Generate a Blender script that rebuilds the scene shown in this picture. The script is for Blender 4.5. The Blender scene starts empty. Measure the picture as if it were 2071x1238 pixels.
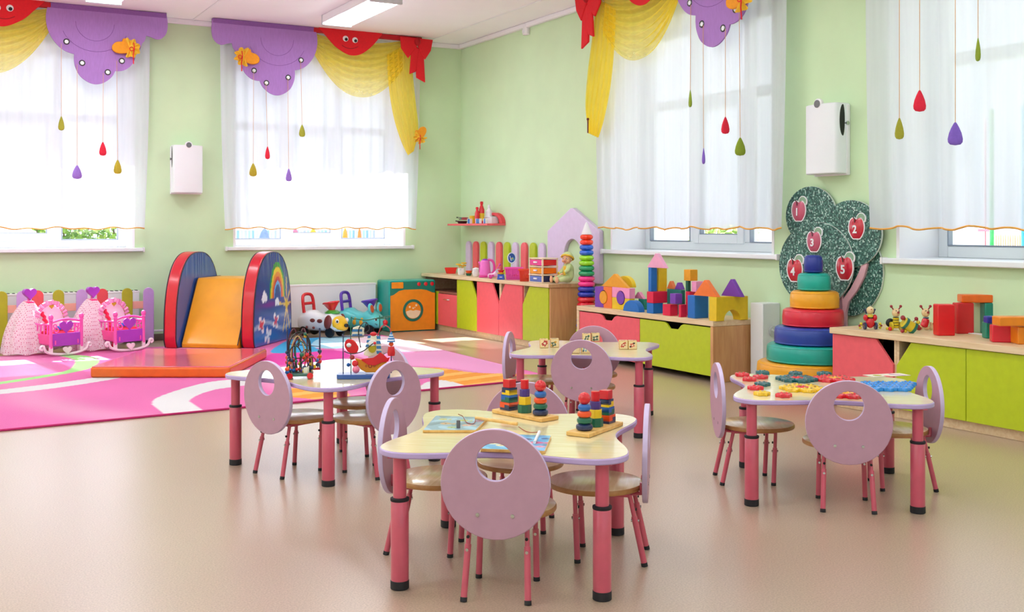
import bpy, bmesh, math, random
from mathutils import Matrix, Vector
random.seed(7)
C = bpy.context.scene.collection
SC = bpy.context.scene
R = math.radians
PI = math.pi

# ------------------------------------------------------------------ camera, sky, sun, exposure
EYE = 1.10
YAW = math.atan2(1220.5, 2178.0)            # the camera looks this far clockwise of +Y
SN, CS = math.sin(YAW), math.cos(YAW)
XR, YB, ZC = 5.467, 10.94, 3.176            # right wall, back wall, ceiling
XL, YF = -3.6, -2.6                         # left wall, wall behind the camera
FL, PX, HY = 2178.0, 1035.5, 462.0

cam = bpy.data.cameras.new('camera')
cam.sensor_width = 36.0
cam.lens = 36.0*FL/2071.0
cam.shift_y = -(619.0-HY)/2071.0
cam.clip_start = 0.05
cam.clip_end = 300
camo = bpy.data.objects.new('camera', cam)
C.objects.link(camo)
camo.location = (0, 0, EYE)
camo.rotation_euler = (PI/2, 0, -YAW)
SC.camera = camo
SC.view_settings.view_transform = 'Standard'
SC.view_settings.look = 'None'
SC.view_settings.gamma = 1
SC.view_settings.use_curve_mapping = False
SC.view_settings.exposure = 0.4

SKY = 1.6
LAMP = 16.0
SUN = 22.0
w = bpy.data.worlds.new('sky')
SC.world = w
w.use_nodes = True
nt = w.node_tree
bg = nt.nodes['Background']
bg.inputs[1].default_value = SKY
tc = nt.nodes.new('ShaderNodeTexCoord')
nz = nt.nodes.new('ShaderNodeTexNoise'); nz.inputs['Scale'].default_value = 2.2; nz.inputs['Detail'].default_value = 5
rp = nt.nodes.new('ShaderNodeValToRGB')
rp.color_ramp.elements[0].position = .38; rp.color_ramp.elements[0].color = (.78, .89, 1, 1)
rp.color_ramp.elements[1].position = .66; rp.color_ramp.elements[1].color = (1, 1, 1, 1)
nt.links.new(tc.outputs['Generated'], nz.inputs['Vector'])
nt.links.new(nz.outputs['Fac'], rp.inputs['Fac'])
nt.links.new(rp.outputs['Color'], bg.inputs['Color'])

sun = bpy.data.lights.new('sun', 'SUN'); sun.energy = SUN; sun.angle = R(.9); sun.color = (1, .98, .95)
suno = bpy.data.objects.new('sun', sun); C.objects.link(suno)
sd = Vector((.16, -1.0, -.79)).normalized()
suno.rotation_euler = sd.to_track_quat('-Z', 'Y').to_euler()
suno.location = (1, 20, 14)

# windows: (wall, from, to) along the wall
WZ0, WZ1 = 0.912, 2.86
WINS = [('back', -.02, 1.92), ('back', 2.88, 4.78), ('right', 5.87, 7.95), ('right', 2.68, 4.765), ('right', -.55, 1.53), ('back', -2.95, -1.05),
        ('front', -2.6, -.6), ('front', .2, 2.2), ('front', 3.0, 5.0), ('left', 4.2, 6.2), ('left', 1.2, 3.2)]  # front and left windows: unseen, added to bring in more daylight
for i, (wl, a, b) in enumerate(WINS):
    L = bpy.data.lights.new('daylight_portal', 'AREA'); L.shape = 'RECTANGLE'; L.size = b-a; L.size_y = WZ1-WZ0
    L.cycles.is_portal = True
    o = bpy.data.objects.new('daylight_portal', L); C.objects.link(o)
    if wl == 'back':
        o.location = ((a+b)/2, YB+.46, (WZ0+WZ1)/2); o.rotation_euler = (-PI/2, 0, 0)
    elif wl == 'front':
        o.location = ((a+b)/2, YF-.28, (WZ0+WZ1)/2); o.rotation_euler = (PI/2, 0, 0)
    elif wl == 'left':
        o.location = (XL-.28, (a+b)/2, (WZ0+WZ1)/2); o.rotation_euler = (PI/2, 0, -PI/2)
    else:
        o.location = (XR+.46, (a+b)/2, (WZ0+WZ1)/2); o.rotation_euler = (PI/2, 0, PI/2)

# ------------------------------------------------------------------ surveying: photo pixel -> point in the room
def at(px, py, z=0.0):                       # on a horizontal surface at height z
    d = (EYE-z)*FL/(py-HY); r = (px-PX)/FL*d
    return (CS*r+SN*d, -SN*r+CS*d)
def onb(px, py, y=YB):                       # on a plane parallel to the back wall -> x, z
    k = (px-PX)/FL; d = y/(CS-SN*k); r = k*d
    return (CS*r+SN*d, EYE-(py-HY)*d/FL)
def onr(px, py, x=XR):                       # on a plane parallel to the right wall -> y, z
    k = (px-PX)/FL; d = x/(CS*k+SN); r = k*d
    return (-SN*r+CS*d, EYE-(py-HY)*d/FL)
def depth(x, y): return SN*x+CS*y
def xat(px, y):                              # x of the point at this y seen in column px
    k = (px-PX)/FL
    return y*(SN+k*CS)/(CS-k*SN)

# ------------------------------------------------------------------ materials
def lin(h):
    h = h.lstrip('#')
    v = [int(h[i:i+2], 16)/255 for i in (0, 2, 4)]
    return tuple(c/12.92 if c <= .04045 else ((c+.055)/1.055)**2.4 for c in v)+(1,)
MATS = {}
def mat(name, col, rough=.45, var=.06, scale=14, bump=0, bscale=60, metal=0, coat=0, spec=.5, emit=0, sheen=0, stretch=None):
    """a Principled material whose colour drifts a little with a noise texture"""
    if name in MATS: return MATS[name]
    m = bpy.data.materials.new(name); m.use_nodes = True
    n = m.node_tree.nodes; l = m.node_tree.links
    p = n['Principled BSDF']
    p.inputs['Roughness'].default_value = rough; p.inputs['Metallic'].default_value = metal
    p.inputs['Specular IOR Level'].default_value = spec
    if coat: p.inputs['Coat Weight'].default_value = coat; p.inputs['Coat Roughness'].default_value = .12
    if sheen: p.inputs['Sheen Weight'].default_value = sheen
    c = lin(col)
    t = n.new('ShaderNodeTexCoord'); q = n.new('ShaderNodeTexNoise'); q.inputs['Scale'].default_value = scale; q.inputs['Detail'].default_value = 4
    mp = n.new('ShaderNodeMapping'); mp.inputs['Scale'].default_value = stretch or (1, 1, 1)
    l.new(t.outputs['Object'], mp.inputs['Vector']); l.new(mp.outputs['Vector'], q.inputs['Vector'])
    r = n.new('ShaderNodeValToRGB')
    r.color_ramp.elements[0].position = .3; r.color_ramp.elements[1].position = .7
    r.color_ramp.elements[0].color = tuple(min(1, x*(1-var)) for x in c[:3])+(1,)
    r.color_ramp.elements[1].color = tuple(min(1, x*(1+var)) for x in c[:3])+(1,)
    l.new(q.outputs['Fac'], r.inputs['Fac']); l.new(r.outputs['Color'], p.inputs['Base Color'])
    if bump:
        q2 = n.new('ShaderNodeTexNoise'); q2.inputs['Scale'].default_value = bscale; q2.inputs['Detail'].default_value = 3
        l.new(mp.outputs['Vector'], q2.inputs['Vector'])
        b = n.new('ShaderNodeBump'); b.inputs['Strength'].default_value = bump; b.inputs['Distance'].default_value = .01
        l.new(q2.outputs['Fac'], b.inputs['Height']); l.new(b.outputs['Normal'], p.inputs['Normal'])
    if emit:
        p.inputs['Emission Color'].default_value = c; p.inputs['Emission Strength'].default_value = emit
    MATS[name] = m
    return m
def sheer(name, col, clear=.4, back=.75, fade=0):
    """thin cloth: part of the light passes straight, part glows through, part is reflected"""
    m = bpy.data.materials.new(name); m.use_nodes = True
    n = m.node_tree.nodes; l = m.node_tree.links; n.clear()
    o = n.new('ShaderNodeOutputMaterial'); c = lin(col)
    d = n.new('ShaderNodeBsdfDiffuse'); d.inputs[0].default_value = c
    t = n.new('ShaderNodeBsdfTranslucent'); t.inputs[0].default_value = c
    x = n.new('ShaderNodeBsdfTransparent'); x.inputs[0].default_value = tuple(.5+.5*v for v in c[:3])+(1,)
    a = n.new('ShaderNodeMixShader'); a.inputs[0].default_value = back
    b = n.new('ShaderNodeMixShader')
    l.new(d.outputs[0], a.inputs[1]); l.new(t.outputs[0], a.inputs[2])
    l.new(a.outputs[0], b.inputs[1]); l.new(x.outputs[0], b.inputs[2]); l.new(b.outputs[0], o.inputs[0])
    tx = n.new('ShaderNodeTexCoord'); q = n.new('ShaderNodeTexNoise'); q.inputs['Scale'].default_value = 3
    mp = n.new('ShaderNodeMapping'); mp.inputs['Scale'].default_value = (6, 6, .25)
    rg = n.new('ShaderNodeMapRange'); rg.inputs[3].default_value = clear-.10; rg.inputs[4].default_value = clear+.10
    l.new(tx.outputs['Object'], mp.inputs[0]); l.new(mp.outputs[0], q.inputs[0]); l.new(q.outputs[0], rg.inputs[0]); l.new(rg.outputs[0], b.inputs[0])
    if fade:                                 # finer cloth, fewer layers, towards the lower edge
        sx = n.new('ShaderNodeSeparateXYZ'); fr = n.new('ShaderNodeMapRange'); fr.inputs[1].default_value = .55; fr.inputs[2].default_value = 0; fr.inputs[3].default_value = 0; fr.inputs[4].default_value = fade
        ad = n.new('ShaderNodeMath'); ad.operation = 'ADD'; ad.use_clamp = True
        l.new(tx.outputs['Generated'], sx.inputs[0]); l.new(sx.outputs['Z'], fr.inputs[0]); l.new(rg.outputs[0], ad.inputs[0]); l.new(fr.outputs[0], ad.inputs[1]); l.new(ad.outputs[0], b.inputs[0])
    MATS[name] = m
    return m
def vcol(name, rough=.5, bump=0, bscale=200, coat=0):
    """flat print: the colours come from the mesh's own colour attribute"""
    m = bpy.data.materials.new(name); m.use_nodes = True
    n = m.node_tree.nodes; l = m.node_tree.links; p = n['Principled BSDF']; p.inputs['Roughness'].default_value = rough
    if coat: p.inputs['Coat Weight'].default_value = coat
    a = n.new('ShaderNodeAttribute'); a.attribute_name = 'print'
    q = n.new('ShaderNodeTexNoise'); q.inputs['Scale'].default_value = bscale; t = n.new('ShaderNodeTexCoord'); l.new(t.outputs['Object'], q.inputs['Vector'])
    r = n.new('ShaderNodeMapRange'); r.inputs[3].default_value = .88; r.inputs[4].default_value = 1.08; l.new(q.outputs[0], r.inputs[0])
    x = n.new('ShaderNodeVectorMath'); x.operation = 'SCALE'; l.new(a.outputs['Color'], x.inputs[0]); l.new(r.outputs[0], x.inputs['Scale'])
    l.new(x.outputs[0], p.inputs['Base Color'])
    if bump:
        b = n.new('ShaderNodeBump'); b.inputs['Strength'].default_value = bump; b.inputs['Distance'].default_value = .006
        l.new(q.outputs[0], b.inputs['Height']); l.new(b.outputs[0], p.inputs['Normal'])
    return m
def wood(name, col, dark, rough=.4, sc=(2, 40, 40), coat=0):
    m = bpy.data.materials.new(name); m.use_nodes = True
    n = m.node_tree.nodes; l = m.node_tree.links; p = n['Principled BSDF']; p.inputs['Roughness'].default_value = rough
    if coat: p.inputs['Coat Weight'].default_value = coat; p.inputs['Coat Roughness'].default_value = .1
    t = n.new('ShaderNodeTexCoord'); mp = n.new('ShaderNodeMapping'); mp.inputs['Scale'].default_value = sc
    q = n.new('ShaderNodeTexNoise'); q.inputs['Scale'].default_value = 1.4; q.inputs['Detail'].default_value = 6; q.inputs['Distortion'].default_value = .6
    r = n.new('ShaderNodeValToRGB'); r.color_ramp.elements[0].position = .35; r.color_ramp.elements[1].position = .65
    r.color_ramp.elements[0].color = lin(dark); r.color_ramp.elements[1].color = lin(col)
    l.new(t.outputs['Object'], mp.inputs[0]); l.new(mp.outputs[0], q.inputs[0]); l.new(q.outputs[0], r.inputs[0]); l.new(r.outputs[0], p.inputs['Base Color'])
    MATS[name] = m
    return m

# ------------------------------------------------------------------ mesh building
class MB:
    def __init__(s): s.v = []; s.f = []; s.m = []; s.T = Matrix.Identity(4)
    def xf(s, loc=(0, 0, 0), rot=(0, 0, 0), sc=(1, 1, 1)):
        from mathutils import Euler
        s.T = Matrix.Translation(loc) @ Euler(rot).to_matrix().to_4x4() @ Matrix.Diagonal((*sc, 1)); return s
    def add(s, vs, fs, mi=0):
        k = len(s.v); s.v += [tuple(s.T @ Vector(p)) for p in vs]
        s.f += [tuple(i+k for i in f) for f in fs]; s.m += [mi]*len(fs); return s
    def box(s, x0, x1, y0, y1, z0, z1, mi=0):
        v = [(x, y, z) for z in (z0, z1) for y in (y0, y1) for x in (x0, x1)]
        return s.add(v, [(0, 2, 3, 1), (4, 5, 7, 6), (0, 1, 5, 4), (2, 6, 7, 3), (0, 4, 6, 2), (1, 3, 7, 5)], mi)
    def cbox(s, c, d, mi=0):
        return s.box(c[0]-d[0]/2, c[0]+d[0]/2, c[1]-d[1]/2, c[1]+d[1]/2, c[2]-d[2]/2, c[2]+d[2]/2, mi)
    def prism(s, pts, a, b, ax='z', mi=0, side=None):
        """extrude a 2-D outline from a to b; ax is the extrusion axis (z: x,y  y: x,z  x: y,z)"""
        f3 = {'z': lambda p, t: (p[0], p[1], t), 'y': lambda p, t: (p[0], t, p[1]), 'x': lambda p, t: (t, p[0], p[1])}[ax]
        n = len(pts); v = [f3(p, a) for p in pts]+[f3(p, b) for p in pts]
        s.add(v, [tuple(range(n))[::-1], tuple(range(n, 2*n))], mi)
        k = len(s.v)-2*n
        s.f += [(k+i, k+(i+1) % n, k+n+(i+1) % n, k+n+i) for i in range(n)]; s.m += [mi if side is None else side]*n
        return s
    def ring(s, outer, inner, a, b, ax='z', mi=0, side=None, hole=None):
        """a plate with a hole: both outlines have the same number of points"""
        f3 = {'z': lambda p, t: (p[0], p[1], t), 'y': lambda p, t: (p[0], t, p[1]), 'x': lambda p, t: (t, p[0], p[1])}[ax]
        n = len(outer); k = len(s.v)
        s.add([f3(p, a) for p in outer]+[f3(p, a) for p in inner]+[f3(p, b) for p in outer]+[f3(p, b) for p in inner], [])
        for i in range(n):
            j = (i+1) % n
            s.f += [(k+i, k+n+i, k+n+j, k+j), (k+2*n+i, k+2*n+j, k+3*n+j, k+3*n+i), (k+i, k+j, k+2*n+j, k+2*n+i), (k+n+i, k+3*n+i, k+3*n+j, k+n+j)]
            s.m += [mi, mi, mi if side is None else side, mi if side is None else side]
        return s
    def lathe(s, prof, seg=24, c=(0, 0, 0), mi=0, ax='z', caps=True):
        g = {'z': lambda r, a, z: (c[0]+r*math.cos(a), c[1]+r*math.sin(a), c[2]+z), 'y': lambda r, a, z: (c[0]+r*math.cos(a), c[1]+z, c[2]+r*math.sin(a)), 'x': lambda r, a, z: (c[0]+z, c[1]+r*math.cos(a), c[2]+r*math.sin(a))}[ax]
        v = [g(r, 2*PI*i/seg, z) for r, z in prof for i in range(seg)]
        f = [(j*seg+i, j*seg+(i+1) % seg, (j+1)*seg+(i+1) % seg, (j+1)*seg+i) for j in range(len(prof)-1) for i in range(seg)]
        if caps: f += [tuple(range(seg))[::-1], tuple((len(prof)-1)*seg+i for i in range(seg))]
        return s.add(v, f, mi)
    def cyl(s, c, r, h, seg=20, mi=0, ax='z', r2=None): return s.lathe([(r, 0), (r if r2 is None else r2, h)], seg, c, mi, ax)
    def ball(s, c, r, seg=16, rings=10, mi=0):
        rx, ry, rz = r if isinstance(r, tuple) else (r, r, r)
        v = [(c[0], c[1], c[2]-rz)]; f = []
        for j in range(1, rings):
            t = -PI/2+PI*j/rings
            v += [(c[0]+rx*math.cos(t)*math.cos(2*PI*i/seg), c[1]+ry*math.cos(t)*math.sin(2*PI*i/seg), c[2]+rz*math.sin(t)) for i in range(seg)]
        v.append((c[0], c[1], c[2]+rz)); e = len(v)-1
        f += [(0, 1+(i+1) % seg, 1+i) for i in range(seg)]
        for j in range(rings-2):
            f += [(1+j*seg+i, 1+j*seg+(i+1) % seg, 1+(j+1)*seg+(i+1) % seg, 1+(j+1)*seg+i) for i in range(seg)]
        b = 1+(rings-2)*seg
        f += [(b+i, b+(i+1) % seg, e) for i in range(seg)]
        return s.add(v, f, mi)
    def tor(s, c, Rr, r, seg=24, tube=10, ax='z', mi=0, sq=1):
        pr = [(Rr+r*math.cos(2*PI*k/tube), r*sq*math.sin(2*PI*k/tube)) for k in range(tube+1)]
        return s.lathe(pr, seg, c, mi, ax, caps=False)
    def tube(s, pts, r, seg=8, mi=0, closed=False):
        P = [Vector(p) for p in pts]; n = len(P); v = []; f = []
        rr = r if isinstance(r, (list, tuple)) else [r]*n
        up = None
        for i, p in enumerate(P):
            t = ((P[(i+1) % n] if closed or i < n-1 else p)-(P[i-1] if closed or i > 0 else p)).normalized()
            if up is None: up = Vector((0, 0, 1)) if abs(t.z) < .9 else Vector((1, 0, 0))
            a = t.cross(up).normalized(); up = a.cross(t).normalized()
            v += [tuple(p+rr[i]*(math.cos(2*PI*k/seg)*a+math.sin(2*PI*k/seg)*up)) for k in range(seg)]
        for i in range(n if closed else n-1):
            j = (i+1) % n
            f += [(i*seg+k, i*seg+(k+1) % seg, j*seg+(k+1) % seg, j*seg+k) for k in range(seg)]
        if not closed: f += [tuple(range(seg))[::-1], tuple((n-1)*seg+k for k in range(seg))]
        return s.add(v, f, mi)
    def grid(s, fn, nu, nv, mi=0):
        v = [fn(i/nu, j/nv) for j in range(nv+1) for i in range(nu+1)]
        return s.add(v, [(j*(nu+1)+i, j*(nu+1)+i+1, (j+1)*(nu+1)+i+1, (j+1)*(nu+1)+i) for j in range(nv) for i in range(nu)], mi)
    def build(s, name, mats, parent=None, bev=0, seg=2, ang=38, fix=True, solid=0, sub=0):
        me = bpy.data.meshes.new(name)
        me.from_pydata(s.v, [], s.f)
        for m in (mats if isinstance(mats, (list, tuple)) else [mats]): me.materials.append(m)
        for p, mi in zip(me.polygons, s.m): p.material_index = mi; p.use_smooth = True
        if fix:
            b = bmesh.new(); b.from_mesh(me); bmesh.ops.recalc_face_normals(b, faces=b.faces); b.to_mesh(me); b.free()
        me.set_sharp_from_angle(angle=R(ang))
        o = bpy.data.objects.new(name, me); C.objects.link(o)
        if parent: o.parent = parent
        if solid:
            q = o.modifiers.new('solid', 'SOLIDIFY'); q.thickness = solid; q.offset = 0
        if bev:
            q = o.modifiers.new('bevel', 'BEVEL'); q.width = bev; q.segments = seg; q.limit_method = 'ANGLE'; q.angle_limit = R(35)
        if sub:
            q = o.modifiers.new('sub', 'SUBSURF'); q.levels = sub; q.render_levels = sub
        return o
def paint(o, fn):
    """write the flat print (a colour per vertex) into the mesh's 'print' attribute"""
    me = o.data; a = me.color_attributes.new('print', 'FLOAT_COLOR', 'POINT')
    for i, v in enumerate(me.vertices): a.data[i].color = fn(v.co)
def thing(name, label, cat, loc=(0, 0, 0), rz=0, group=None):
    o = bpy.data.objects.new(name, None); C.objects.link(o); o.empty_display_size = .05
    o.location = loc; o.rotation_euler = (0, 0, rz); return tag(o, label, cat, group)
def tag(o, label, cat, group=None, kind=None):
    o['label'] = label; o['category'] = cat
    if group: o['group'] = group
    if kind: o['kind'] = kind
    return o
def struct(o, label=None):
    o['kind'] = 'structure'
    if label: o['label'] = label
    return o
def dup(root, label=None, loc=None, rz=None):
    """copy a thing with copies of its parts and sub-parts"""
    r = root.copy(); C.objects.link(r)
    if loc is not None: r.location = loc
    if rz is not None: r.rotation_euler = (0, 0, rz)
    if label: r['label'] = label
    for ch in list(root.children):
        c = ch.copy(); C.objects.link(c); c.parent = r
        for g in ch.children:
            d = g.copy(); C.objects.link(d); d.parent = c
    return r
def circ(cx, cy, r, n=32, a0=0, a1=2*PI, ry=None):
    full = abs(a1-a0-2*PI) < 1e-6
    return [(cx+r*math.cos(a0+(a1-a0)*i/(n if full else n-1)), cy+(ry or r)*math.sin(a0+(a1-a0)*i/(n if full else n-1))) for i in range(n)]
def smoothpoly(P, k=6):
    """closed Catmull-Rom curve through the points"""
    n = len(P); out = []
    for i in range(n):
        p0, p1, p2, p3 = P[i-1], P[i], P[(i+1) % n], P[(i+2) % n]
        for j in range(k):
            t = j/k
            out.append(tuple(.5*(2*p1[q]+(p2[q]-p0[q])*t+(2*p0[q]-5*p1[q]+4*p2[q]-p3[q])*t*t+(3*p1[q]-p0[q]-3*p2[q]+p3[q])*t**3) for q in (0, 1)))
    return out
def spline(P, k=8):
    out = []; n = len(P)
    for i in range(n-1):
        p0, p1, p2, p3 = [Vector(P[max(0, min(n-1, q))]) for q in (i-1, i, i+1, i+2)]
        for j in range(k):
            t = j/k
            out.append(tuple(.5*(2*p1+(p2-p0)*t+(2*p0-5*p1+4*p2-p3)*t*t+(3*p1-p0-3*p2+p3)*t**3)))
    return out+[tuple(P[-1])]
def inpoly(x, y, P):
    r = False; n = len(P)
    for i in range(n):
        (x1, y1), (x2, y2) = P[i], P[i-1]
        if (y1 > y) != (y2 > y) and x < (x2-x1)*(y-y1)/(y2-y1)+x1: r = not r
    return r

# ------------------------------------------------------------------ palette
M_wall = mat('wall_green', '#cfe8bd', .75, .03, 3, .08, 180)
M_ceil = mat('ceiling_white', '#f8f5f7', .8, .015, 2)
M_white = mat('white_paint', '#f1eff3', .35, .01, 4)
M_pvc = mat('white_pvc', '#eef1f6', .3, .01, 4)
M_base = mat('brown_baseboard', '#7d6a5c', .5, .12, 20)
M_lilac = mat('lilac_board', '#bf92a8', .42, .03, 30)
M_lilac2 = mat('pale_lilac_board', '#d9c6e6', .45, .03, 20)
M_coral = mat('coral_board', '#f0606a', .38, .04, 25)
M_lime = mat('lime_board', '#bccb1e', .38, .04, 25)
M_birch = wood('birch_board', '#ecd2ad', '#e0bf94', .4, (30, 3, 30))
M_birchx = wood('birch_board_across', '#ecd2ad', '#e0bf94', .38, (3, 30, 30))
M_top = wood('table_laminate', '#f1e4ba', '#e9d8a6', .17, (5, 55, 5), .55)
M_seat = wood('seat_birch', '#fbe0ac', '#eccb94', .22, (4, 45, 4), .45)
M_pine = wood('pine', '#eec377', '#e0a95a', .4, (40, 5, 40))
M_edge = mat('lilac_edge', '#c0a6d8', .4, .03, 30)
M_leg = mat('pink_metal', '#cd546b', .28, .04, 25, coat=.3)
M_cap = mat('black_rubber', '#1c1a22', .6, .1)
M_chrome = mat('chrome', '#c8c8cc', .2, .03, metal=1)
M_dark = mat('dark_gap_shade', '#1b1413', .7, .1)  # grille slots, and the shade of cabinet recesses put into the colour
M_black = mat('black_plastic', '#131318', .35, .1)
def cm(name, col, rough=.4, **k): return mat(name, col, rough, .05, 18, **k)
M_red = cm('red_gloss', '#d81827', .25, coat=.3)
M_yel = cm('yellow_gloss', '#f2c81c', .28, coat=.3)
M_blu = cm('blue_gloss', '#1760b4', .28, coat=.3)
M_grn = cm('green_gloss', '#12674f', .28, coat=.3)
M_navy = cm('navy_gloss', '#24305c', .28, coat=.3)
M_ora = cm('orange_gloss', '#f0531e', .28, coat=.3)
M_pur = cm('purple_gloss', '#4a2e86', .28, coat=.3)

# ================================================================== THE ROOM
# floor: tan linoleum with a fine speckle and a soft gloss
m = bpy.data.materials.new('linoleum'); m.use_nodes = True
n = m.node_tree.nodes; l = m.node_tree.links; p = n['Principled BSDF']
p.inputs['Roughness'].default_value = .30; p.inputs['Specular IOR Level'].default_value = .75; p.inputs['Coat Weight'].default_value = .5; p.inputs['Coat Roughness'].default_value = .28
t = n.new('ShaderNodeTexCoord')
q = n.new('ShaderNodeTexNoise'); q.inputs['Scale'].default_value = 170; q.inputs['Detail'].default_value = 3
r = n.new('ShaderNodeValToRGB'); r.color_ramp.elements[0].position = .36; r.color_ramp.elements[1].position = .64
r.color_ramp.elements[0].color = lin('#a88e79'); r.color_ramp.elements[1].color = lin('#c3aa95')
l.new(t.outputs['Object'], q.inputs[0]); l.new(q.outputs[0], r.inputs[0])
q2 = n.new('ShaderNodeTexNoise'); q2.inputs['Scale'].default_value = 1.1; q2.inputs['Detail'].default_value = 4; l.new(t.outputs['Object'], q2.inputs[0])
r2 = n.new('ShaderNodeMapRange'); r2.inputs[3].default_value = .94; r2.inputs[4].default_value = 1.06; l.new(q2.outputs[0], r2.inputs[0])
x = n.new('ShaderNodeVectorMath'); x.operation = 'SCALE'; l.new(r.outputs[0], x.inputs[0]); l.new(r2.outputs[0], x.inputs['Scale']); l.new(x.outputs[0], p.inputs['Base Color'])
b = n.new('ShaderNodeBump'); b.inputs['Strength'].default_value = .02; b.inputs['Distance'].default_value = .001; l.new(q.outputs[0], b.inputs['Height']); l.new(b.outputs[0], p.inputs['Normal'])
M_floor = m
WT = .5
struct(MB().box(XL-.3, XR+WT, YF-.3, YB+WT, -.2, 0).build('floor', M_floor))
struct(MB().box(XL-.3, XR+WT, YF-.3, YB+WT, ZC, ZC+.2).build('ceiling', M_ceil))
# seams between the ceiling panels, as thin proud strips
for k, xs in enumerate((2.47, 5.02)):
    struct(MB().box(xs-.012, xs+.012, YF, YB-.03, ZC-.006, ZC).build('trim_%d' % (k+3), M_white, bev=.002))

def wall(name, ax, a0, a1, c0, c1, holes):
    """a thick wall along ax with rectangular window openings"""
    b = MB()
    def bx(p, q, z0, z1):
        if ax == 'x': b.box(p, q, c0, c1, z0, z1)
        else: b.box(c0, c1, p, q, z0, z1)
    cur = a0
    for (h0, h1) in sorted(holes):
        bx(cur, h0, 0, ZC); bx(h0, h1, 0, WZ0-.0355); bx(h0, h1, WZ1, ZC); cur = h1
    bx(cur, a1, 0, ZC)
    return struct(b.build(name, M_wall))
wall('wall_back', 'x', XL, XR, YB, YB+WT, [(a, b) for w_, a, b in WINS if w_ == 'back'])
wall('wall_right', 'y', YF, YB+WT, XR, XR+WT, [(a, b) for w_, a, b in WINS if w_ == 'right'])
wall('wall_left', 'y', YF, YB+WT, XL-.3, XL, [(a, b) for w_, a, b in WINS if w_ == 'left'])
wall('wall_front', 'x', XL-.3, XR+WT, YF-.3, YF, [(a, b) for w_, a, b in WINS if w_ == 'front'])
struct(MB().box(XL, XR, YB-.045, YB, ZC-.05, ZC).build('trim_1', M_white, bev=.008))
struct(MB().box(XR-.045, XR, YF, YB-.045, ZC-.05, ZC).build('trim_2', M_white, bev=.008))
struct(MB().box(XL, XR, YB-.016, YB, 0, .065).build('baseboard_back', M_base, bev=.005))
struct(MB().box(XR-.016, XR, YF, YB-.016, 0, .065).build('baseboard_right', M_base, bev=.005))

def Wp(wl, u, off, z):
    """u runs to the right as seen from the room, off into the room"""
    if wl == 'front': return (-u, YF+off, z)
    if wl == 'left': return (XL+off, u, z)
    return (u, YB-off, z) if wl == 'back' else (XR-off, -u, z)
def wbox(b, wl, u0, u1, o0, o1, z0, z1, mi=0):
    p, q = Wp(wl, u0, o0, z0), Wp(wl, u1, o1, z1)
    return b.box(min(p[0], q[0]), max(p[0], q[0]), min(p[1], q[1]), max(p[1], q[1]), z0, z1, mi)
m = bpy.data.materials.new('window_glass'); m.use_nodes = True
n = m.node_tree.nodes; l = m.node_tree.links; n.clear()
o_ = n.new('ShaderNodeOutputMaterial'); tr = n.new('ShaderNodeBsdfTransparent'); gl = n.new('ShaderNodeBsdfGlossy'); gl.inputs['Roughness'].default_value = .02
mx = n.new('ShaderNodeMixShader'); tr.inputs[0].default_value = (.975, .98, .99, 1)
mx.inputs[0].default_value = .06; l.new(tr.outputs[0], mx.inputs[1]); l.new(gl.outputs[0], mx.inputs[2]); l.new(mx.outputs[0], o_.inputs[0])
M_glass = m

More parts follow.
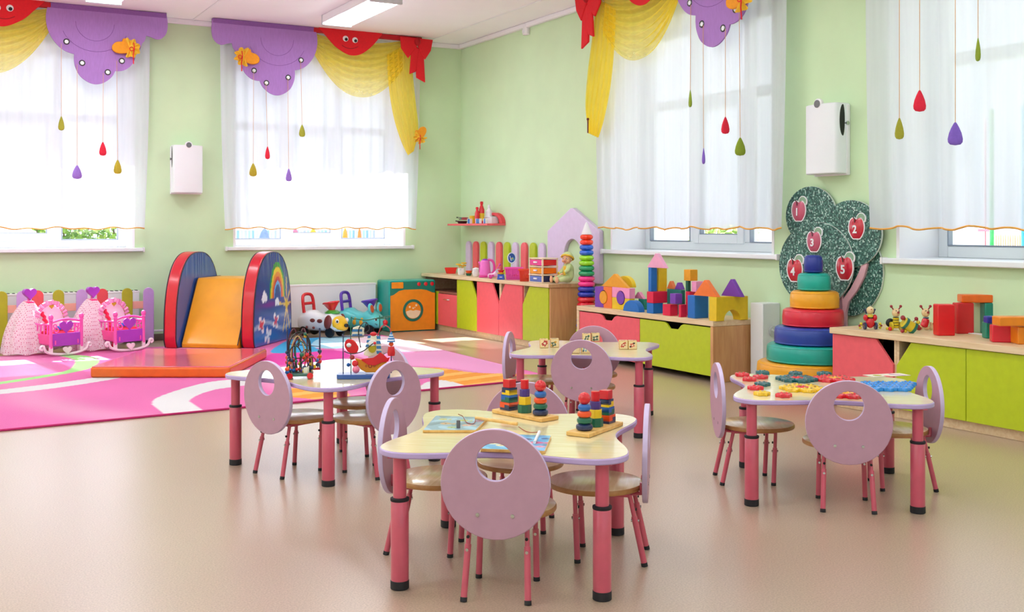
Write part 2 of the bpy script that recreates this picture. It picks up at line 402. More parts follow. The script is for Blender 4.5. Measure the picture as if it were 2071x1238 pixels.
def window(num, wl, u0, u1):
    e = bpy.data.objects.new('window_%d' % num, None); C.objects.link(e); struct(e)
    b = MB(); t = .025
    sh = 0 if wl in ('back', 'right') else .2
    wbox(b, wl, u0, u0+t, -.36+sh, 0.004, WZ0, WZ1); wbox(b, wl, u1-t, u1, -.36+sh, 0.004, WZ0, WZ1); wbox(b, wl, u0+t, u1-t, -.36+sh, 0.004, WZ1-t, WZ1)
    b.build('reveal', M_white, e)
    b = MB(); wbox(b, wl, u0-.07, u1+.07, .0005, .055, WZ0-.036, WZ0); wbox(b, wl, u0+.0005, u1-.0005, -.445+sh, .0005, WZ0-.035, WZ0); b.build('sill', M_pvc, e, bev=.006)
    b = MB(); wbox(b, wl, u0-.085, u0-.07, -.0, .06, WZ0-.04, WZ0+.004); wbox(b, wl, u1+.07, u1+.085, -.0, .06, WZ0-.04, WZ0+.004); b.build('sill_cap', M_white, e, bev=.003)
    f0, f1 = -.44+sh, -.36+sh                      # depth of the frame in the wall
    fw = .075; a0, a1 = u0+.02, u1-.02; zb, zt = WZ0, WZ1-.02
    b = MB()
    wbox(b, wl, a0, a0+fw, f0, f1, zb, zt); wbox(b, wl, a1-fw, a1, f0, f1, zb, zt); wbox(b, wl, a0+fw, a1-fw, f0, f1, zb, zb+fw); wbox(b, wl, a0+fw, a1-fw, f0, f1, zt-fw, zt)
    w3 = (a1-a0)/3; zm = 2.18
    for k in (1, 2): wbox(b, wl, a0+k*w3-.035, a0+k*w3+.035, f0, f1, zb+fw, zt-fw)
    for k in range(3):
        lo = a0+k*w3+(fw if k == 0 else .035); hi = a0+(k+1)*w3-(fw if k == 2 else .035)
        wbox(b, wl, lo, hi, f0, f1, zm-.04, zm+.04)
    b.build('frame', M_pvc, e, bev=.006)
    for k in range(3):
        lo = a0+k*w3+(fw if k == 0 else .035); hi = a0+(k+1)*w3-(fw if k == 2 else .035)
        if k == 1:                           # the middle light opens: a sash proud of the frame
            s = MB(); sw = .062
            for (p0, p1, q0, q1) in ((lo-.012, lo+sw, zb+fw-.012, zm-.03), (hi-sw, hi+.012, zb+fw-.012, zm-.03), (lo+sw, hi-sw, zb+fw-.012, zb+fw+sw), (lo+sw, hi-sw, zm-.03-sw, zm-.03)):
                wbox(s, wl, p0, p1, f0+.02, f1+.018, q0, q1)
            so = s.build('sash', M_pvc, e, bev=.005)
            h = MB(); wbox(h, wl, lo+.012, lo+.034, f1+.018, f1+.045, 1.5, 1.63); h.build('handle', M_white, so, bev=.004)
            lo2, hi2, z0 = lo+sw, hi-sw, zb+fw+sw
        else: lo2, hi2, z0 = lo, hi, zb+fw
        g = MB(); wbox(g, wl, lo2, hi2, -.405+sh, -.398+sh, z0, zm-.04); g.build('pane', M_glass, e)
        g = MB(); wbox(g, wl, lo, hi, -.405+sh, -.398+sh, zm+.04, zt-fw); g.build('pane', M_glass, e)
        g = MB()
        for (p0, p1, q0, q1) in ((lo2, lo2+.008, z0, zm-.04), (hi2-.008, hi2, z0, zm-.04), (lo2+.008, hi2-.008, z0, z0+.008)):
            wbox(g, wl, p0, p1, -.398+sh, -.358+sh, q0, q1)
        g.build('gasket', mat('grey_gasket', '#8d96a8', .5), e)
    return e
for i, (wl, a, b_) in enumerate(WINS):
    window(i+1, wl, a, b_) if wl in ('back', 'left') else window(i+1, wl, -b_, -a)  # those in the front and left walls are added daylight openings

# ================================================================== OUTSIDE
struct(MB().box(XL-.3, XR+WT, YB+WT, YB+WT+1.3, ZC+.15, ZC+.30).build('roof_overhang', M_white))
struct(MB().box(-60, 90, YB+WT+.3, 90, -.9, -.7).build('yard_ground', mat('paving_outside', '#7f796e', .9, .1, 3)))
struct(MB().box(-60, XR+WT+.3, -60, YB+WT+.3, -.92, -.72).build('courtyard_ground', mat('pale_bounce_paving', '#e4e0d8', .9, .06, 3)))  # unseen ground, kept pale to bounce light onto the ceiling
struct(MB().box(XR+WT+.3, 90, -50, YB+WT+.3, -.9, -.7).build('lawn_ground', mat('lawn_outside', '#9aa383', .9, .2, 6)))
def leaves(name, label, c, size, nleaf, col, seed, lf=.12):
    rr = random.Random(seed); t_ = thing(name, label, 'hedge', (c[0], c[1], -.7), 0)
    b = MB()
    for k in range(nleaf):
        u, v, ww = (rr.uniform(-1, 1) for _ in range(3))
        p = Vector((c[0]-c[0]+u*size[0], v*size[1], (ww*.5+.5)*size[2]))
        q = Vector((rr.uniform(-1, 1), rr.uniform(-1, 1), rr.uniform(-.6, 1))).normalized()*lf
        s_ = q.orthogonal().normalized()*lf*.4
        b.add([p-q, p+s_, p+q, p-s_], [(0, 1, 2, 3)], rr.randrange(3))
    f = b.build('foliage', [mat(name+'_leaf_a', col[0], .6, .1), mat(name+'_leaf_b', col[1], .6, .1), mat(name+'_leaf_c', col[2], .6, .1)], t_, fix=False); f['kind'] = 'stuff'
    b = MB()
    for k in range(5): b.tube([(size[0]*(k-2)*.4, 0, 0), (size[0]*(k-2)*.45+.1, .05, size[2]*.5), (size[0]*(k-2)*.5, 0, size[2]*.9)], [.05, .035, .015], 6)
    b.build('stem', mat('hedge_bark', '#5d4a38', .8, .15), t_)
    return t_
G1 = ['#6f9c46', '#8fb44f', '#b9cf6a']
yx, yz = onb(178, 475, 26); leaves('garden_hedge', 'leafy green hedge outside, seen under the hem in the left window', (yx, 26), (1.1, .5, 2.1), 1800, G1, 3)
ry, rz_ = onr(1465, 470, 17); leaves('flowering_bush', 'bright leafy bush outside the window right of the room corner', (17, ry), (.5, .8, 1.85), 1600, ['#86b04a', '#c9d96a', '#e9e6c0'], 5)
def dome(px, py, wpx, col, lab):
    x_, z_ = onb(px, py, 24.0); d_ = depth(x_, 24.0); rad = wpx/2*d_/FL
    t_ = thing('play_dome', lab, 'play dome', (x_, 24.0, -.7))
    MB().lathe([(rad, 0), (rad, 1.45), (rad*.92, 1.55), (rad*.6, 1.72), (rad*.2, 1.8), (.01, 1.81)], 20).build('hood', mat('dome_'+col[1:], col, .5), t_)
    b = MB()
    for k in range(4): b.cyl((rad*1.0*math.cos(k*PI/2), rad*math.sin(k*PI/2), 0), .05, 1.5, 8)
    b.build('post', mat('dome_post', '#f0f0f2', .5), t_)
dome(597, 480, 19, '#e8789c', 'pink round-topped play hut outside the window left of the corner')
dome(633, 480, 20, '#f0b418', 'yellow round-topped play hut outside the window left of the corner')
dome(534, 480, 26, '#7f9ae0', 'pale blue round-topped play hut outside the window left of the corner')
dome(698, 478, 13, '#f0a030', 'orange round-topped play hut outside, nearer the pale blue playground wall')
dome(727, 478, 10, '#e88a3a', 'darker orange round-topped play hut outside, beside the orange one')
def yard_fence(name, lab, wl, p0, p1, plane, cols, npick, top):
    t_ = thing(name, lab, 'fence', (0, 0, 0))
    a = (onb if wl == 'back' else onr)(p0, 470, plane)[0]; b0 = (onb if wl == 'back' else onr)(p1, 470, plane)[0]
    def P3(u, o, z): return (u, plane+o, z) if wl == 'back' else (plane+o, u, z)
    def bb(u0, u1, o0, o1, z0, z1):
        p, q = P3(u0, o0, z0), P3(u1, o1, z1); return MB().box(min(p[0], q[0]), max(p[0], q[0]), min(p[1], q[1]), max(p[1], q[1]), z0, z1)
    for z in (0, .72): bb(a, b0, .05, .1, z, z+.08).build('rail', mat('fence_rail', '#eadfe8', .5), t_)
    for k in range(npick):
        u = a+(b0-a)*(k+.5)/npick; wd = abs(b0-a)/npick*.3
        bb(u-wd, u+wd, 0, .05, -.7, top).build('picket', mat('yard_'+cols[k % len(cols)][1:], cols[k % len(cols)], .5), t_)
yard_fence('playground_fence', 'blue and turquoise picket fence outside the window left of the corner', 'back', 470, 760, 26.5, ['#9fd8e8', '#7fb0e6', '#b8e4ee', '#a8b8ee'], 40, 1.05)
yard_fence('garden_fence', 'peach and white picket fence outside the rightmost window', 'right', 2010, 2068, 13, ['#f4c8a8', '#f6e6dc'], 12, 1.02)
def yard_post(px, col, lab, wpx, plane=11.5, cross=False):
    y_, z_ = onr(px, 480, plane); d_ = depth(plane, y_); wd = wpx*d_/FL/2
    t_ = thing('climbing_pole', lab, 'climbing pole', (plane, y_, -.7))
    MB().box(-wd, wd, -wd, wd, 0, 3.2).build('pole', mat('post_'+col[1:], col, .4), t_, bev=.01)
    MB().cyl((0, 0, 3.2), wd*1.25, .05, 14).build('top_cap', mat('post_'+col[1:], col, .4), t_)
    if cross: MB().box(-.02, .02, -.1, .1, 1.76, 1.79).build('crossbar', mat('post_'+col[1:], col, .4), t_)
yard_post(2006, '#2fae5f', 'green playground post outside the rightmost window', 7)
yard_post(1993, '#e0708a', 'thin pink playground post outside the rightmost window', 3, 12.4, True)
yard_post(2069, '#3aa8e0', 'sky blue playground post outside the rightmost window, by the photo edge', 6)

# ================================================================== CURTAINS AND VALANCES
M_sheer = sheer('sheer_voile', '#e4e8f1', .15, .42)
M_hem = mat('orange_hem', '#e9a94a', .6)
M_swag = sheer('yellow_voile', '#ffee66', .30, .68, .45)
M_swag2 = sheer('yellow_voile_gathered', '#ffea58', .20, .68)
M_felt = mat('purple_felt', '#a87bc2', .85, .05, 90, .15, 300, stretch=(1, 1, .2))
M_feltd = mat('deep_purple_felt', '#8a5aa2', .85, .06, 60)
M_redf = mat('red_felt', '#dd1020', .8, .05, 60, .1, 300)
M_orf = mat('orange_felt', '#ee9a1c', .8, .06, 50)
M_ruf = mat('yellow_ruffle', '#f3c232', .7, .06, 40)
M_cord = mat('peach_cord', '#d8a878', .7)
WNAME = {1: 'the leftmost window', 2: 'the window left of the room corner', 3: 'the window right of the room corner', 4: 'the rightmost window'}
def curtain(wl, u0, u1, num, seed):
    rr = random.Random(seed); ph = [rr.uniform(0, 6.28) for _ in range(8)]
    c0 = thing('sheer_curtain', 'sheer white curtain with an orange hem over '+WNAME[num], 'curtain', Wp(wl, (u0+u1)/2, .13, 0), 0, 'sheer window curtains')
    o3 = Vector(c0.location); um = (u0+u1)/2
    def f(s, t):
        z = 3.13+(1.105-3.13)*t
        fold = sum(a*math.sin(k*s*6.283+ph[i]) for i, (k, a) in enumerate(((7, .016), (13, .013), (21, .008), (3, .012))))*(.55+.45*t)
        flare = (s-.5)*(-.05*t*t)*2
        zz = z+(.008*math.sin(9*s*6.28+ph[5])+.006*math.sin(4*s*6.28+ph[6]))*t
        return Vector(Wp(wl, u0+(u1-u0)*s+flare, .13+fold, zz))-o3
    MB().grid(lambda s, t: f(s, t), 150, 14).build('cloth', M_sheer, c0, fix=False, ang=180)
    MB().tube([f(i/100, 1)-Vector((0, 0, .004)) for i in range(101)], .0062, 6).build('hem', M_hem, c0)
    return c0
curtain('back', onb(212-470, 460, YB-.13)[0], onb(303, 460, YB-.13)[0], 1, 1)
curtain('back', 2.715, 4.90, 2, 2)
curtain('right', -onr(1205, 460, XR-.13)[0], -onr(1593, 460, XR-.13)[0], 3, 3)
curtain('right', -4.88, -2.52, 4, 4)

VO = .245                                    # how far the valance stands off the wall
UC = 3.83
def vu(P): return [(onb(px, py, YB-VO)[0]-UC, onb(px, py, YB-VO)[1]) for px, py in P]
def lobes(*L):
    """outline made of rounded lobes that meet in cusps (crop pixels of the photo's second window)"""
    out = []
    for P in L: out += [(400+a*.2511, c_*.2511) for a, _, c_ in spline([(a, 0, c_) for a, c_ in P], 5)][:-1]
    return out
V_cloud = vu(lobes([(118, 152), (108, 230), (118, 300), (150, 345), (190, 362), (238, 352), (272, 347)], [(272, 347), (282, 385), (302, 412)], [(302, 412), (318, 462), (348, 500)], [(348, 500), (358, 550), (388, 602), (430, 636), (470, 650), (497, 652)],
    [(497, 652), (515, 692), (550, 731), (592, 759), (640, 770), (690, 757), (740, 720), (770, 662), (779, 610), (778, 568)], [(778, 568), (832, 556), (880, 525), (925, 470), (950, 412), (960, 350), (957, 290), (945, 240), (930, 203)], [(930, 203), (930, 202)]))
V_red = vu([(640, 51), (646, 60), (660, 76), (676, 94), (698, 109), (714, 113), (731, 109), (750, 95), (765, 78), (771, 71), (771, 66)])
V_eye = vu([(697, 79), (716, 82)])
V_grom = vu([(513, 143), (538, 168), (582, 157), (608, 122)])
def valance(wl, num, uc, mir, k=1.0):
    lab = {1: 'purple cloud valance with a red smiling scallop over the leftmost window', 2: 'purple cloud valance, googly-eyed red scallop and red bow left of the room corner',
           3: 'purple cloud valance with yellow swag and red bow right of the room corner', 4: 'purple cloud valance above the rightmost window, over the top of the photo'}[num]
    org = Wp(wl, uc, VO, 3.0)
    t_ = thing('window_valance', lab, 'valance', org, 0, 'cloud valances over the windows')
    def m2(P): return [(uc+k*(-u if mir else u), z) for u, z in P]
    def P3(u, o, z): return Vector(Wp(wl, u, VO+o, z))-Vector(org)
    def plate(P, o0, o1, name, mt, par=t_, bev=.004):
        b = MB(); nn = len(P)
        v = [P3(u, o0, z) for u, z in P]+[P3(u, o1, z) for u, z in P]
        b.add(v, [tuple(range(nn)), tuple(range(nn, 2*nn))]+[(i, (i+1) % nn, nn+(i+1) % nn, nn+i) for i in range(nn)])
        return b.build(name, mt, par, bev=bev)
    cl = plate([V for V in m2(V_cloud)], .0, .014, 'purple_cloud', M_felt)
    for i, (u, z) in enumerate(m2(V_grom)):
        g = MB(); c_ = P3(u, .015, z); ax = 'y' if wl == 'back' else 'x'
        g.tor(c_, .023, .0055, 20, 8, ax); g.build('grommet', mat('dark_steel', '#5b6060', .25, .05, metal=1), cl)
        g = MB(); g.lathe([(.0175, -.0015), (.0175, .0015)], 16, c_, 0, ax); g.build('grommet_hole', mat('painted_hole_light', '#eef2f4', .6), cl)  # pale disc painted as the light showing through the hole
    # stitched arcs on the cloud
    (ca, cb) = m2(vu([(560, 75)]))[0]
    s = MB(); s.tube([P3(ca+.17*math.cos(a), .0145, cb-.02+.17*math.sin(a)) for a in [PI+PI*j/14 for j in range(15)]], .0022, 5)
    s.tube([P3(ca+.3*math.cos(a), .0145, cb-.02+.27*math.sin(a)) for a in [PI*1.12+PI*.76*j/14 for j in range(15)]], .0022, 5); s.build('stitching', M_feltd, cl)
    rd = plate(smooth_open(m2(V_red)), .016, .026, 'red_scallop', M_redf)
    for u, z in m2(V_eye):
        ax = 'y' if wl == 'back' else 'x'; sg = -1
        e = MB().lathe([(.03, 0), (.03, sg*.006), (.02, sg*.009)], 20, P3(u, .026, z), 0, ax).build('eye', M_white, rd)
        p_ = MB().lathe([(.0165, 0), (.0165, sg*.003)], 16, P3(u+.004, .0355, z-.008), 0, ax).build('pupil', M_black, rd)
    (eu, ez) = m2(vu([(706, 98)]))[0]
    MB().tube([P3(eu+a*.09, .027, ez+.03*(abs(a))**2-.006) for a in [-1+.1*j for j in range(21)]], .003, 5).build('smile', mat('dark_red_thread', '#8a0a18', .7), rd)
    # bands along the rail
    ub = m2([V_cloud[0], V_cloud[-1]]); uend = m2(vu([(852, 75)]))[0][0]
    lo, hi = sorted((ub[0][0], ub[1][0])); b = MB()
    def band(a, b_, z0, z1, name, mt):
        q = MB(); q.add([P3(a, .016, z0), P3(b_, .016, z0), P3(b_, .022, z1), P3(a, .022, z1), P3(a, -.04, z0), P3(b_, -.04, z0), P3(b_, -.04, z1), P3(a, -.04, z1)],
              [(0, 1, 2, 3), (4, 5, 6, 7), (0, 1, 5, 4), (2, 3, 7, 6), (0, 3, 7, 4), (1, 2, 6, 5)]); q.build(name, mt, t_, bev=.004)
    band(lo, hi, 3.125, 3.172, 'purple_band', M_feltd)
    lo2, hi2 = sorted((ub[1][0], uend)); band(lo2, hi2, 3.125, 3.172, 'red_band', mat('deep_red_felt', '#b50d1c', .8))
    if num == 4: return t_                   # only the cloud reaches towards the photo here
    # the swag: parallel draped pleats between the cloud and the bow
    uL, uR = ub[1][0], m2(vu([(815, 75)]))[0][0]
    NS = 8
    def sw(s, q):
        dep = .06+.56*q**1.05
        u = uL+(uR-uL)*(.0+1.0*s)
        sag = (1-abs(2*s-1)**2.1)
        pinch = .22*q*(s**4)+.10*q*((1-s)**4)
        z = 3.125-dep*sag-.0-pinch-.10*q*(1-sag)
        rip = .027*(math.sin(q*NS*6.283))*(.35+.65*sag)
        return P3(u, -.02+rip+.015*q, z)
    MB().grid(sw, 40, 100).build('yellow_swag', M_swag, t_, fix=False, ang=180)
    # the tail beside it, gathered at the top and hanging in pleats
    tl = m2(vu([(783, 110), (786, 165), (796, 232), (812, 285), (826, 314)])); ex = .075 if num == 3 else 0
    tr_ = m2(vu([(832, 85), (836, 150), (842, 210), (847, 262), (838, 305)]))
    tr_ = [(a-ex*min(1, i*.5), b_) for i, (a, b_) in enumerate(tr_)]
    tl = spline([(a, 0, b_) for a, b_ in tl], 6); tr_ = spline([(a, 0, b_) for a, b_ in tr_], 6)
    def tail(s, q):
        i = min(len(tl)-1, int(round(q*(len(tl)-1)))); a, b_ = tl[i], tr_[i]
        return P3(a[0]+(b_[0]-a[0])*s, -.012+.018*math.sin(s*5*6.283), a[2]+(b_[2]-a[2])*s)
    MB().grid(tail, 60, len(tl)-1).build('yellow_tail', M_swag2, t_, fix=False, ang=180)
    # the red bow
    bw = t_
    bo = thing_part('bow', t_)
    L1 = m2(vu([(838, 78), (806, 75), (808, 98), (822, 119), (840, 96)])); L2 = m2(vu([(838, 78), (872, 82), (868, 104), (856, 122), (842, 96)]))
    T1 = m2(vu([(836, 95), (829, 100), (825, 151), (838, 146), (844, 100)])); T2 = m2(vu([(840, 95), (838, 120), (839, 158), (857, 168), (854, 110)]))
    for nm, P, o0 in (('loop', L1, .03), ('loop', L2, .03), ('ribbon_end', T1, .028), ('ribbon_end', T2, .024)): plate(P, o0, o0+.022, nm, M_redf, bo, bev=.008)
    (ku, kz) = m2(vu([(840, 86)]))[0]
    MB().ball(P3(ku, .055, kz), (.035, .03, .045)).build('knot', mat('deep_red_felt', '#b50d1c', .8), bo)
    return t_
def smooth_open(P):
    s = spline([(a, 0, b_) for a, b_ in P], 5); return [(q[0], q[2]) for q in s]
def thing_part(name, parent, loc=(0, 0, 0), rz=0):
    o = bpy.data.objects.new(name, None); C.objects.link(o); o.parent = parent; o.location = loc; o.rotation_euler = (0, 0, rz); o.empty_display_size = .03
    return o
valance('back', 1, .95, True)
valance('back', 2, UC, False)
valance('right', 3, -6.86, True, 1.07)
valance('right', 4, -3.70, True, 1.07)

def drop(wl, gpx, px, y0, y1, mt, lab, wpx, turn=0, ztop=None):
    """a stuffed felt raindrop on a cord; y0,y1 are the drop's top and bottom in the photo"""
    off = VO+.03
    f = (lambda a, b_: onb(a, b_, YB-off)) if wl == 'back' else (lambda a, b_: onr(a, b_, XR-off))
    u, z0 = f(px, y0); _, z1 = f(px, y1)
    zt = ztop or f(*gpx)[1]; ug = u if ztop else f(*gpx)[0]
    x_, y_ = (u, YB-off) if wl == 'back' else (XR-off, u)
    d_ = depth(x_, y_); h = z0-z1; wd = wpx*d_/FL/2
    t_ = thing('felt_raindrop', lab, 'hanging drop', (x_, y_, z0), 0, 'felt raindrops hanging from the valances')
    pr = [(.02, 0), (.2, -.05), (.52, -.24), (.82, -.47), (1, -.73), (.95, -.87), (.68, -.965), (.02, -1)]
    b = MB(); b.xf(rot=(0, 0, turn), sc=(1, .4, 1)); b.lathe([(max(.002, a*wd), c_*h) for a, c_ in pr], 20); b.build('drop', mt, t_)
    dx = (ug-u, 0) if wl == 'back' else (0, ug-u)
    MB().tube([(0, 0, -.004), (dx[0]*.5, dx[1]*.5, (zt-z0)*.5), (dx[0], dx[1], zt-z0)], .0022, 6).build('cord', M_cord, t_)
F_ol = mat('olive_felt', '#a3a02e', .8, .06, 60); F_pu = mat('violet_felt', '#9a74cf', .8, .06, 60); F_re = mat('scarlet_felt', '#e01c3a', .8, .06, 60); F_ye = mat('mustard_felt', '#b9a62a', .8, .06, 60); F_gr = mat('moss_felt', '#879c26', .8, .06, 60); F_vi = mat('deep_violet_felt', '#7f5cc0', .8, .06, 60)
drop('back', (124, 88), 124, 235, 264, F_ol, 'olive felt drop hanging highest before the leftmost window', 12)
drop('back', (156, 130), 156, 334, 362, F_pu, 'violet felt drop hanging lowest before the leftmost window', 19)
drop('back', (209, 148), 208, 287, 315, F_re, 'red felt drop hanging before the leftmost window', 14)
drop('back', (236, 123), 238, 323, 352, F_ye, 'mustard felt drop hanging beside the red one at the leftmost window', 16)
drop('back', (513, 143), 512, 330, 357, F_ye, 'mustard felt drop hanging leftmost at the window left of the corner', 16)
drop('back', (538, 168), 541, 296, 322, F_re, 'slim red felt drop before the window left of the corner', 10)
drop('back', (582, 157), 584, 341, 367, F_pu, 'violet felt drop hanging lowest before the window left of the corner', 13)
drop('back', (608, 122), 611, 252, 277, F_ol, 'olive felt drop hanging highest before the window left of the corner', 13)
drop('right', (1397, 10), 1396, 181, 217, F_gr, 'narrow green felt drop turned edge-on, window right of the corner', 17, R(62))
drop('right', (1422, 51), 1423, 299, 332, F_vi, 'violet felt drop turned edge-on and lowest, window right of the corner', 15, R(64))
drop('right', (1467, 58), 1467, 236, 271, F_re, 'red felt drop before the window right of the corner', 17, R(-30))
drop('right', (1495, 19), 1497, 278, 315, F_gr, 'large moss green felt drop, window right of the corner', 22, R(-30))
drop('right', None, 1819, 238, 282, F_ol, 'olive felt drop hanging leftmost before the rightmost window', 19, R(-30), 2.55)
drop('right', None, 1860, 182, 226, F_re, 'large red felt drop before the rightmost window', 26, R(-30), 2.5)
drop('right', None, 1932, 247, 294, F_vi, 'large violet felt drop before the rightmost window', 31, R(-30), 2.48)
drop('right', None, 1978, 76, 124, F_gr, 'green felt drop turned edge-on and highest before the rightmost window', 20, R(60), 2.6)

def mitten(wl, px, py, lab, flip, rot, k=1.0):
    off = VO+.03
    u, z = (onb(px, py, YB-off) if wl == 'back' else onr(px, py, XR-off))
    loc = (u, YB-off, z) if wl == 'back' else (XR-off, u, z)
    t_ = thing('mitten_ornament', lab, 'ornament', loc, 0 if wl == 'back' else -PI/2, 'orange mitten ornaments')
    P = smoothpoly([(.02, .055), (.05, .065), (.065, .09), (.09, .085), (.10, .06), (.15, .05), (.185, .015), (.18, -.03), (.13, -.055), (.06, -.05), (.02, -.04)], 5)
    b = MB(); b.xf(rot=(0, rot, 0), sc=(k*(-1 if flip else 1), 1, k)); b.prism(P, -.034, -.006, 'y'); b.build('mitten', M_orf, t_, bev=.008)
    b = MB(); b.xf(rot=(0, rot, 0), sc=(k*(-1 if flip else 1), 1, k))
    def ruf(s, q):
        a = PI*.36+PI*1.28*s; rad = .012+.078*q*(1+.13*math.sin(s*34))
        return (.03+rad*1.02*math.cos(a), -.036-.020*q*math.sin(s*40), rad*.98*math.sin(a))
    b.grid(ruf, 56, 6)
    b.ball((.012, -.034, 0), (.022, .016, .036), 12, 8)
    b.build('ruffle', M_ruf, t_, fix=False, ang=180)
    b = MB(); b.xf(sc=(k, 1, k)); b.tube([(0, -.06, .05), (.006, -.062, 0), (-.004, -.06, -.07), (0, -.055, -.15)], .005, 6); b.tor((-.018, -.06, -.01), .018, .0035, 14, 6, 'y'); b.build('tie', M_redf, t_)
mitten('back', 268, 99, 'orange mitten ornament tied to the purple cloud at the leftmost window', True, 0, 1.0)
mitten('back', 486, 115, 'orange mitten ornament tied to the purple cloud left of the corner', False, R(6), 1.0)
mitten('back', 845, 281, 'orange mitten ornament at the foot of the yellow curtain tail', False, R(-62), .78)
mitten('right', 1512, -4, 'orange mitten ornament on the purple cloud right of the corner', True, 0, 1.05)
b_ = thing('tail_tie', 'dark cord tie at the foot of the yellow tail right of the corner', 'tie', (XR-.30, onr(1189, 255, XR-.30)[0], onr(1189, 255, XR-.30)[1]))
MB().tube([(0, 0, .06), (.004, .006, 0), (0, 0, -.06)], .006, 6).build('cord', mat('brown_cord', '#6b2f22', .7), b_)
MB().ball((0, 0, .06), .012).build('knot', mat('brown_cord', '#6b2f22', .7), b_)

# ================================================================== CEILING LIGHTS
M_lamp = mat('lamp_diffuser', '#eef6fa', .4, .01, emit=LAMP)
def ceiling_light(x, y, lab):
    t_ = thing('ceiling_light', lab, 'ceiling light', (x, y, ZC), 0, 'fluorescent ceiling lights')
    MB().box(-.15, .15, -.64, .64, -.075, 0).build('housing', M_white, t_, bev=.008)
    MB().box(-.128, .128, -.60, .60, -.092, -.075).build('diffuser', M_lamp, t_, bev=.006)
    for s in (-1, 1): MB().box(-.152, .152, s*.625-.018, s*.625+.018, -.096, -.0).build('end_cap', mat('grey_end_cap', '#c9ccd2', .4), t_, bev=.004)
    return t_
rowx = (3.66, 1.50, -.66, -2.75); rowy = (9.42, 6.5, 3.6, .7)
LBL = {(0, 0): 'long white ceiling light above the window left of the corner', (1, 0): 'white ceiling light at the top edge of the photo, above the leftmost window'}
first = None
for j, yy in enumerate(rowy):
    for i, xx in enumerate(rowx):
        if (j, i) in ((0, 0), (0, 1)) or True:
            lab = LBL.get((i, j), 'added fluorescent ceiling light out of view, lighting the room')  # the unseen fittings are added as fill light for the room
            if first is None: first = ceiling_light(xx, yy, lab)
            else: dup(first, lab, (xx, yy, ZC))

# ================================================================== THINGS ON THE WALLS
def purifier(loc, rz, lab):
    t_ = thing('air_purifier', lab, 'air purifier', loc, rz, 'wall air purifiers')
    b = MB(); P = [(-.145, 0), (-.145, -.10), (-.135, -.122), (-.10, -.140), (-.04, -.150), (.04, -.150), (.10, -.140), (.135, -.122), (.145, -.10), (.145, 0)]
    b.prism(P, -.235, .235, 'z'); b.build('housing', M_pvc, t_, bev=.008, seg=3)
    b = MB().box(-.151, .151, -.03, -.001, -.245, .225); b.build('back_plate', M_white, t_, bev=.004)
    b = MB(); b.lathe([(.036, 0), (.036, -.018), (.028, -.024)], 24, (.0, -.128, .235), 0, 'y'); b.build('timer', M_white, t_)
    b = MB(); b.lathe([(.026, 0), (.026, -.004)], 20, (.0, -.151, .235), 0, 'y'); b.build('timer_display', mat('grey_display', '#6d6f74', .25), t_)
    for s in (-1, 1):
        b = MB(); Q = [(-.064+.031*math.cos(a)*(1 if math.cos(a) < 0 else .55), .12+.105*math.sin(a)) for a in [2*PI*k/28 for k in range(28)]]
        b.prism(Q, s*.140, s*.1458, 'x'); b.build('air_slot', M_black, t_)
        b = MB(); b.lathe([(.014, 0), (.014, s*.012)], 14, (s*.145, -.028, .10), 0, 'x'); b.build('lock', M_chrome, t_)
        b = MB(); b.box(min(s*.144, s*.147), max(s*.144, s*.147), -.052, -.036, .097, .103); b.build('lock_slot', M_black, t_)
    return t_
purifier((2.405, YB, 1.685), 0, 'white wall-mounted air purifier between the two left windows')
purifier((XR, 5.30, 1.70), -PI/2, 'white wall-mounted air purifier above the apple tree panel')
y_, z_ = onr(1068, 60); t_ = thing('motion_detector', 'small white motion detector high on the wall right of the corner', 'detector', (XR, y_, z_), -PI/2)
MB().prism([(-.04, 0), (-.04, -.03), (-.02, -.055), (.02, -.055), (.04, -.03), (.04, 0)], -.055, .055, 'z').build('housing', M_white, t_, bev=.006)
MB().box(-.022, .022, -.059, -.052, -.04, .0).build('lens', M_pvc, t_, bev=.004)

def radiator(loc, rz, wd, h, lab, grille=True, dp=.11, pipe=True):
    t_ = thing('radiator', lab, 'radiator', loc, rz, 'white panel radiators')
    MB().box(-wd/2, wd/2, -dp, -.03, .07, h-.012).build('panel', M_pvc, t_, bev=.008)
    MB().box(-wd/2-.004, wd/2+.004, -dp-.004, -.02, h-.02, h).build('top_cover', M_white, t_, bev=.004)
    if grille:
        b = MB(); nn = int(wd/.045)
        for k in range(nn): b.box(-wd/2+.03+k*.045, -wd/2+.052+k*.045, -dp+.0, -.03, h+.0, h+.004)
        b.build('grille', M_dark, t_)
    b = MB()
    for s in (-1, 1): b.box(s*(wd/2-.15)-.02, s*(wd/2-.15)+.02, -.03, .0, .12, h-.06)
    b.build('bracket', M_white, t_)
    if not pipe: return t_
    b = MB(); b.tube([(wd/2, -.06, .10), (wd/2+.30, -.06, .10)], .011, 8); b.tube([(wd/2, -.06, .16), (wd/2+.04, -.06, .16), (wd/2+.04, -.06, .10)], .011, 8); b.build('pipe', M_white, t_)
    return t_
radiator((.72, YB, 0), 0, 2.45, .50, 'long white panel radiator behind the coloured fence')
radiator((3.78, YB, 0), 0, 1.22, .515, 'white panel radiator behind the ride-on toys', False, .11, False)
t_ = thing('radiator_cover', 'white boxed radiator end with a round valve beside the block cabinet', 'radiator cover', (5.385, 5.88, 0))
MB().box(-.085, .08, -.07, .06, 0, .565).build('box', M_pvc, t_, bev=.006)
b = MB().lathe([(.04, 0), (.04, -.012), (.032, -.016)], 24, (.012, -.07, .365), 0, 'y'); v_ = b.build('valve', mat('grey_valve', '#c3c8c8', .4), t_)
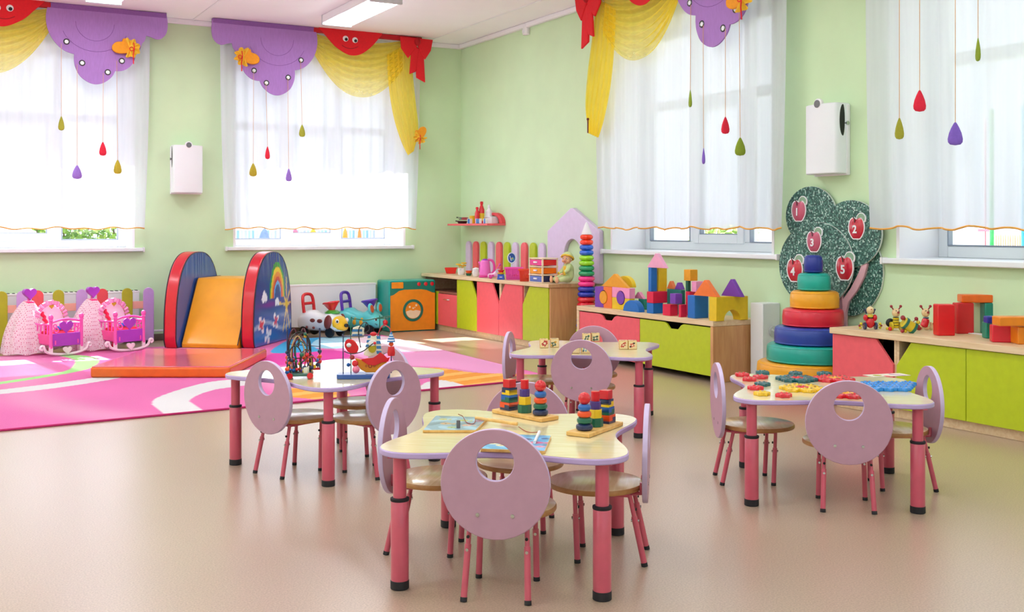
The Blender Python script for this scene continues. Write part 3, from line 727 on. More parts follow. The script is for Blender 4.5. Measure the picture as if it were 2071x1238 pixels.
b = MB().xf((.012, -.089, .365), (0, R(25), 0)).cbox((0, 0, 0), (.062, .006, .012)); b.build('valve_slot', mat('grey_valve_slot', '#e4e6e6', .4), v_)

# ---- coloured picket fence in front of the left radiator
def picket_outline(wd, z0, z1, n_=9):
    r_ = wd/2
    return [(-r_, z0), (r_, z0)]+[(r_*math.cos(PI*k/(n_-1)), z1-r_+r_*math.sin(PI*k/(n_-1))) for k in range(n_)]
M_oliv = mat('olive_board', '#b3ad1c', .42, .04, 25); M_lil3 = mat('orchid_board', '#cba0da', .42, .03, 25); M_red3 = mat('red_board', '#f04c52', .4, .03, 25); M_rail = mat('pink_board', '#f6b09c', .45, .03, 25)
FY = 10.70
t_ = thing('picket_fence', 'low indoor fence of olive, lilac and red round-topped pickets', 'fence', (.9, FY, 0))
seq = [(-70, M_lil3), (-38, M_red3), (3, M_oliv), (45, M_lil3), (76, M_red3), (118, M_oliv), (165, M_lil3), (207, M_red3), (257, M_oliv), (300, M_lil3)]
for px, mt in seq:
    xx = onb(px, 640, FY)[0]-.9
    b = MB(); b.xf((xx, 0, 0)); b.prism(picket_outline(.098, .03, .535+.0), -.018, 0, 'y'); b.build('picket', mt, t_, bev=.004)
x0 = onb(-80, 640, FY)[0]-.9; x1 = onb(303, 640, FY)[0]-.9
for z in (.10, .335): MB().box(x0, x1, .0, .02, z, z+.07).build('rail', M_rail, t_, bev=.003)
for xx in (x0+.2, (x0+x1)/2, x1-.03): MB().box(xx-.02, xx+.02, -.03, .03, 0, .032).build('foot', M_black, t_, bev=.004)

# ---- round-topped boards and the house on the wall behind the corner cabinet
t_ = thing('decor_fence', 'row of ten lilac, coral and lime picket boards on the wall behind the corner cabinet', 'wall boards', (XR, 9.94, .62), -PI/2)
for k, px in enumerate((947.7, 962, 977.5, 993, 1009, 1025, 1042, 1060, 1078, 1096)):
    u = -(onr(px, 520, XR-.02)[0]-9.94)
    b = MB(); b.xf((u, 0, 0)); b.prism(picket_outline(.108, 0, .338), -.032, 0, 'y'); b.build('picket', (M_lilac2, M_coral, M_lime)[k % 3], t_, bev=.006)
t_ = thing('house_panel', 'pale lilac house-shaped board with an arched opening on the wall', 'wall board', (XR, 8.533, .60), -PI/2)
hl, hr, sh = -.44, .465, .475
arch = [(-.15, 0), (-.15, .25)]+[(-.15*math.cos(PI*k/12), .25+.15*math.sin(PI*k/12)) for k in range(1, 12)]+[(.15, .25), (.15, 0)]
outl = [(hl, 0), (hl, sh), (-.02, .69), (.02, .69), (hr, sh), (hr, 0)]+[(q[0]+.01, q[1]) for q in arch[::-1]]
MB().prism(outl, -.045, 0, 'y').build('board', M_lilac2, t_, bev=.005)

# ---- the small red shelf near the corner with its toys
t_ = thing('wall_shelf', 'small red wall shelf with a rounded end near the room corner', 'shelf', (XR, 10.36, 1.13), -PI/2)
MB().box(-.48, .47, -.22, 0, 0, .022).build('board', M_coral, t_, bev=.004)
b = MB(); aro = [(.29+.18*math.cos(a), .022+.115*math.sin(a)) for a in [PI/2*k/10 for k in range(11)]]; ari = [(.29+.12*math.cos(a), .022+.085*math.sin(a)) for a in [PI/2*k/10 for k in range(11)]]
b.prism([(.16, .137)]+aro[::-1]+ari+[(.16, .107)], -.05, 0, 'y'); b.build('end_arc', mat('shelf_red', '#e0424c', .4), t_, bev=.004)
SZ = 1.152
def spot(px, x=5.35): return onr(px, 450, x)[0]
def lathe_thing(name, lab, cat, loc, parts, group=None, seg=22):
    q = thing(name, lab, cat, loc, 0, group)
    for nm, pr, mt in parts: MB().lathe(pr, seg).build(nm, mt, q)
    return q
ketch = [(.024, 0), (.026, .01), (.026, .055), (.016, .085), (.010, .10), (.010, .112)]
q = lathe_thing('toy_bottle', 'taller red toy sauce bottle standing on the wall shelf', 'toy bottle', (5.34, spot(974, 5.34), SZ), [('body', [(.028, 0), (.03, .01), (.03, .15), (.018, .185), (.012, .20)], M_red), ('cap', [(.016, .20), (.018, .215), (.018, .232), (.01, .236)], M_red)], 'red bottles on the wall shelf')
MB().lathe([(.0305, .03), (.0305, .11)], 20, caps=False).build('label', M_yel, q)
lathe_thing('toy_bottle', 'shorter red toy sauce bottle on the wall shelf, left of the taller one', 'toy bottle', (5.285, spot(965, 5.285), SZ), [('body', [(.024, 0), (.026, .01), (.026, .105), (.014, .14), (.011, .15)], M_red), ('cap', [(.014, .15), (.016, .158), (.016, .172), (.009, .176)], M_red)], 'red bottles on the wall shelf')
lathe_thing('toy_cup', 'yellow toy cup on the wall shelf', 'toy cup', (5.36, spot(956, 5.36), SZ), [('cup', [(.03, 0), (.036, .085), (.033, .085), (.028, .01), (.01, .006)], M_yel)])
lathe_thing('toy_bottle', 'small white toy dropper bottle on the wall shelf', 'toy bottle', (5.40, spot(989, 5.40), SZ+.075), [('body', [(.034, 0), (.036, .01), (.036, .055), (.02, .075), (.012, .085)], M_white), ('cap', [(.012, .085), (.014, .09), (.014, .115), (.006, .125)], M_pvc)])
def simple_box(name, lab, cat, c, d, mt, rz=0, group=None, bev=.004, lid=None):
    q = thing(name, lab, cat, (c[0], c[1], c[2]), rz, group)
    MB().box(-d[0]/2, d[0]/2, -d[1]/2, d[1]/2, 0, d[2]).build('body', mt, q, bev=bev)
    if lid: MB().box(-d[0]/2-.003, d[0]/2+.003, -d[1]/2-.003, d[1]/2+.003, d[2], d[2]+.008).build('lid', lid, q, bev=.002)
    return q
simple_box('toy_carton', 'long white toy carton on the right of the wall shelf', 'toy box', (5.40, spot(992, 5.40), SZ), (.08, .20, .066), M_white, lid=M_pvc)
for px, wd, lab in ((950, .06, 'blue toy carton on the wall shelf, nearest the pans'), (968, .085, 'wide blue toy carton below the red bottles on the wall shelf'), (982, .05, 'narrow blue toy carton at the right of the blue row on the wall shelf')):
    q = simple_box('toy_packet', lab, 'toy box', (5.252, spot(px, 5.252), SZ), (.024, wd, .05), M_blu, group='blue cartons on the wall shelf')
    for s in (-1, 1): MB().box(-.013, .013, s*wd/2-.004, s*wd/2+.004, 0, .052).build('white_edge', M_white, q)
for k, (px, zz, lab) in enumerate(((935, 0, 'dark toy frying pan lying at the left end of the wall shelf'), (937, .04, 'dark toy pan stacked on top of another at the left of the wall shelf'))):
    q = thing('toy_pan', lab, 'toy pan', (5.33, spot(px, 5.33), SZ+zz), 0, 'toy pans on the wall shelf')
    MB().lathe([(.045, 0), (.062, .03), (.058, .03), (.042, .006), (.01, .005)], 22).build('bowl', M_chrome if k else mat('dark_pan', '#3a2428', .35), q)
    MB().tube([(-.01, .055, .024), (-.02, .12, .03)], .007, 8).build('handle', M_black, q)

# ---- the apple tree counting panel
m = bpy.data.materials.new('mosaic_foil'); m.use_nodes = True
n = m.node_tree.nodes; l = m.node_tree.links; p = n['Principled BSDF']; p.inputs['Roughness'].default_value = .45
t = n.new('ShaderNodeTexCoord'); mu = n.new('ShaderNodeVectorMath'); mu.operation = 'SCALE'; mu.inputs['Scale'].default_value = 112
fl = n.new('ShaderNodeVectorMath'); fl.operation = 'FLOOR'; wn = n.new('ShaderNodeTexWhiteNoise'); wn.noise_dimensions = '3D'
rp = n.new('ShaderNodeValToRGB'); e = rp.color_ramp.elements; e[0].position = 0; e[0].color = lin('#1f3d3a'); e[1].position = .98; e[1].color = lin('#bcd8ce')
for ps, cl in ((.35, '#2c5a50'), (.62, '#3f7366'), (.86, '#6f9c90')): k = e.new(ps); k.color = lin(cl)
mk = n.new('ShaderNodeVectorMath'); mk.operation = 'MULTIPLY'; mk.inputs[1].default_value = (1, 0, 1)
l.new(t.outputs['Object'], mk.inputs[0]); l.new(mk.outputs[0], mu.inputs[0]); l.new(mu.outputs[0], fl.inputs[0]); l.new(fl.outputs[0], wn.inputs[0]); l.new(wn.outputs['Value'], rp.inputs[0]); l.new(rp.outputs[0], p.inputs['Base Color'])
M_mos = m
M_rim = mat('pale_panel_edge', '#d9e0da', .5)
TY, TZ = 5.30, .0
t_ = thing('apple_tree_panel', 'dark green mosaic apple tree board with a pink trunk on the wall', 'wall board', (XR, TY, TZ), -PI/2)
def tp(px, py, x=XR-.03):
    a, b_ = onr(px, py, x); return (-(a-TY), b_-TZ)
def crown(P, o0, name):
    Q = smoothpoly([tp(*q) for q in P], 5)
    MB().prism(Q, -o0, -o0+.016, 'y', 0, 1).build(name, [M_mos, M_rim], t_, bev=.002)
def ell(cx, cy, rx, ry, n_=14): return [(cx+rx*math.cos(2*PI*k/n_), cy+ry*math.sin(2*PI*k/n_)) for k in range(n_)]
crown(ell(1715, 552, 68, 88), .018, 'crown')
crown(ell(1641, 437, 51, 60), .034, 'crown')
crown(ell(1724, 473, 62, 68), .044, 'crown')
tr1 = [tp(*q) for q in [(1697, 672), (1697, 640), (1692, 615), (1680, 590), (1697, 601), (1703, 592), (1707, 605), (1722, 583), (1738, 552), (1744, 536), (1756, 533), (1750, 558), (1735, 588), (1718, 610), (1713, 632), (1713, 672)]]
MB().prism(tr1, -.040, -.02, 'y').build('trunk', mat('pink_trunk', '#d9a9b2', .45), t_, bev=.003)
for P in ([(1700, 603), (1704, 598), (1706, 622), (1704, 634), (1700, 628)], [(1702, 658), (1707, 648), (1709, 662), (1708, 672), (1702, 672)]):
    MB().prism([tp(*q) for q in P], -.0425, -.04, 'y').build('bark_mark', mat('bark_mark', '#8f6a74', .5), t_)
crown(ell(1656, 535, 75, 86), .056, 'crown')
M_app = mat('apple_red', '#cc2038', .25, .10, 12, coat=.4); M_leafg = mat('apple_leaf', '#8fae92', .5)
def apple(num, px, py, rx, ry, off, pink=False, lab=''):
    a, z = onr(px, py, XR-off); d_ = depth(XR-off, a)
    hz = ry*d_/FL; hy = hz*.92
    q = thing('apple_marker', lab, 'apple', (XR-off, a, z), -PI/2, 'numbered apples on the tree panel')
    base = [(.0, .86), (.35, 1.0), (.8, .78), (1.0, .2), (.9, -.4), (.5, -.92), (.12, -.97), (-.12, -.97), (-.5, -.92), (-.9, -.4), (-1.0, .2), (-.8, .78), (-.35, 1.0)]
    o = smoothpoly([(x_*hy*1.12, y2*hz*1.1) for x_, y2 in base], 4); MB().prism(o, -.005, 0, 'y').build('white_rim', M_white, q)
    P = smoothpoly([(x_*hy, y2*hz) for x_, y2 in base], 4); b = MB(); nn = len(P)
    v = [(x_, -.005, z2) for x_, z2 in P]+[(x_*.8, -.014, z2*.8) for x_, z2 in P]+[(x_*.4, -.018, z2*.4) for x_, z2 in P]+[(0, -.019, 0)]
    f = []
    for L_ in (0, 1): f += [(L_*nn+i, L_*nn+(i+1) % nn, (L_+1)*nn+(i+1) % nn, (L_+1)*nn+i) for i in range(nn)]
    f += [(2*nn+i, 2*nn+(i+1) % nn, 3*nn) for i in range(nn)]
    b.add(v, f); b.build('skin', mat('apple_rose', '#c4506e', .3, .08, 12, coat=.4) if pink else M_app, q, ang=80)
    lf = smoothpoly([(.1*hy, .95*hz), (.35*hy, 1.35*hz), (.8*hy, 1.4*hz), (1.15*hy, 1.1*hz), (1.05*hy, .7*hz), (.7*hy, 1.05*hz)], 4)
    lo = [((x_-.62*hy)*1.28+.62*hy, (z2-1.1*hz)*1.28+1.1*hz) for x_, z2 in lf]
    MB().prism(lo, -.006, 0, 'y').build('leaf_rim', M_white, q); MB().prism(lf, -.0085, -.006, 'y').build('leaf', M_leafg, q)
    MB().tube([(-.05*hy, -.016, .55*hz), (-.12*hy, -.016, .9*hz), (-.3*hy, -.016, 1.12*hz)], .0035, 6).build('stem', mat('apple_stem', '#4a2a2a', .6), q)
    cu = bpy.data.curves.new('numeral', 'FONT'); cu.body = str(num); cu.size = hz*1.05; cu.extrude = .0015; cu.align_x = 'CENTER'; cu.align_y = 'CENTER'; cu.offset = .0022
    tx = bpy.data.objects.new('numeral', cu); C.objects.link(tx); 
    bpy.context.view_layer.update(); me = bpy.data.meshes.new_from_object(tx.evaluated_get(bpy.context.evaluated_depsgraph_get())); bpy.data.objects.remove(tx)
    o = bpy.data.objects.new('numeral', me); C.objects.link(o); me.materials.clear(); me.materials.append(M_white); o.parent = q; o.location = (0, -.0215, -.12*hz); o.rotation_euler = (PI/2, 0, 0)
apple(1, 1616, 427, 16, 20, .036, True, 'rosy apple numbered 1 at the upper left of the tree panel')
apple(2, 1733, 462, 18, 21, .046, False, 'red apple numbered 2 at the upper right of the tree panel')
apple(3, 1647, 489, 17, 20, .058, True, 'rosy apple numbered 3 in the middle of the tree panel')
apple(4, 1608, 547, 17, 22, .058, False, 'red apple numbered 4 at the lower left, half behind the soft drums')
apple(5, 1709, 543, 19, 23, .060, False, 'red apple numbered 5 at the lower right, by the pink trunk')

# ================================================================== THE RUG
fr_, br_, fl_, bl_ = (4.116, 6.727), (4.218, 10.36), (-.45, 6.37), (-.45, 10.05)
NU, NV = 300, 240
def rugp(s, q):
    a = (fl_[0]+(fr_[0]-fl_[0])*s, fl_[1]+(fr_[1]-fl_[1])*s); b_ = (bl_[0]+(br_[0]-bl_[0])*s, bl_[1]+(br_[1]-bl_[1])*s)
    return (a[0]+(b_[0]-a[0])*q, a[1]+(b_[1]-a[1])*q, .012)
rug = thing('play_rug', 'large pink play rug with white, green, blue and orange swirls', 'rug', (0, 0, 0))
pile = MB().grid(rugp, NU, NV).build('pile', vcol('rug_pile', .95, .5, 260), rug, fix=False)
def fp(P): return smoothpoly([at(*q) for q in P], 4)
W_ = lin('#dedadd'); GR = lin('#a5dc8c'); BL = lin('#3aa6dc'); LB = lin('#a9d8ee'); MG = lin('#e23fa6'); OR = lin('#f09a34'); OR2 = lin('#f6b860'); LI = lin('#ee9fd0'); PK = lin('#df6cab'); PW = lin('#f3d6e6')
shapes = [(fp([(-60, 800), (0, 792), (108, 779), (184, 768), (230, 760), (240, 768), (108, 789), (0, 801), (-60, 808)]), W_),
          (fp([(-60, 785), (0, 776), (95, 761), (141, 750), (151, 731), (120, 722), (173, 722), (200, 733), (176, 750), (95, 766), (0, 781), (-60, 792)]), GR),
          (fp([(520, 769), (438, 774), (379, 787), (325, 805), (308, 817), (314, 829), (341, 842), (411, 838), (387, 820), (384, 813), (400, 803), (438, 791), (520, 779)]), W_),
          (fp([(520, 735), (560, 716), (640, 710), (700, 714), (720, 722), (640, 735), (560, 742)]), MG),
          (fp([(548, 716), (565, 700), (590, 689), (630, 682), (660, 684), (628, 700), (650, 712), (600, 716)]), BL),
          (fp([(655, 684), (700, 681), (760, 684), (740, 696), (690, 707), (640, 706), (630, 698)]), LB),
          (fp([(720, 684), (790, 684), (860, 700), (930, 708), (820, 714), (700, 712)]), PW),
          (fp([(700, 716), (820, 716), (930, 712), (1010, 730), (1060, 752), (1000, 760), (900, 746), (800, 740)]), LI),
          (fp([(845, 752), (886, 747), (960, 757), (1060, 760), (1130, 768), (1040, 775), (960, 782), (905, 788), (870, 770)]), OR),
          (fp([(860, 778), (890, 772), (930, 780), (935, 786), (890, 792), (850, 790)]), W_),
          (fp([(560, 788), (640, 792), (700, 796), (700, 815), (620, 810), (570, 803)]), OR)]
edgeP = lin('#c01f68')
def rugcol(c):
    n_ = math.sin(c.x*7.1+c.y*3.3)*.5+math.sin(c.x*2.7-c.y*5.9)*.5
    q_ = max(0, math.sin(c.x*4.1+c.y*1.3+1.7*math.sin(c.y*1.1)))**3
    col = [v*(1+.05*n_)+(w_-v)*.22*q_ for v, w_ in zip(PK[:3], PW[:3])]
    for P, k in shapes:
        if inpoly(c.x, c.y, P):
            col = [v*(1+.03*n_) for v in k[:3]]
            if k is OR and math.sin((c.y*.9-c.x*.25)*26) > .25: col = list(OR2[:3])
    return (*col, 1)
paint(pile, rugcol)
b = MB()
ed = [rugp(0, 0), rugp(1, 0), rugp(1, 1), rugp(0, 1)]
b.tube([(x_, y2, .0065) for x_, y2, z_ in ed], .0065, 8, closed=True); b.build('binding', mat('rug_binding', '#c4246e', .8), rug)

# ================================================================== CABINETS ALONG THE RIGHT WALL
def yr(px, x): return onr(px, 450, x)[0]
def carcass(t_, ylo, yhi, x0, x1, z0, z1, mids=(), shelf=None):
    """birch box open to the front (towards -x); local coordinates are the room's"""
    b = MB(); th = .018
    for y in (ylo, yhi-th)+tuple(m-th/2 for m in mids): b.box(x0, x1, y, y+th, z0, z1)
    b.box(x0, x1-.02, ylo+th, yhi-th, z0, z0+th); b.box(x1-.02, x1, ylo+th, yhi-th, z0+th, z1)
    if shelf: b.box(x0+.01, x1-.02, ylo+th, yhi-th, shelf-th, shelf)
    return b.build('carcass', M_birch, t_)
def zero(name, lab, cat, loc, group=None):
    """a thing whose parts are written in room coordinates: an empty with a shifted frame is avoided by an inner offset"""
    return thing(name, lab, cat, loc, 0, group)
class Loc:
    """parts in room coordinates under a thing that stands at loc"""
    def __init__(s, t_): s.t = t_; s.o = Vector(t_.location)
    def mb(s): b = MB(); b.T = Matrix.Translation(-s.o); return b
    def add(s, b, name, mt, **k): return b.build(name, mt, k.pop('par', s.t), **k)
def door(L, ylo, yhi, z0, z1, x, mt, cut=None, cz=.19, cy=.45, handle=False):
    """flat door with one top corner cut off; ylo is the right edge as seen from the room"""
    w_ = yhi-ylo
    if cut == 'R': P = [(ylo, z0), (yhi, z0), (yhi, z1), (ylo+w_*cy, z1), (ylo, z1-cz)]
    elif cut == 'L': P = [(ylo, z0), (yhi, z0), (yhi, z1-cz), (yhi-w_*cy, z1), (ylo, z1)]
    else: P = [(ylo, z0), (yhi, z0), (yhi, z1), (ylo, z1)]
    b = L.mb(); b.prism(P, x-.018, x, 'x'); return L.add(b, 'door', mt, bev=.002)

# --- corner cabinet: three units, plinth and one worktop
X5 = 5.0; Z5 = .57
yA, yB1, yB2, yC1, yC2 = yr(927, X5), yr(967.5, X5), yr(1012, X5), yr(1060, X5), yr(1115, X5)
A = thing('drawer_cabinet', 'corner cabinet unit with an open brown niche above a coral drawer', 'cabinet', (5.22, (yA+10.9)/2, 0)); L = Loc(A)
b = L.mb()
b.box(X5, 5.44, yA+.003, yA+.021, .06, Z5); b.box(X5, 5.44, 10.885, 10.9, .06, Z5); b.box(5.42, 5.44, yA+.021, 10.885, .06, Z5); b.box(X5, 5.42, yA+.021, 10.885, .06, .078)
L.add(b, 'carcass', M_birch)
b = L.mb().box(5.40, 5.42, yA+.021, 10.885, .43, Z5); L.add(b, 'niche_back', mat('niche_brown', '#6b3a34', .5), bev=0)
b = L.mb().box(X5-.006, 5.40, yA+.021, 10.885, .405, .425); L.add(b, 'shelf', mat('niche_shelf', '#8d5a4c', .4))
y1 = yr(889, X5)
b = L.mb().box(X5-.018, X5, yA+.003, y1, .065, .40); dr = L.add(b, 'drawer', M_coral, bev=.002)
ym = (yA+y1)/2; b = L.mb().tube([(X5-.018, ym+.05, .345), (X5-.04, ym+.045, .345), (X5-.04, ym-.045, .345), (X5-.018, ym-.05, .345)], .006, 8); L.add(b, 'handle', M_chrome, par=dr)
b = L.mb().box(X5-.016, X5, y1+.003, 10.885, .065, .42); L.add(b, 'side_strip', M_lime, bev=.002)
b = L.mb().box(X5+.015, X5+.03, yA, 10.9, 0, .06); L.add(b, 'plinth', M_birchx, bev=.002)
B = thing('double_cabinet', 'middle corner cabinet unit, lime and coral doors cut at the top right', 'cabinet', (5.22, (yA+yB2)/2, 0)); L = Loc(B)
carc = L.mb(); 
def unit(L, ylo, yhi, ymid, mid=True):
    b = L.mb(); th = .018
    b.box(X5, 5.44, ylo, ylo+th, .06, Z5); b.box(X5, 5.44, yhi-th, yhi, .06, Z5); b.box(5.42, 5.44, ylo+th, yhi-th, .06, Z5); b.box(X5, 5.42, ylo+th, yhi-th, .06, .078)
    if mid: b.box(X5, 5.42, ymid-.008, ymid+.008, .078, Z5)
    L.add(b, 'carcass', M_birch)
    b = L.mb().box(5.405, 5.42, ylo+th, yhi-th, .078, Z5); L.add(b, 'back_panel', mat('cabinet_inside_shade', '#4a2a24', .6))  # back painted dark for the shade behind the cut corners
    b = L.mb().box(X5+.015, X5+.03, ylo, yhi, 0, .06); L.add(b, 'plinth', M_birchx, bev=.002)
unit(L, yB2+.002, yA-.002, yB1, False)
door(L, yB1+.002, yA-.002, .065, Z5-.004, X5, M_lime, 'R', .17, .27)
door(L, yB2+.002, yB1-.002, .065, Z5-.004, X5, M_coral, 'R', .20, .28)
Cc = thing('double_cabinet', 'right corner cabinet unit, coral and lime doors cut at the top left', 'cabinet', (5.22, (yC2+yB2)/2, 0)); L = Loc(Cc)
unit(L, yC2+.02, yB2-.002, yC1, True)
door(L, yC1+.002, yB2-.002, .065, Z5-.004, X5, M_coral, 'L', .17, .26)
door(L, yC2+.022, yC1-.004, .065, Z5-.004, X5, M_lime, 'L', .17, .27)
b = L.mb().box(X5-.01, 5.445, yC2, yC2+.018, 0, Z5); L.add(b, 'end_panel', wood('end_board', '#d9a570', '#cd9562', .35, (30, 30, 3)), bev=.002)
t_ = thing('worktop', 'pale birch worktop along the corner cabinet', 'worktop', (5.22, 9.6, Z5)); L = Loc(t_)
b = L.mb().box(4.965, 5.455, yC2-.012, 10.925, Z5+.0005, .603); L.add(b, 'board', M_birch, bev=.003)
b = L.mb().box(4.9635, 5.454, yC2-.0145, yC2-.012, Z5+.002, .6015); L.add(b, 'edge_band', wood('edge_band', '#d7a878', '#c89868', .4, (30, 30, 3)))
Z5 = .603

# --- low toy cabinet with two big drawers
X4 = 4.98; y4a, y4b = yr(1166, X4), yr(1442, X4)
t_ = thing('drawer_bench', 'low birch toy cabinet with a coral drawer and a lime drawer, foam blocks on top', 'cabinet', (5.2, (y4a+y4b)/2, 0)); L = Loc(t_)
b = L.mb().box(X4, 5.42, y4b, y4a, .402, .44); L.add(b, 'top', M_birch, bev=.003)
for yy, nm in ((y4b+.001, 'end_panel'), (y4a-.031, 'end_panel')):
    b = L.mb().box(X4+.001, 5.418, yy, yy+.03, 0, .401); L.add(b, nm, MATS['end_board'] if yy < 6.5 else M_birch, bev=.002)
b = L.mb().box(5.395, 5.41, y4b+.032, y4a-.032, .05, .40); L.add(b, 'back_panel', M_dark)
b = L.mb().box(X4+.06, 5.39, y4b+.033, y4a-.033, .045, .06); L.add(b, 'base_board', M_dark)  # dark board in place of the shade under the drawers
ym = yr(1292, X4)
def big_drawer(ylo, yhi, mt):
    c_ = (ylo+yhi)/2; z1 = .393; P = [(ylo, .045), (yhi, .045), (yhi, z1), (c_+.115, z1), (c_+.085, z1-.012), (c_+.05, z1-.045), (c_-.05, z1-.045), (c_-.085, z1-.012), (c_-.115, z1), (ylo, z1)]
    b = L.mb(); b.prism(P, X4+.008, X4+.026, 'x'); d_ = L.add(b, 'drawer', mt, bev=.002)
    b = L.mb().box(X4+.03, X4+.34, ylo+.02, yhi-.02, .062, .30); L.add(b, 'drawer_box', M_dark, par=d_)
big_drawer(y4b+.034, ym-.003, M_lime); big_drawer(ym+.003, y4a-.034, M_coral)

# --- right-hand cabinet
X6 = 4.99
y6a, y61, y62 = yr(1687.5, X6), yr(1813.5, X6), yr(1958, X6); y63 = y62-(y61-y62); Z6 = .453
lab6 = ('right-hand cabinet unit with a coral door cut at the top right', 'right-hand cabinet unit with two lime doors, the first cut at the top left')
for k, (ya, yb) in enumerate(((y6a, y61), (y61, y63))):
    t_ = thing('low_cabinet', lab6[k], 'cabinet', (5.2, (ya+yb)/2, 0)); L = Loc(t_)
    b = L.mb(); th = .018
    b.box(X6, 5.44, yb+.001, yb+th, .055, Z6); b.box(X6, 5.44, ya-th, ya-.001, .055, Z6); b.box(5.42, 5.44, yb+th, ya-th, .055, Z6); b.box(X6, 5.42, yb+th, ya-th, .055, .073)
    L.add(b, 'carcass', M_birch)
    b = L.mb().box(5.40, 5.42, yb+th, ya-th, .073, Z6); L.add(b, 'back_panel', M_dark)  # near-black back, painted as the shade of the open inside
    b = L.mb().box(X6+.02, X6+.035, yb, ya, 0, .055); L.add(b, 'plinth', M_birchx, bev=.002)
    if k == 0: door(L, yb+.012, ya-.002, .06, Z6-.003, X6, M_coral, 'R', .14, .27)
    else:
        door(L, y62+.002, ya-.014, .06, Z6-.003, X6, M_lime, 'L', .14, .22); door(L, yb+.002, y62-.002, .06, Z6-.003, X6, M_lime)
t_ = thing('worktop', 'pale birch worktop of the right-hand cabinet', 'worktop', (5.2, 3.8, Z6)); L = Loc(t_)
b = L.mb().box(4.955, 5.455, y63-.02, y6a+.008, Z6+.0005, .49); L.add(b, 'board', M_birch, bev=.003)
Z6 = .49

# ================================================================== TABLES
def table(cx, cy, ang, lx, ly, ax, ay, lab, cor=.105, dip=.055):
    t_ = thing('play_table', lab, 'table', (cx, cy, 0), ang, 'wavy-edged tables')
    P = []
    n_ = 14
    for (sx, sy, a0) in ((1, 1, 0), (-1, 1, PI/2), (-1, -1, PI), (1, -1, 3*PI/2)):
        cxx, cyy = sx*(ax-cor), sy*(ay-cor)
        for k in range(9): P.append((cxx+cor*math.cos(a0+PI/2*k/8), cyy+cor*math.sin(a0+PI/2*k/8)))
        if a0 in (0, PI):                    # side along x
            s_ = 1 if a0 == 0 else -1
            for k in range(1, n_): 
                q = k/n_; P.append((s_*((ax-cor)-2*(ax-cor)*q), s_*(ay-dip*math.sin(PI*q)**2)))
        else:
            s_ = -1 if a0 == PI/2 else 1
            for k in range(1, n_):
                q = k/n_; P.append((s_*(ax-dip*math.sin(PI*q)**2), s_*(-(ay-cor)+2*(ay-cor)*q)))
    MB().prism(P, .4055, .4245, 'z', 0).build('edge_band', M_edge, t_, bev=.004)
    Q = [(x_*.992, y2*.992) for x_, y2 in P]
    MB().prism(Q, .4245, .4252, 'z').build('tabletop', M_top, t_)
    for sx in (-1, 1):
        for sy in (-1, 1):
            x_, y2 = sx*lx, sy*ly
            lg = MB().lathe([(.027, .012), (.0275, .014), (.0275, .268), (.026, .270)], 28, (x_, y2, 0)).build('leg', M_leg, t_)
            MB().lathe([(.0205, .262), (.0205, .405)], 24, (x_, y2, 0)).build('upper_tube', M_leg, lg)
            MB().lathe([(.0275, .268), (.029, .270), (.029, .277), (.022, .279)], 28, (x_, y2, 0)).build('collar', M_cap, lg)
            MB().lathe([(.0262, 0), (.0285, .002), (.0285, .026), (.0275, .027)], 28, (x_, y2, 0)).build('foot_cap', M_cap, lg)
            MB().box(x_-.03, x_+.03, y2-.03, y2+.03, .4025, .4057).build('mounting_plate', M_leg, lg)
    return t_
A1 = math.atan2(-.62, .785); A2 = math.atan2(-.933, .36); A3 = math.atan2(-.65, .76); A4 = math.atan2(-.636, .772)
table(1.766, 3.118, A1, .309, .345, .385, .395, 'nearest wavy-edged table, holding two shape stackers and fishing boards')
table(1.752, 4.82, A2, .327, .327, .39, .39, 'wavy-edged table on the left, holding two wire bead mazes')
table(3.336, 5.085, A3, .318, .35, .385, .395, 'wavy-edged table at the back centre, holding wooden picture cubes')
table(3.385, 3.335, A4, .314, .347, .385, .395, 'wavy-edged table on the right, covered with plastic mosaic pieces')

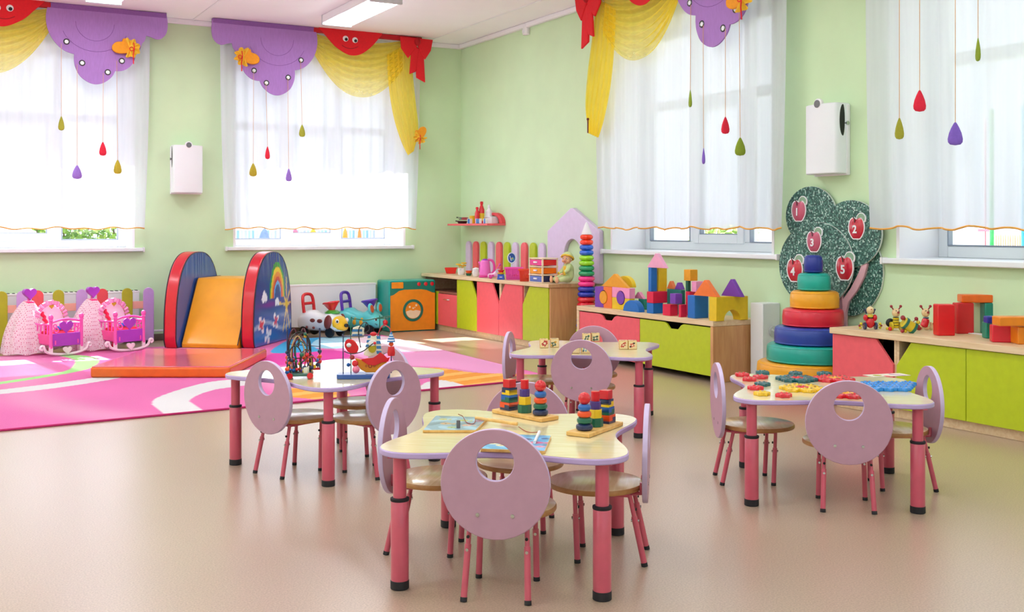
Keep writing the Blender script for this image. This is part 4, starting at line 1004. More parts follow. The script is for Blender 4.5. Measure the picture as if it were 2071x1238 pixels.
# ================================================================== CHAIRS
def make_chair(lab):
    t_ = thing('child_chair', lab, 'chair', (0, 0, 0), 0, 'round-backed chairs at the tables')
    seat = MB().lathe([(.150, .2345), (.158, .236), (.160, .240), (.160, .248), (.157, .2525)], 44).build('seat', wood('seat_edge', '#c78f56', '#b47c46', .35, (20, 20, 20)), t_)
    MB().lathe([(.157, .2525), (.155, .2532)], 44).build('seat_top', M_seat, seat)
    Rd = .163; hr = .056; hc = .066; tilt = R(-1)
    n_ = 48
    inner = [(hr*math.cos(2*PI*k/n_), hc+hr*math.sin(2*PI*k/n_)) for k in range(n_)]
    outer = []
    for k in range(n_):
        a = 2*PI*k/n_; dx, dz = math.cos(a), math.sin(a); bq = hc*dz; cq = hc*hc-Rd*Rd; s_ = -bq+math.sqrt(bq*bq-cq)
        outer.append((s_*dx, hc+s_*dz))
    b = MB(); b.xf((0, -.170, .350), (tilt*-1, 0, 0)); b.ring(outer, inner, -.009, .009, 'y', 0, 1)
    bk = b.build('backrest', [M_lilac, mat('backrest_edge', '#cdb9dd', .4)], t_, bev=.0025)
    for s in (-1, 1):
        b = MB(); b.xf((0, -.170, .350), (tilt*-1, 0, 0)); b.lathe([(.006, 0), (.006, -.0025), (.002, -.003)], 12, (s*.052, -.009, -.09), 0, 'y'); b.build('screw', M_chrome, bk)
    b = MB(); b.tube([(-.088, -.118, .229), (.088, -.118, .229)], .0085, 8); b.tube([(-.086, .062, .229), (.086, .062, .229)], .0085, 8)
    for s in (-1, 1): b.tube([(s*.088, -.118, .229), (s*.086, .062, .229)], .0085, 8); b.tube([(s*.055, -.118, .226), (s*.055, -.154, .228), (s*.055, -.158, .262)], .008, 8)
    b.build('seat_frame', M_leg, t_)
    for s in (-1, 1):
        for (yt, yf, xf_) in ((.062, .052, .092), (-.118, -.168, .096)):
            tp_ = Vector((s*.086, yt, .229)); ft = Vector((s*xf_, yf, 0)); D = ft-tp_
            lg = MB().tube([tp_, tp_+D*.40], .0075, 12).build('leg', M_leg, t_)
            MB().tube([tp_+D*.30, tp_+D*.955], .0100, 12).build('lower_tube', M_leg, lg)
            MB().tube([tp_+D*.945, ft], .0106, 12).build('foot_cap', M_cap, lg)
            dr = D.normalized()
            for q, ss in ((.36, 1), (.36, -1), (.2, 1)):
                c_ = tp_+D*q; sd_ = -1 if yt < 0 else 1
                b = MB(); b.tube([c_+Vector((0, -.009*ss, 0)), c_+Vector((0, -.0135*ss, 0))], .0048, 10); b.build('screw', M_chrome if q > .3 else M_cap, lg)
    return t_
N1 = (.62, .785)
def facing(v): return math.atan2(v[1], v[0])-PI/2
u1, n1 = (.785, -.62), (.62, .785); u3, n3 = (.76, -.65), (.65, .76); u4, n4 = (.772, -.636), (.636, .772); u2, n2 = (.36, -.933), (.933, .36)
neg = lambda v: (-v[0], -v[1])
def turn(v, a): return (v[0]*math.cos(R(a))-v[1]*math.sin(R(a)), v[0]*math.sin(R(a))+v[1]*math.cos(R(a)))
CH = [((1.501, 2.778), n1, 'lilac child chair at the front of the nearest table, its round back to the viewer'),
      ((1.462, 3.452), u1, 'lilac child chair at the left side of the nearest table, back seen almost edge-on'),
      ((2.150, 2.918), neg(u1), 'lilac child chair at the right side of the nearest table, back seen edge-on'),
      ((2.060, 3.560), neg(n1), 'lilac child chair behind the nearest table, its back partly hidden by the stackers'),
      ((1.391, 4.697), (.933, .36), 'lilac child chair at the near left side of the bead maze table'),
      ((1.879, 4.424), (-.36, .933), 'lilac child chair at the near right side of the bead maze table'),
      ((2.10, 5.03), (-.933, -.36), 'lilac child chair at the far right side of the bead maze table'),
      ((3.093, 4.77), n3, 'lilac child chair at the near side of the picture cube table, back to the viewer'),
      ((2.981, 5.35), u3, 'lilac child chair at the left side of the picture cube table, seen edge-on'),
      ((3.60, 5.42), neg(n3), 'lilac child chair behind the picture cube table, facing the viewer'),
      ((3.165, 2.99), n4, 'lilac child chair at the front of the mosaic table, its round back to the viewer'),
      ((3.085, 3.665), turn(u4, 8.5), 'lilac child chair at the left side of the mosaic table, back seen edge-on'),
      ((3.795, 3.135), turn(neg(u4), 7.5), 'lilac child chair at the right side of the mosaic table, next to the lime doors')]
ch0 = None
for (x_, y2), v, lab in CH:
    loc = (x_+.170*v[0], y2+.170*v[1], 0); rz = facing(v)
    if ch0 is None:
        ch0 = make_chair(lab); ch0.location = loc; ch0.rotation_euler = (0, 0, rz)
    else: dup(ch0, lab, loc, rz)

# ================================================================== SOFT PLAY CORNER
M_vred = cm('red_vinyl', '#d0142c', .28, coat=.25); M_vblu = cm('blue_vinyl', '#2c4a92', .28, coat=.3); M_vora = mat('orange_vinyl', '#f0a310', .36, .05, 8, coat=.2)
M_vor2 = cm('deep_orange_vinyl', '#e86a14', .36, coat=.2); M_pip = cm('dark_piping', '#2a2430', .5)
VA = math.atan2(.785, .62)
PWd, PH = .475, .868
def half_w(q): return PWd*(max(0, 1-max(0, (q-.12)/.88)**2.5))**(1/2.5)*(1-.06*(max(0, .12-q)/.12)**2)
def soft_panel(loc, lab, printed):
    t_ = thing('soft_play_panel', lab, 'soft play panel', loc, VA, 'soft play panels')
    qs = [k/40 for k in range(41)]; qs = [1-(1-q)**1.6 for q in qs]
    P = [(half_w(q), q*PH) for q in qs]+[(-half_w(q), q*PH) for q in qs[::-1][1:]]
    b = MB(); b.prism(P, -.056, .056, 'y'); b.build('red_rim', M_vred, t_, bev=.012, seg=3)
    for sgn in (-1, 1):
        def g(s, q):
            qq = 1-(1-q)**1.5; hw_ = max(.004, half_w(qq)-.006); x_ = hw_*(2*s-1)
            bulge = (.016 if (sgn < 0) == printed else .004)*(1-(2*s-1)**2)*min(1, (1-qq)*4)*min(1, qq*6+.2)
            wr = .0025*math.sin(x_*95+3*math.sin(x_*17))*max(0, (qq-.62)/.38)
            return (x_, sgn*(.0605+bulge+wr), .004+qq*(PH-.010))
        o = MB().grid(g, 70, 70).build('face', vcol('panel_print_%s' % ('a' if sgn < 0 else 'b'), .26, coat=.3), t_, fix=False, ang=180)
        if sgn > 0:
            for p_ in o.data.polygons: p_.flip()
        if sgn > 0: o.data.flip_normals() if hasattr(o.data, 'flip_normals') and False else None
        bl0, bl1, wh = lin('#28458f'), lin('#2f63b8'), lin('#dfeaf6')
        def fcol(c, pr=printed and sgn < 0):
            x_, z = c.x, c.z/PH
            k = max(0, min(1, (.42-z)/.3)); col = [bl0[i]+(bl1[i]-bl0[i])*k for i in range(3)]
            if not pr: return (*[a for a in lin('#3a5fae')[:3]], 1)
            st = math.sin(z*40+2.2*math.sin(x_*7))*math.exp(-((z-.2)/.12)**2)
            if st > .35: col = [col[i]+(wh[i]-col[i])*.45*min(1, (st-.35)*2) for i in range(3)]
            st = math.exp(-((z-.43)/.03)**2-((x_+.13)/.2)**2)
            col = [col[i]+(lin('#8a2f9a')[i]-col[i])*.8*st for i in range(3)]
            # rainbow
            rx, rz = x_-.07, (z-.50)
            if rz > -.015:
                rr = math.hypot(rx/.205, max(0, rz)/.385)
                for lo, hi, cc in ((.86, 1.0, '#2a9a3c'), (.72, .86, '#f2d21e'), (.58, .72, '#f08a1e'), (.46, .58, '#d8342a'), (.36, .46, '#6ab4ee')):
                    if lo < rr <= hi: return lin(cc)
            for (cx, cz, r_) in ((-.27, .50, .035), (-.24, .53, .035), (-.25, .56, .026), (-.22, .505, .034), (.03, .44, .03), (.06, .46, .034), (.085, .435, .03)):
                if math.hypot(x_-cx, (z-cz)*.87) < r_: return lin('#f2f5fa')
            # windmill sun
            sx, sz = x_-.32, (z-.40)*.87
            if abs(x_-.32) < .035 and math.hypot(sx, sz) < .045: return lin('#f2c81e')
            ra = math.hypot(sx, sz); an = math.atan2(sz, sx)
            if .04 < ra < .27:
                for a0 in (PI/2, PI*.72, PI*.28, -PI/2, -PI*.62, -PI*.38, .1, PI-.1):
                    if abs((an-a0+PI) % (2*PI)-PI)*ra < .012: return lin('#f2cf78')
            for (cx, cz) in ((-.31, .23), (.02, .24), (-.16, .10)):
                dx, dz = (x_-cx), (z-cz)*.87
                a = math.atan2(dz, dx); r_ = math.hypot(dx, dz); pet = .085*abs(math.sin(2*a+.6))**.7
                if r_ < pet*.62: return lin('#e23a5a') if cz > .15 else lin('#e8eef8')
                if r_ < pet: return lin('#f6e8ee')
            return (*col, 1)
        paint(o, fcol)
    for sgn in (-1, 1):
        b = MB(); b.tube([(x_*.99, sgn*.058, max(.006, z*.993)) for x_, z in P], .0055, 6); b.build('piping', M_pip, t_)
    return t_
soft_panel((2.355, 10.383, .0135), 'left soft play panel, blue with a red rim, standing beside the orange slide', False)
soft_panel((2.967, 10.04, .0135), 'right soft play panel, printed with a rainbow, butterflies and clouds', True)
t_ = thing('soft_slide', 'orange vinyl soft play slide wedge between the two blue panels', 'soft slide', (2.366, 9.838, .0135), VA)
W2 = .270
b = MB(); b.prism([(.03, 0), (.02, .035), (.335, .605), (.36, .62), (.86, .62), (.87, .61), (.87, 0)], -W2, W2, 'y'); b.build('wedge', M_vora, t_, bev=.014, seg=3)
for s in (-1, 1): MB().tube([(.024, s*W2*.985, .03), (.335, s*W2*.985, .603), (.37, s*W2*.985, .619), (.85, s*W2*.985, .619)], .006, 6).build('piping', M_pip, t_)
t_ = thing('gym_mat', 'flat gym mat with a red top and orange sides in front of the soft slide', 'mat', (0, 0, 0), -YAW)
def camxy(r, d): return (CS*r+SN*d, -SN*r+CS*d)
mx0, mx1, md0, md1 = (182-PX)/FL*7.835, (465-PX)/FL*7.835, 7.835, 9.02
t_.location = (*camxy((mx0+mx1)/2, (md0+md1)/2), .0137)
hx, hy = (mx1-mx0)/2, (md1-md0)/2
MB().box(-hx, hx, -hy, hy, 0, .076).build('side', M_vor2, t_, bev=.016, seg=3)
MB().box(-hx+.008, hx-.008, -hy+.008, hy-.008, .07, .081).build('top', mat('mat_red', '#e2566e', .25, .06, 6, coat=.7), t_, bev=.005)

# big stacking pyramid of soft drums (each can be lifted off)
cy_, zb = 0, 0
ST = [((5.145, 5.215), .305, .115, '#c81a30', 'dark red soft drum at the very bottom of the pyramid, hidden by the mosaic table'), ((5.135, 5.225), .312, .1155, '#f0a516', 'orange-yellow soft drum near the floor, lowest in sight of the pyramid'), ((5.158, 5.200), .283, .1155, '#12a596', 'large turquoise soft drum above the orange-yellow one in the pyramid'),
      ((5.150, 5.190), .235, .1155, '#1d3fa0', 'wide blue soft drum in the middle of the big pyramid'), ((5.165, 5.187), .196, .1155, '#dc1a38', 'red soft drum in the middle of the big pyramid'),
      ((5.172, 5.180), .157, .1155, '#f3a91c', 'yellow soft drum, third from the top of the big pyramid'), ((5.170, 5.182), .107, .1155, '#12ab9c', 'small turquoise soft drum, second from the top of the pyramid'),
      ((5.166, 5.184), .0605, .118, '#172c94', 'dark blue soft cap on top of the big pyramid')]
for (x_, y2), r_, h, col, lab in ST:
    t_ = thing('soft_drum', lab, 'soft drum', (x_, y2, zb), 0, 'soft drums of the big stacking pyramid')
    k = .022; mt = cm('vinyl_'+col[1:], col, .34, coat=.2)
    MB().lathe([(r_-k, .0), (r_-.006, .006), (r_-.001, k), (r_, h*.5), (r_-.003, h-k), (r_-.010, h-.008), (r_-k, h-.001), (.01, h-.001)], 48).build('body', mt, t_)
    MB().tor((0, 0, .012), r_-.004, .0045, 48, 8).build('seam', mt, t_); MB().tor((0, 0, h-.014), r_-.008, .0035, 48, 8).build('seam', mt, t_)
    zb += h

# tall ring pyramid between the two cabinets
t_ = thing('ring_tower', 'tall toy tower of paired bright rings on a pole, between the two cabinets', 'ring tower', (5.253, 8.02, 0))
cols = ['#ff3a10', '#1a63d8', '#9ade18', '#0f9a62', '#fb2a90', '#1a2fb0', '#e0182e', '#ff7a14', '#1a63d8', '#9ade18', '#0f9a62']
MB().lathe([(.12, 0), (.125, .01), (.12, .025), (.02, .03)], 32).build('base', M_red, t_)
MB().lathe([(.012, .03), (.012, 1.05)], 12).build('pole', M_white, t_)
zt = 1.046; pitch = .0462; k = 0
while zt-pitch > .03:
    rr_ = .0575+.0021*k; col = cols[(k//2) % len(cols)]
    MB().tor((0, 0, zt-pitch/2), rr_-.0225, .0228, 32, 12, sq=1.0).build('ring', cm('ring_'+col[1:], col, .22, coat=.4), t_)
    zt -= pitch; k += 1
MB().lathe([(.045, 1.047), (.043, 1.06), (.02, 1.125), (.009, 1.15), (.004, 1.156)], 28).build('cone', M_white, t_)

# ================================================================== TOY WASHING MACHINE
M_teal = cm('teal_vinyl', '#12a498', .32, coat=.2); M_teald = cm('dark_teal_vinyl', '#0c6f60', .35); M_wor = cm('washer_orange', '#f2921c', .4)
wx0, wx1, wy, wh = 4.43, 4.972, 10.56, .546
t_ = thing('toy_washing_machine', 'turquoise and orange soft toy washing machine in the room corner', 'toy washing machine', ((wx0+wx1)/2, wy, 0)); 
W_2 = (wx1-wx0)/2
MB().box(-W_2, W_2, 0, .345, 0, wh).build('body', M_teal, t_, bev=.02, seg=3)
MB().box(-W_2+.012, W_2-.012, -.004, .003, .012, wh-.012).build('control_panel', mat('washer_green', '#0e8070', .4), t_)
top = [(-W_2+.012, .385), (-W_2+.05, .395), (-W_2+.11, .435), (-W_2+.17, .447), (W_2-.17, .447), (W_2-.11, .437), (W_2-.05, .412), (W_2-.012, .405)]
MB().prism([(-W_2+.012, .012), (W_2-.012, .012)]+top[::-1], -.008, -.003, 'y').build('front', M_wor, t_)
MB().ring(circ(.0, .225, .118, 36), circ(0, .225, .09, 36), -.016, -.007, 'y').build('door_ring', M_teald, t_, bev=.003)
dd = MB().lathe([(.0905, -.0), (.0905, -.004)], 36, (0, -.008, .225), 0, 'y').build('door_window', M_wor, t_)
foam = [(.085*math.cos(a), .225+.085*math.sin(a)) for a in [PI+.12+(PI-.24)*k/16 for k in range(17)]]+[(.06, .222), (.03, .228), (0, .22), (-.03, .229), (-.06, .221)]
MB().prism(foam, -.0145, -.012, 'y').build('foam', mat('foam_cream', '#f6ddb8', .5), dd)
for (x_, z, r_) in ((-.04, .262, .011), (.0, .248, .01), (.036, .278, .012), (.02, .256, .006)): MB().lathe([(r_, 0), (r_, -.002)], 14, (x_, -.012, z), 0, 'y').build('bubble', mat('foam_cream', '#f6ddb8', .5), dd)
P = smoothpoly([(-W_2+.03, .465), (-W_2+.16, .463), (-W_2+.165, .525), (-W_2+.03, .528)], 5); MB().prism([(-W_2+.03, .462), (-W_2+.155, .462), (-W_2+.16, .468), (-W_2+.16, .522), (-W_2+.155, .528), (-W_2+.03, .528), (-W_2+.025, .522), (-W_2+.025, .468)], -.009, -.003, 'y').build('drawer', M_wor, t_, bev=.002)
for x_ in (.07, .15, .225): MB().lathe([(.021, 0), (.021, -.006), (.016, -.009)], 20, (x_, -.003, .503), 0, 'y').build('knob', M_red, t_)

# ================================================================== RIDE-ON TOYS
def loft(b, secs, n_=20, pw=2.6, mi=0):
    """body from cross-sections along x: (x, half width, z bottom, z top)"""
    vs = []
    for x_, hw_, z0, z1 in secs:
        for k in range(n_):
            a = 2*PI*k/n_; c_, s_ = math.cos(a), math.sin(a)
            vs.append((x_, math.copysign(abs(c_)**(2/pw), c_)*hw_, (z0+z1)/2+math.copysign(abs(s_)**(2/pw), s_)*(z1-z0)/2))
    f = [(j*n_+i, j*n_+(i+1) % n_, (j+1)*n_+(i+1) % n_, (j+1)*n_+i) for j in range(len(secs)-1) for i in range(n_)]
    f += [tuple(range(n_))[::-1], tuple((len(secs)-1)*n_+i for i in range(n_))]
    return b.add(vs, f, mi)
def ride_on(loc, rz, lab, kind):
    t_ = thing('ride_on_toy', lab, 'ride-on toy', loc, rz, 'ride-on toys')
    body = M_pvc if kind == 'dog' else cm('mouse_turquoise', '#52c6cc', .3, coat=.3)
    acc = M_red if kind == 'dog' else cm('ride_purple', '#5a2ab0', .3, coat=.3)
    secs = [(-.265, .05, .10, .16), (-.255, .085, .07, .20), (-.22, .105, .058, .235), (-.17, .115, .055, .258), (-.11, .115, .055, .262), (-.07, .11, .055, .235), (0, .105, .055, .222), (.06, .105, .055, .222), (.10, .11, .055, .248), (.15, .11, .055, .25), (.19, .105, .055, .215), (.23, .09, .058, .18), (.262, .06, .065, .145), (.275, .03, .075, .12)]
    MB(); b = loft(MB(), secs); b.build('body', body, t_, ang=60)
    fr_ = spline([(-.175, -.082, .235), (-.19, -.082, .35), (-.20, -.064, .405), (-.205, 0, .42), (-.20, .064, .405), (-.19, .082, .35), (-.175, .082, .235)], 5)
    b = MB(); b.tube(fr_, .0165, 10); b.tube([(-.185, -.08, .325), (-.185, .08, .325)], .015, 8); b.build('backrest_handle', acc, t_)
    b = MB(); b.xf((.115, 0, .25), (0, R(-10), 0)); b.lathe([(.03, -.005), (.032, .02), (.075, .08), (.085, .085), (.088, .095), (.08, .102), (.05, .098), (.02, .09)], 24); b.build('steering_wheel', acc, t_)
    if kind == 'dog':
        b = MB(); b.xf((.115, 0, .235)); b.lathe([(.075, 0), (.078, .012), (.05, .03), (.03, .034)], 22); b.build('collar', cm('dog_green', '#3fae3c', .3, coat=.3), t_)
        b = loft(MB(), [(.186, .100, .085, .205), (.20, .108, .078, .212), (.235, .095, .066, .186), (.266, .063, .066, .15), (.284, .03, .078, .122)]); b.build('face', cm('dog_yellow', '#f2c01c', .3, coat=.3), t_, ang=60)
        for s in (-1, 1):
            b = MB(); b.xf((.145, s*.112, .155), (0, R(12), 0)); b.ball((0, 0, 0), (.045, .02, .072)); b.build('ear', cm('dog_brown', '#7d3430', .35), t_)
            for (x_, z, a, c_) in ((-.05, .165, .032, .02), (.04, .162, .034, .02), (-.12, .095, .014, .014), (-.035, .092, .016, .013)):
                hw_ = .112
                b = MB(); b.ball((x_, s*hw_*.96, z), (a, .012, c_), 12, 8); b.build('spot', cm('dog_brown', '#7d3430', .35), t_)
            b = MB(); b.ball((.235, s*.08, .165), (.02, .014, .024), 12, 8); e = b.build('eye', M_white, t_)
            b = MB(); b.ball((.243, s*.088, .163), (.011, .008, .014), 10, 6); b.build('pupil', M_black, e)
        MB().ball((.287, 0, .12), (.02, .03, .02), 14, 8).build('nose', M_black, t_)
    else:
        for s in (-1, 1):
            b = MB(); b.xf((.165, s*.085, .262), (R(s*-18), R(-8), 0)); b.ball((0, 0, 0), (.02, .05, .058), 16, 10); e = b.build('ear', body, t_)
            b = MB(); b.xf((.178, s*.085, .262), (R(s*-18), R(-8), 0)); b.ball((0, 0, 0), (.014, .034, .042), 16, 10); b.build('inner_ear', cm('mouse_rust', '#c05a30', .4), e)
            b = MB(); b.ball((.222, s*.082, .155), (.014, .014, .02), 12, 8); e = b.build('eye', M_white, t_)
            b = MB(); b.ball((.228, s*.089, .154), (.010, .009, .014), 10, 6); b.build('pupil', M_black, e)
            b = MB(); b.tube([(.22, s*.098, .112), (.245, s*.09, .104), (.235, s*.094, .096)], .003, 6); b.build('whisker', M_black, t_)
            for x_ in (-.02, .06):
                b = MB(); b.ball((x_, s*.106, .12), (.022, .008, .028), 12, 8); b.ball((x_+.012, s*.107, .155), (.016, .008, .014), 10, 6); b.build('sticker', cm('sticker_gold', '#d9a023', .4), t_)
        MB().ball((.285, 0, .118), (.026, .03, .03), 16, 10).build('nose', M_red, t_)
    for x_ in (-.175, .15):
        for s in (-1, 1):
            MB().lathe([(.02, -.017), (.047, -.017), (.05, -.01), (.05, .01), (.047, .017), (.02, .017)], 22, (x_, s*.088, .0505), 0, 'y').build('wheel', M_black, t_)
ride_on((3.645, 10.40, .0135), R(-57), 'white ride-on dog with brown patches, red handle and red wheel', 'dog')
ride_on((4.10, 10.52, .0135), R(-52), 'turquoise ride-on mouse with purple handle and red nose', 'mouse')

# ================================================================== DOLL CRADLES
M_cpk = cm('cradle_pink', '#ee5ab8', .3, coat=.3); M_cpu = cm('cradle_purple', '#a63cc0', .3, coat=.3); M_cwh = cm('cradle_white', '#f1dfe8', .35, coat=.2); M_hot = cm('hot_pink', '#f0307c', .5); M_lace = cm('red_lace', '#ee2050', .7)
m = sheer('dotted_veil', '#fbe3ee', .06, .35)
nn_ = m.node_tree.nodes; ll_ = m.node_tree.links
vt = nn_.new('ShaderNodeTexVoronoi'); vt.inputs['Scale'].default_value = 62; vt.inputs['Randomness'].default_value = .12
tt = nn_.new('ShaderNodeTexCoord'); ll_.new(tt.outputs['Object'], vt.inputs['Vector'])
rr2 = nn_.new('ShaderNodeValToRGB'); rr2.color_ramp.interpolation = 'CONSTANT'; rr2.color_ramp.elements[0].color = lin('#d86a96'); rr2.color_ramp.elements[1].position = .27; rr2.color_ramp.elements[1].color = lin('#fdeaf2')
ll_.new(vt.outputs['Distance'], rr2.inputs['Fac'])
for nd in nn_:
    if nd.type in ('BSDF_DIFFUSE', 'BSDF_TRANSLUCENT'): ll_.new(rr2.outputs['Color'], nd.inputs[0])
M_veil = m
def heart(cx, cz, s_, n_=28):
    return [(cx+s_*16*math.sin(t)**3/17, cz+s_*(13*math.cos(t)-5*math.cos(2*t)-2*math.cos(3*t)-math.cos(4*t))/17) for t in [2*PI*k/n_ for k in range(n_)]]
def cradle(loc, rz, lab):
    t_ = thing('doll_cradle', lab, 'doll cradle', loc, rz, 'doll cradles')
    hw_, Ln = .135, .42
    for y in (0, Ln):
        b = MB(); pts = [(-.205, y, .062), (-.225, y, .075), (-.218, y, .092), (-.198, y, .092), (-.19, y, .07), (-.17, y, .042), (-.10, y, .02), (0, y, .013), (.10, y, .02), (.17, y, .042), (.19, y, .07), (.198, y, .092), (.218, y, .092), (.225, y, .075), (.205, y, .062)]
        b.tube(spline(pts, 4), .012, 8)
        for s in (-1, 1): b.box(s*hw_-.014, s*hw_+.014, y-.01, y+.01, .03, .085)
        rk = b.build('rocker', M_cwh, t_)
        if y == 0: MB().prism(heart(0, .05, .04), -.028, -.012, 'y').build('heart', M_cwh, rk, bev=.005)
    for s in (-1, 1):
        for y in (0, Ln):
            b = MB(); b.lathe([(.014, .07), (.016, .09), (.014, .12), (.014, .30), (.02, .305), (.014, .312), (.02, .325), (.021, .338), (.014, .352), (.003, .357)], 14, (s*hw_, y, 0)); b.build('post', M_cpk, t_)
    for y, nm in ((0, 'foot_board'), (Ln, 'head_board')):
        fb = MB().box(-hw_+.012, hw_-.012, y-.007, y+.007, .085, .195).build(nm, M_cpu, t_, bev=.004)
        b = MB(); b.tube(spline([(-hw_, y, .285), (-.07, y, .305), (0, y, .312), (.07, y, .305), (hw_, y, .285)], 5), .009, 8); b.build('top_rail', M_cpk, fb)
        b = MB(); b.prism(heart(0, .250, .064), y-.007, y+.007, 'y'); b.build('heart', M_cpu, fb, bev=.004)
        for s in (-1, 1):
            b = MB(); b.tor((s*.088, y, .222), .02, .006, 16, 6, 'y'); b.tor((s*.098, y, .258), .014, .005, 14, 6, 'y'); b.build('scroll', M_cpk, fb)
            b = MB().box(s*.10-.006, s*.10+.006, y-.012, y-.006, .10, .135); b.build('peg', M_cpk, fb)
    for s in (-1, 1):
        sr = MB().box(s*hw_-.006, s*hw_+.006, .014, Ln-.014, .10, .185).build('side_rail', cm('cradle_hot', '#f0459c', .3, coat=.3), t_, bev=.004)
        b = MB(); b.tube([(s*hw_, .01, .272), (s*hw_, Ln/2, .262), (s*hw_, Ln-.01, .272)], .009, 8); b.build('top_rail', M_cpk, sr)
        for k in range(6): MB().tube([(s*hw_, .06+k*.06, .18), (s*hw_, .06+k*.06, .268)], .006, 6).build('spindle', M_cpk, sr)
    b = MB().box(-hw_+.01, hw_-.01, .012, Ln-.012, .09, .10); b.build('bed_base', M_cpk, t_)
    b = MB().box(-hw_+.014, hw_-.014, .03, Ln-.02, .102, .17); b.build('mattress', M_hot, t_, bev=.02, seg=3)
    b = MB().box(-hw_+.016, hw_-.016, .04, .22, .165, .205); b.build('blanket', cm('red_blanket', '#ea2a3e', .7), t_, bev=.015, seg=2)
    b = MB(); b.xf((.02, .12, .215), (0, 0, .3)); b.box(-.05, .05, -.03, .03, 0, .03); b.build('folded_cloth', M_blu, t_, bev=.008)
    # canopy hood: a white fan with a pink frill
    fan = [(.12*math.cos(a), .27+.15*math.sin(a)) for a in [PI*k/16 for k in range(17)]]
    b = MB(); b.xf((.02, .0, 0)); b.prism([(.125, .19)]+fan+[(-.12, .19)], Ln-.10, Ln-.085, 'y'); hd = b.build('hood', mat('hood_white', '#f8eef4', .7), t_, bev=.005)
    b = MB()
    for k in range(18):
        a = -.05+PI*1.03*k/17; b.tube([(.02+.118*math.cos(a), Ln-.115, .27+.148*math.sin(a)), (.02+.155*math.cos(a), Ln-.105+.012*(-1)**k, .27+.187*math.sin(a))], [.012, .016], 6)
    b.build('frill', cm('frill_pink', '#f2a2cc', .7), hd)
    MB().prism(heart(.02, .405, .022), Ln-.122, Ln-.112, 'y').build('gold_heart', cm('gold_plastic', '#c9a828', .35), hd)
    # pole with the heart and the dotted veil
    ax_, ay_, az = -.12, Ln+.02, .455
    b = MB().tube([(ax_, ay_, .03), (ax_, ay_, az+.02)], .009, 8); po = b.build('pole', M_cpk, t_)
    MB().xf((ax_, ay_-.02, az+.065), (0, 0, 0)).prism(heart(0, 0, .06), -.022, .022, 'y').build('heart', M_cpu, po, bev=.008, seg=3)
    def vf(s, q):
        a = PI*.30+s*PI*1.42
        rad = .035+.145*q**.72+.012*math.sin(s*52)*q
        cx, cyy = ax_-.055*q, ay_-.085*q
        z = az*(1-q)+.03*(1-q)*q+.016*q
        bulge = math.sin(q*PI)*.03
        return (cx+(rad*1.12+bulge)*math.cos(a), cyy+(rad*1.0+bulge*.5)*math.sin(a), z+.006*math.sin(s*31)*q)
    MB().grid(vf, 72, 22).build('veil', M_veil, t_, fix=False, ang=180)
    b = MB()
    e1 = [vf(1, .25+.75*k/16) for k in range(17)]
    b.tube([(p_[0]+.008*(-1)**k, p_[1]-.01, p_[2]+.006) for k, p_ in enumerate(e1)], [.014+.004*(k % 2) for k in range(17)], 7); b.build('lace_trim', M_lace, t_)
    MB().tor((ax_, ay_-.01, az-.015), .035, .012, 16, 8).build('gather', M_hot, t_)
    return t_
cradle((*at(134, 722), .012), R(20), 'pink and purple doll cradle nearest the left edge of the photo')
cradle((*at(262, 713.5), .012), R(20), 'pink and purple doll cradle nearer the soft slide, right of its twin')

# ================================================================== TOYS ON THE CORNER WORKTOP (z = Z5)
def on5(px, x=5.16): return (x, yr(px, x), Z5+.001)
def pxm(x, y): return depth(x, y)/FL         # metres per photo pixel at that spot
p_ = on5(912, 5.20); k = pxm(p_[0], p_[1])
t_ = thing('toy_dish', 'red toy baking dish at the far left end of the corner worktop', 'toy dish', p_, -YAW)
b = MB()
hw_, hb = 12.5*k, 9*k
v = [(-hb, -.03, 0), (hb, -.03, 0), (hb, .03, 0), (-hb, .03, 0), (-hw_, -.045, 12*k), (hw_, -.045, 12*k), (hw_, .045, 12*k), (-hw_, .045, 12*k), (-hw_+.006, -.039, 12*k), (hw_-.006, -.039, 12*k), (hw_-.006, .039, 12*k), (-hw_+.006, .039, 12*k), (-hb+.004, -.026, .006), (hb-.004, -.026, .006), (hb-.004, .026, .006), (-hb+.004, .026, .006)]
f = [(0, 1, 2, 3)]
for q in (0, 4, 8): f += [(q+i, q+(i+1) % 4, q+4+(i+1) % 4, q+4+i) for i in range(4)]
f.append((12, 13, 14, 15)); b.add(v, f); b.build('dish', cm('dish_red', '#ee2a22', .3, coat=.2), t_, bev=.003)
b = MB().box(hw_-.004, hw_+.012, -.02, .02, 12*k-.008, 12*k); b.build('rim_grip', cm('dish_red', '#ee2a22', .3), t_, bev=.002)
def pot(px, x_, lab, sc, knob):
    p_ = on5(px, x_); t_ = thing('toy_pot', lab, 'toy pot', p_, 0, 'white toy pots on the corner worktop')
    MB().lathe([(.030*sc, 0), (.036*sc, .008*sc), (.040*sc, .04*sc), (.036*sc, .068*sc), (.041*sc, .075*sc), (.036*sc, .074*sc), (.030*sc, .066*sc)], 26).build('body', M_white, t_)
    for a in (PI*.25, PI*1.25): MB().xf((.042*sc*math.cos(a), .042*sc*math.sin(a), .06*sc)).tor((0, 0, 0), .010*sc, .004*sc, 12, 6).build('ear', M_pvc, t_)
    return t_, sc
t_, s_ = pot(933, 5.15, 'small white toy pot with yellow flowers on the corner worktop', 1.0, False)
for k in range(6):
    a = k*2.4; r_ = .034; b = MB(); c_ = Vector((r_*math.cos(a), r_*math.sin(a)*1.2, .094+.014*(k % 3)))
    for j in range(5): b.ball(c_+Vector((.014*math.cos(j*1.257), .014*math.sin(j*1.257), .004)), (.012, .012, .007), 8, 5)
    b.ball(c_+Vector((0, 0, .003)), .005, 8, 5); b.tube([(0, 0, .05), c_], .0025, 5); b.build('flower', cm('flower_yellow', '#f4be1e', .5), t_)
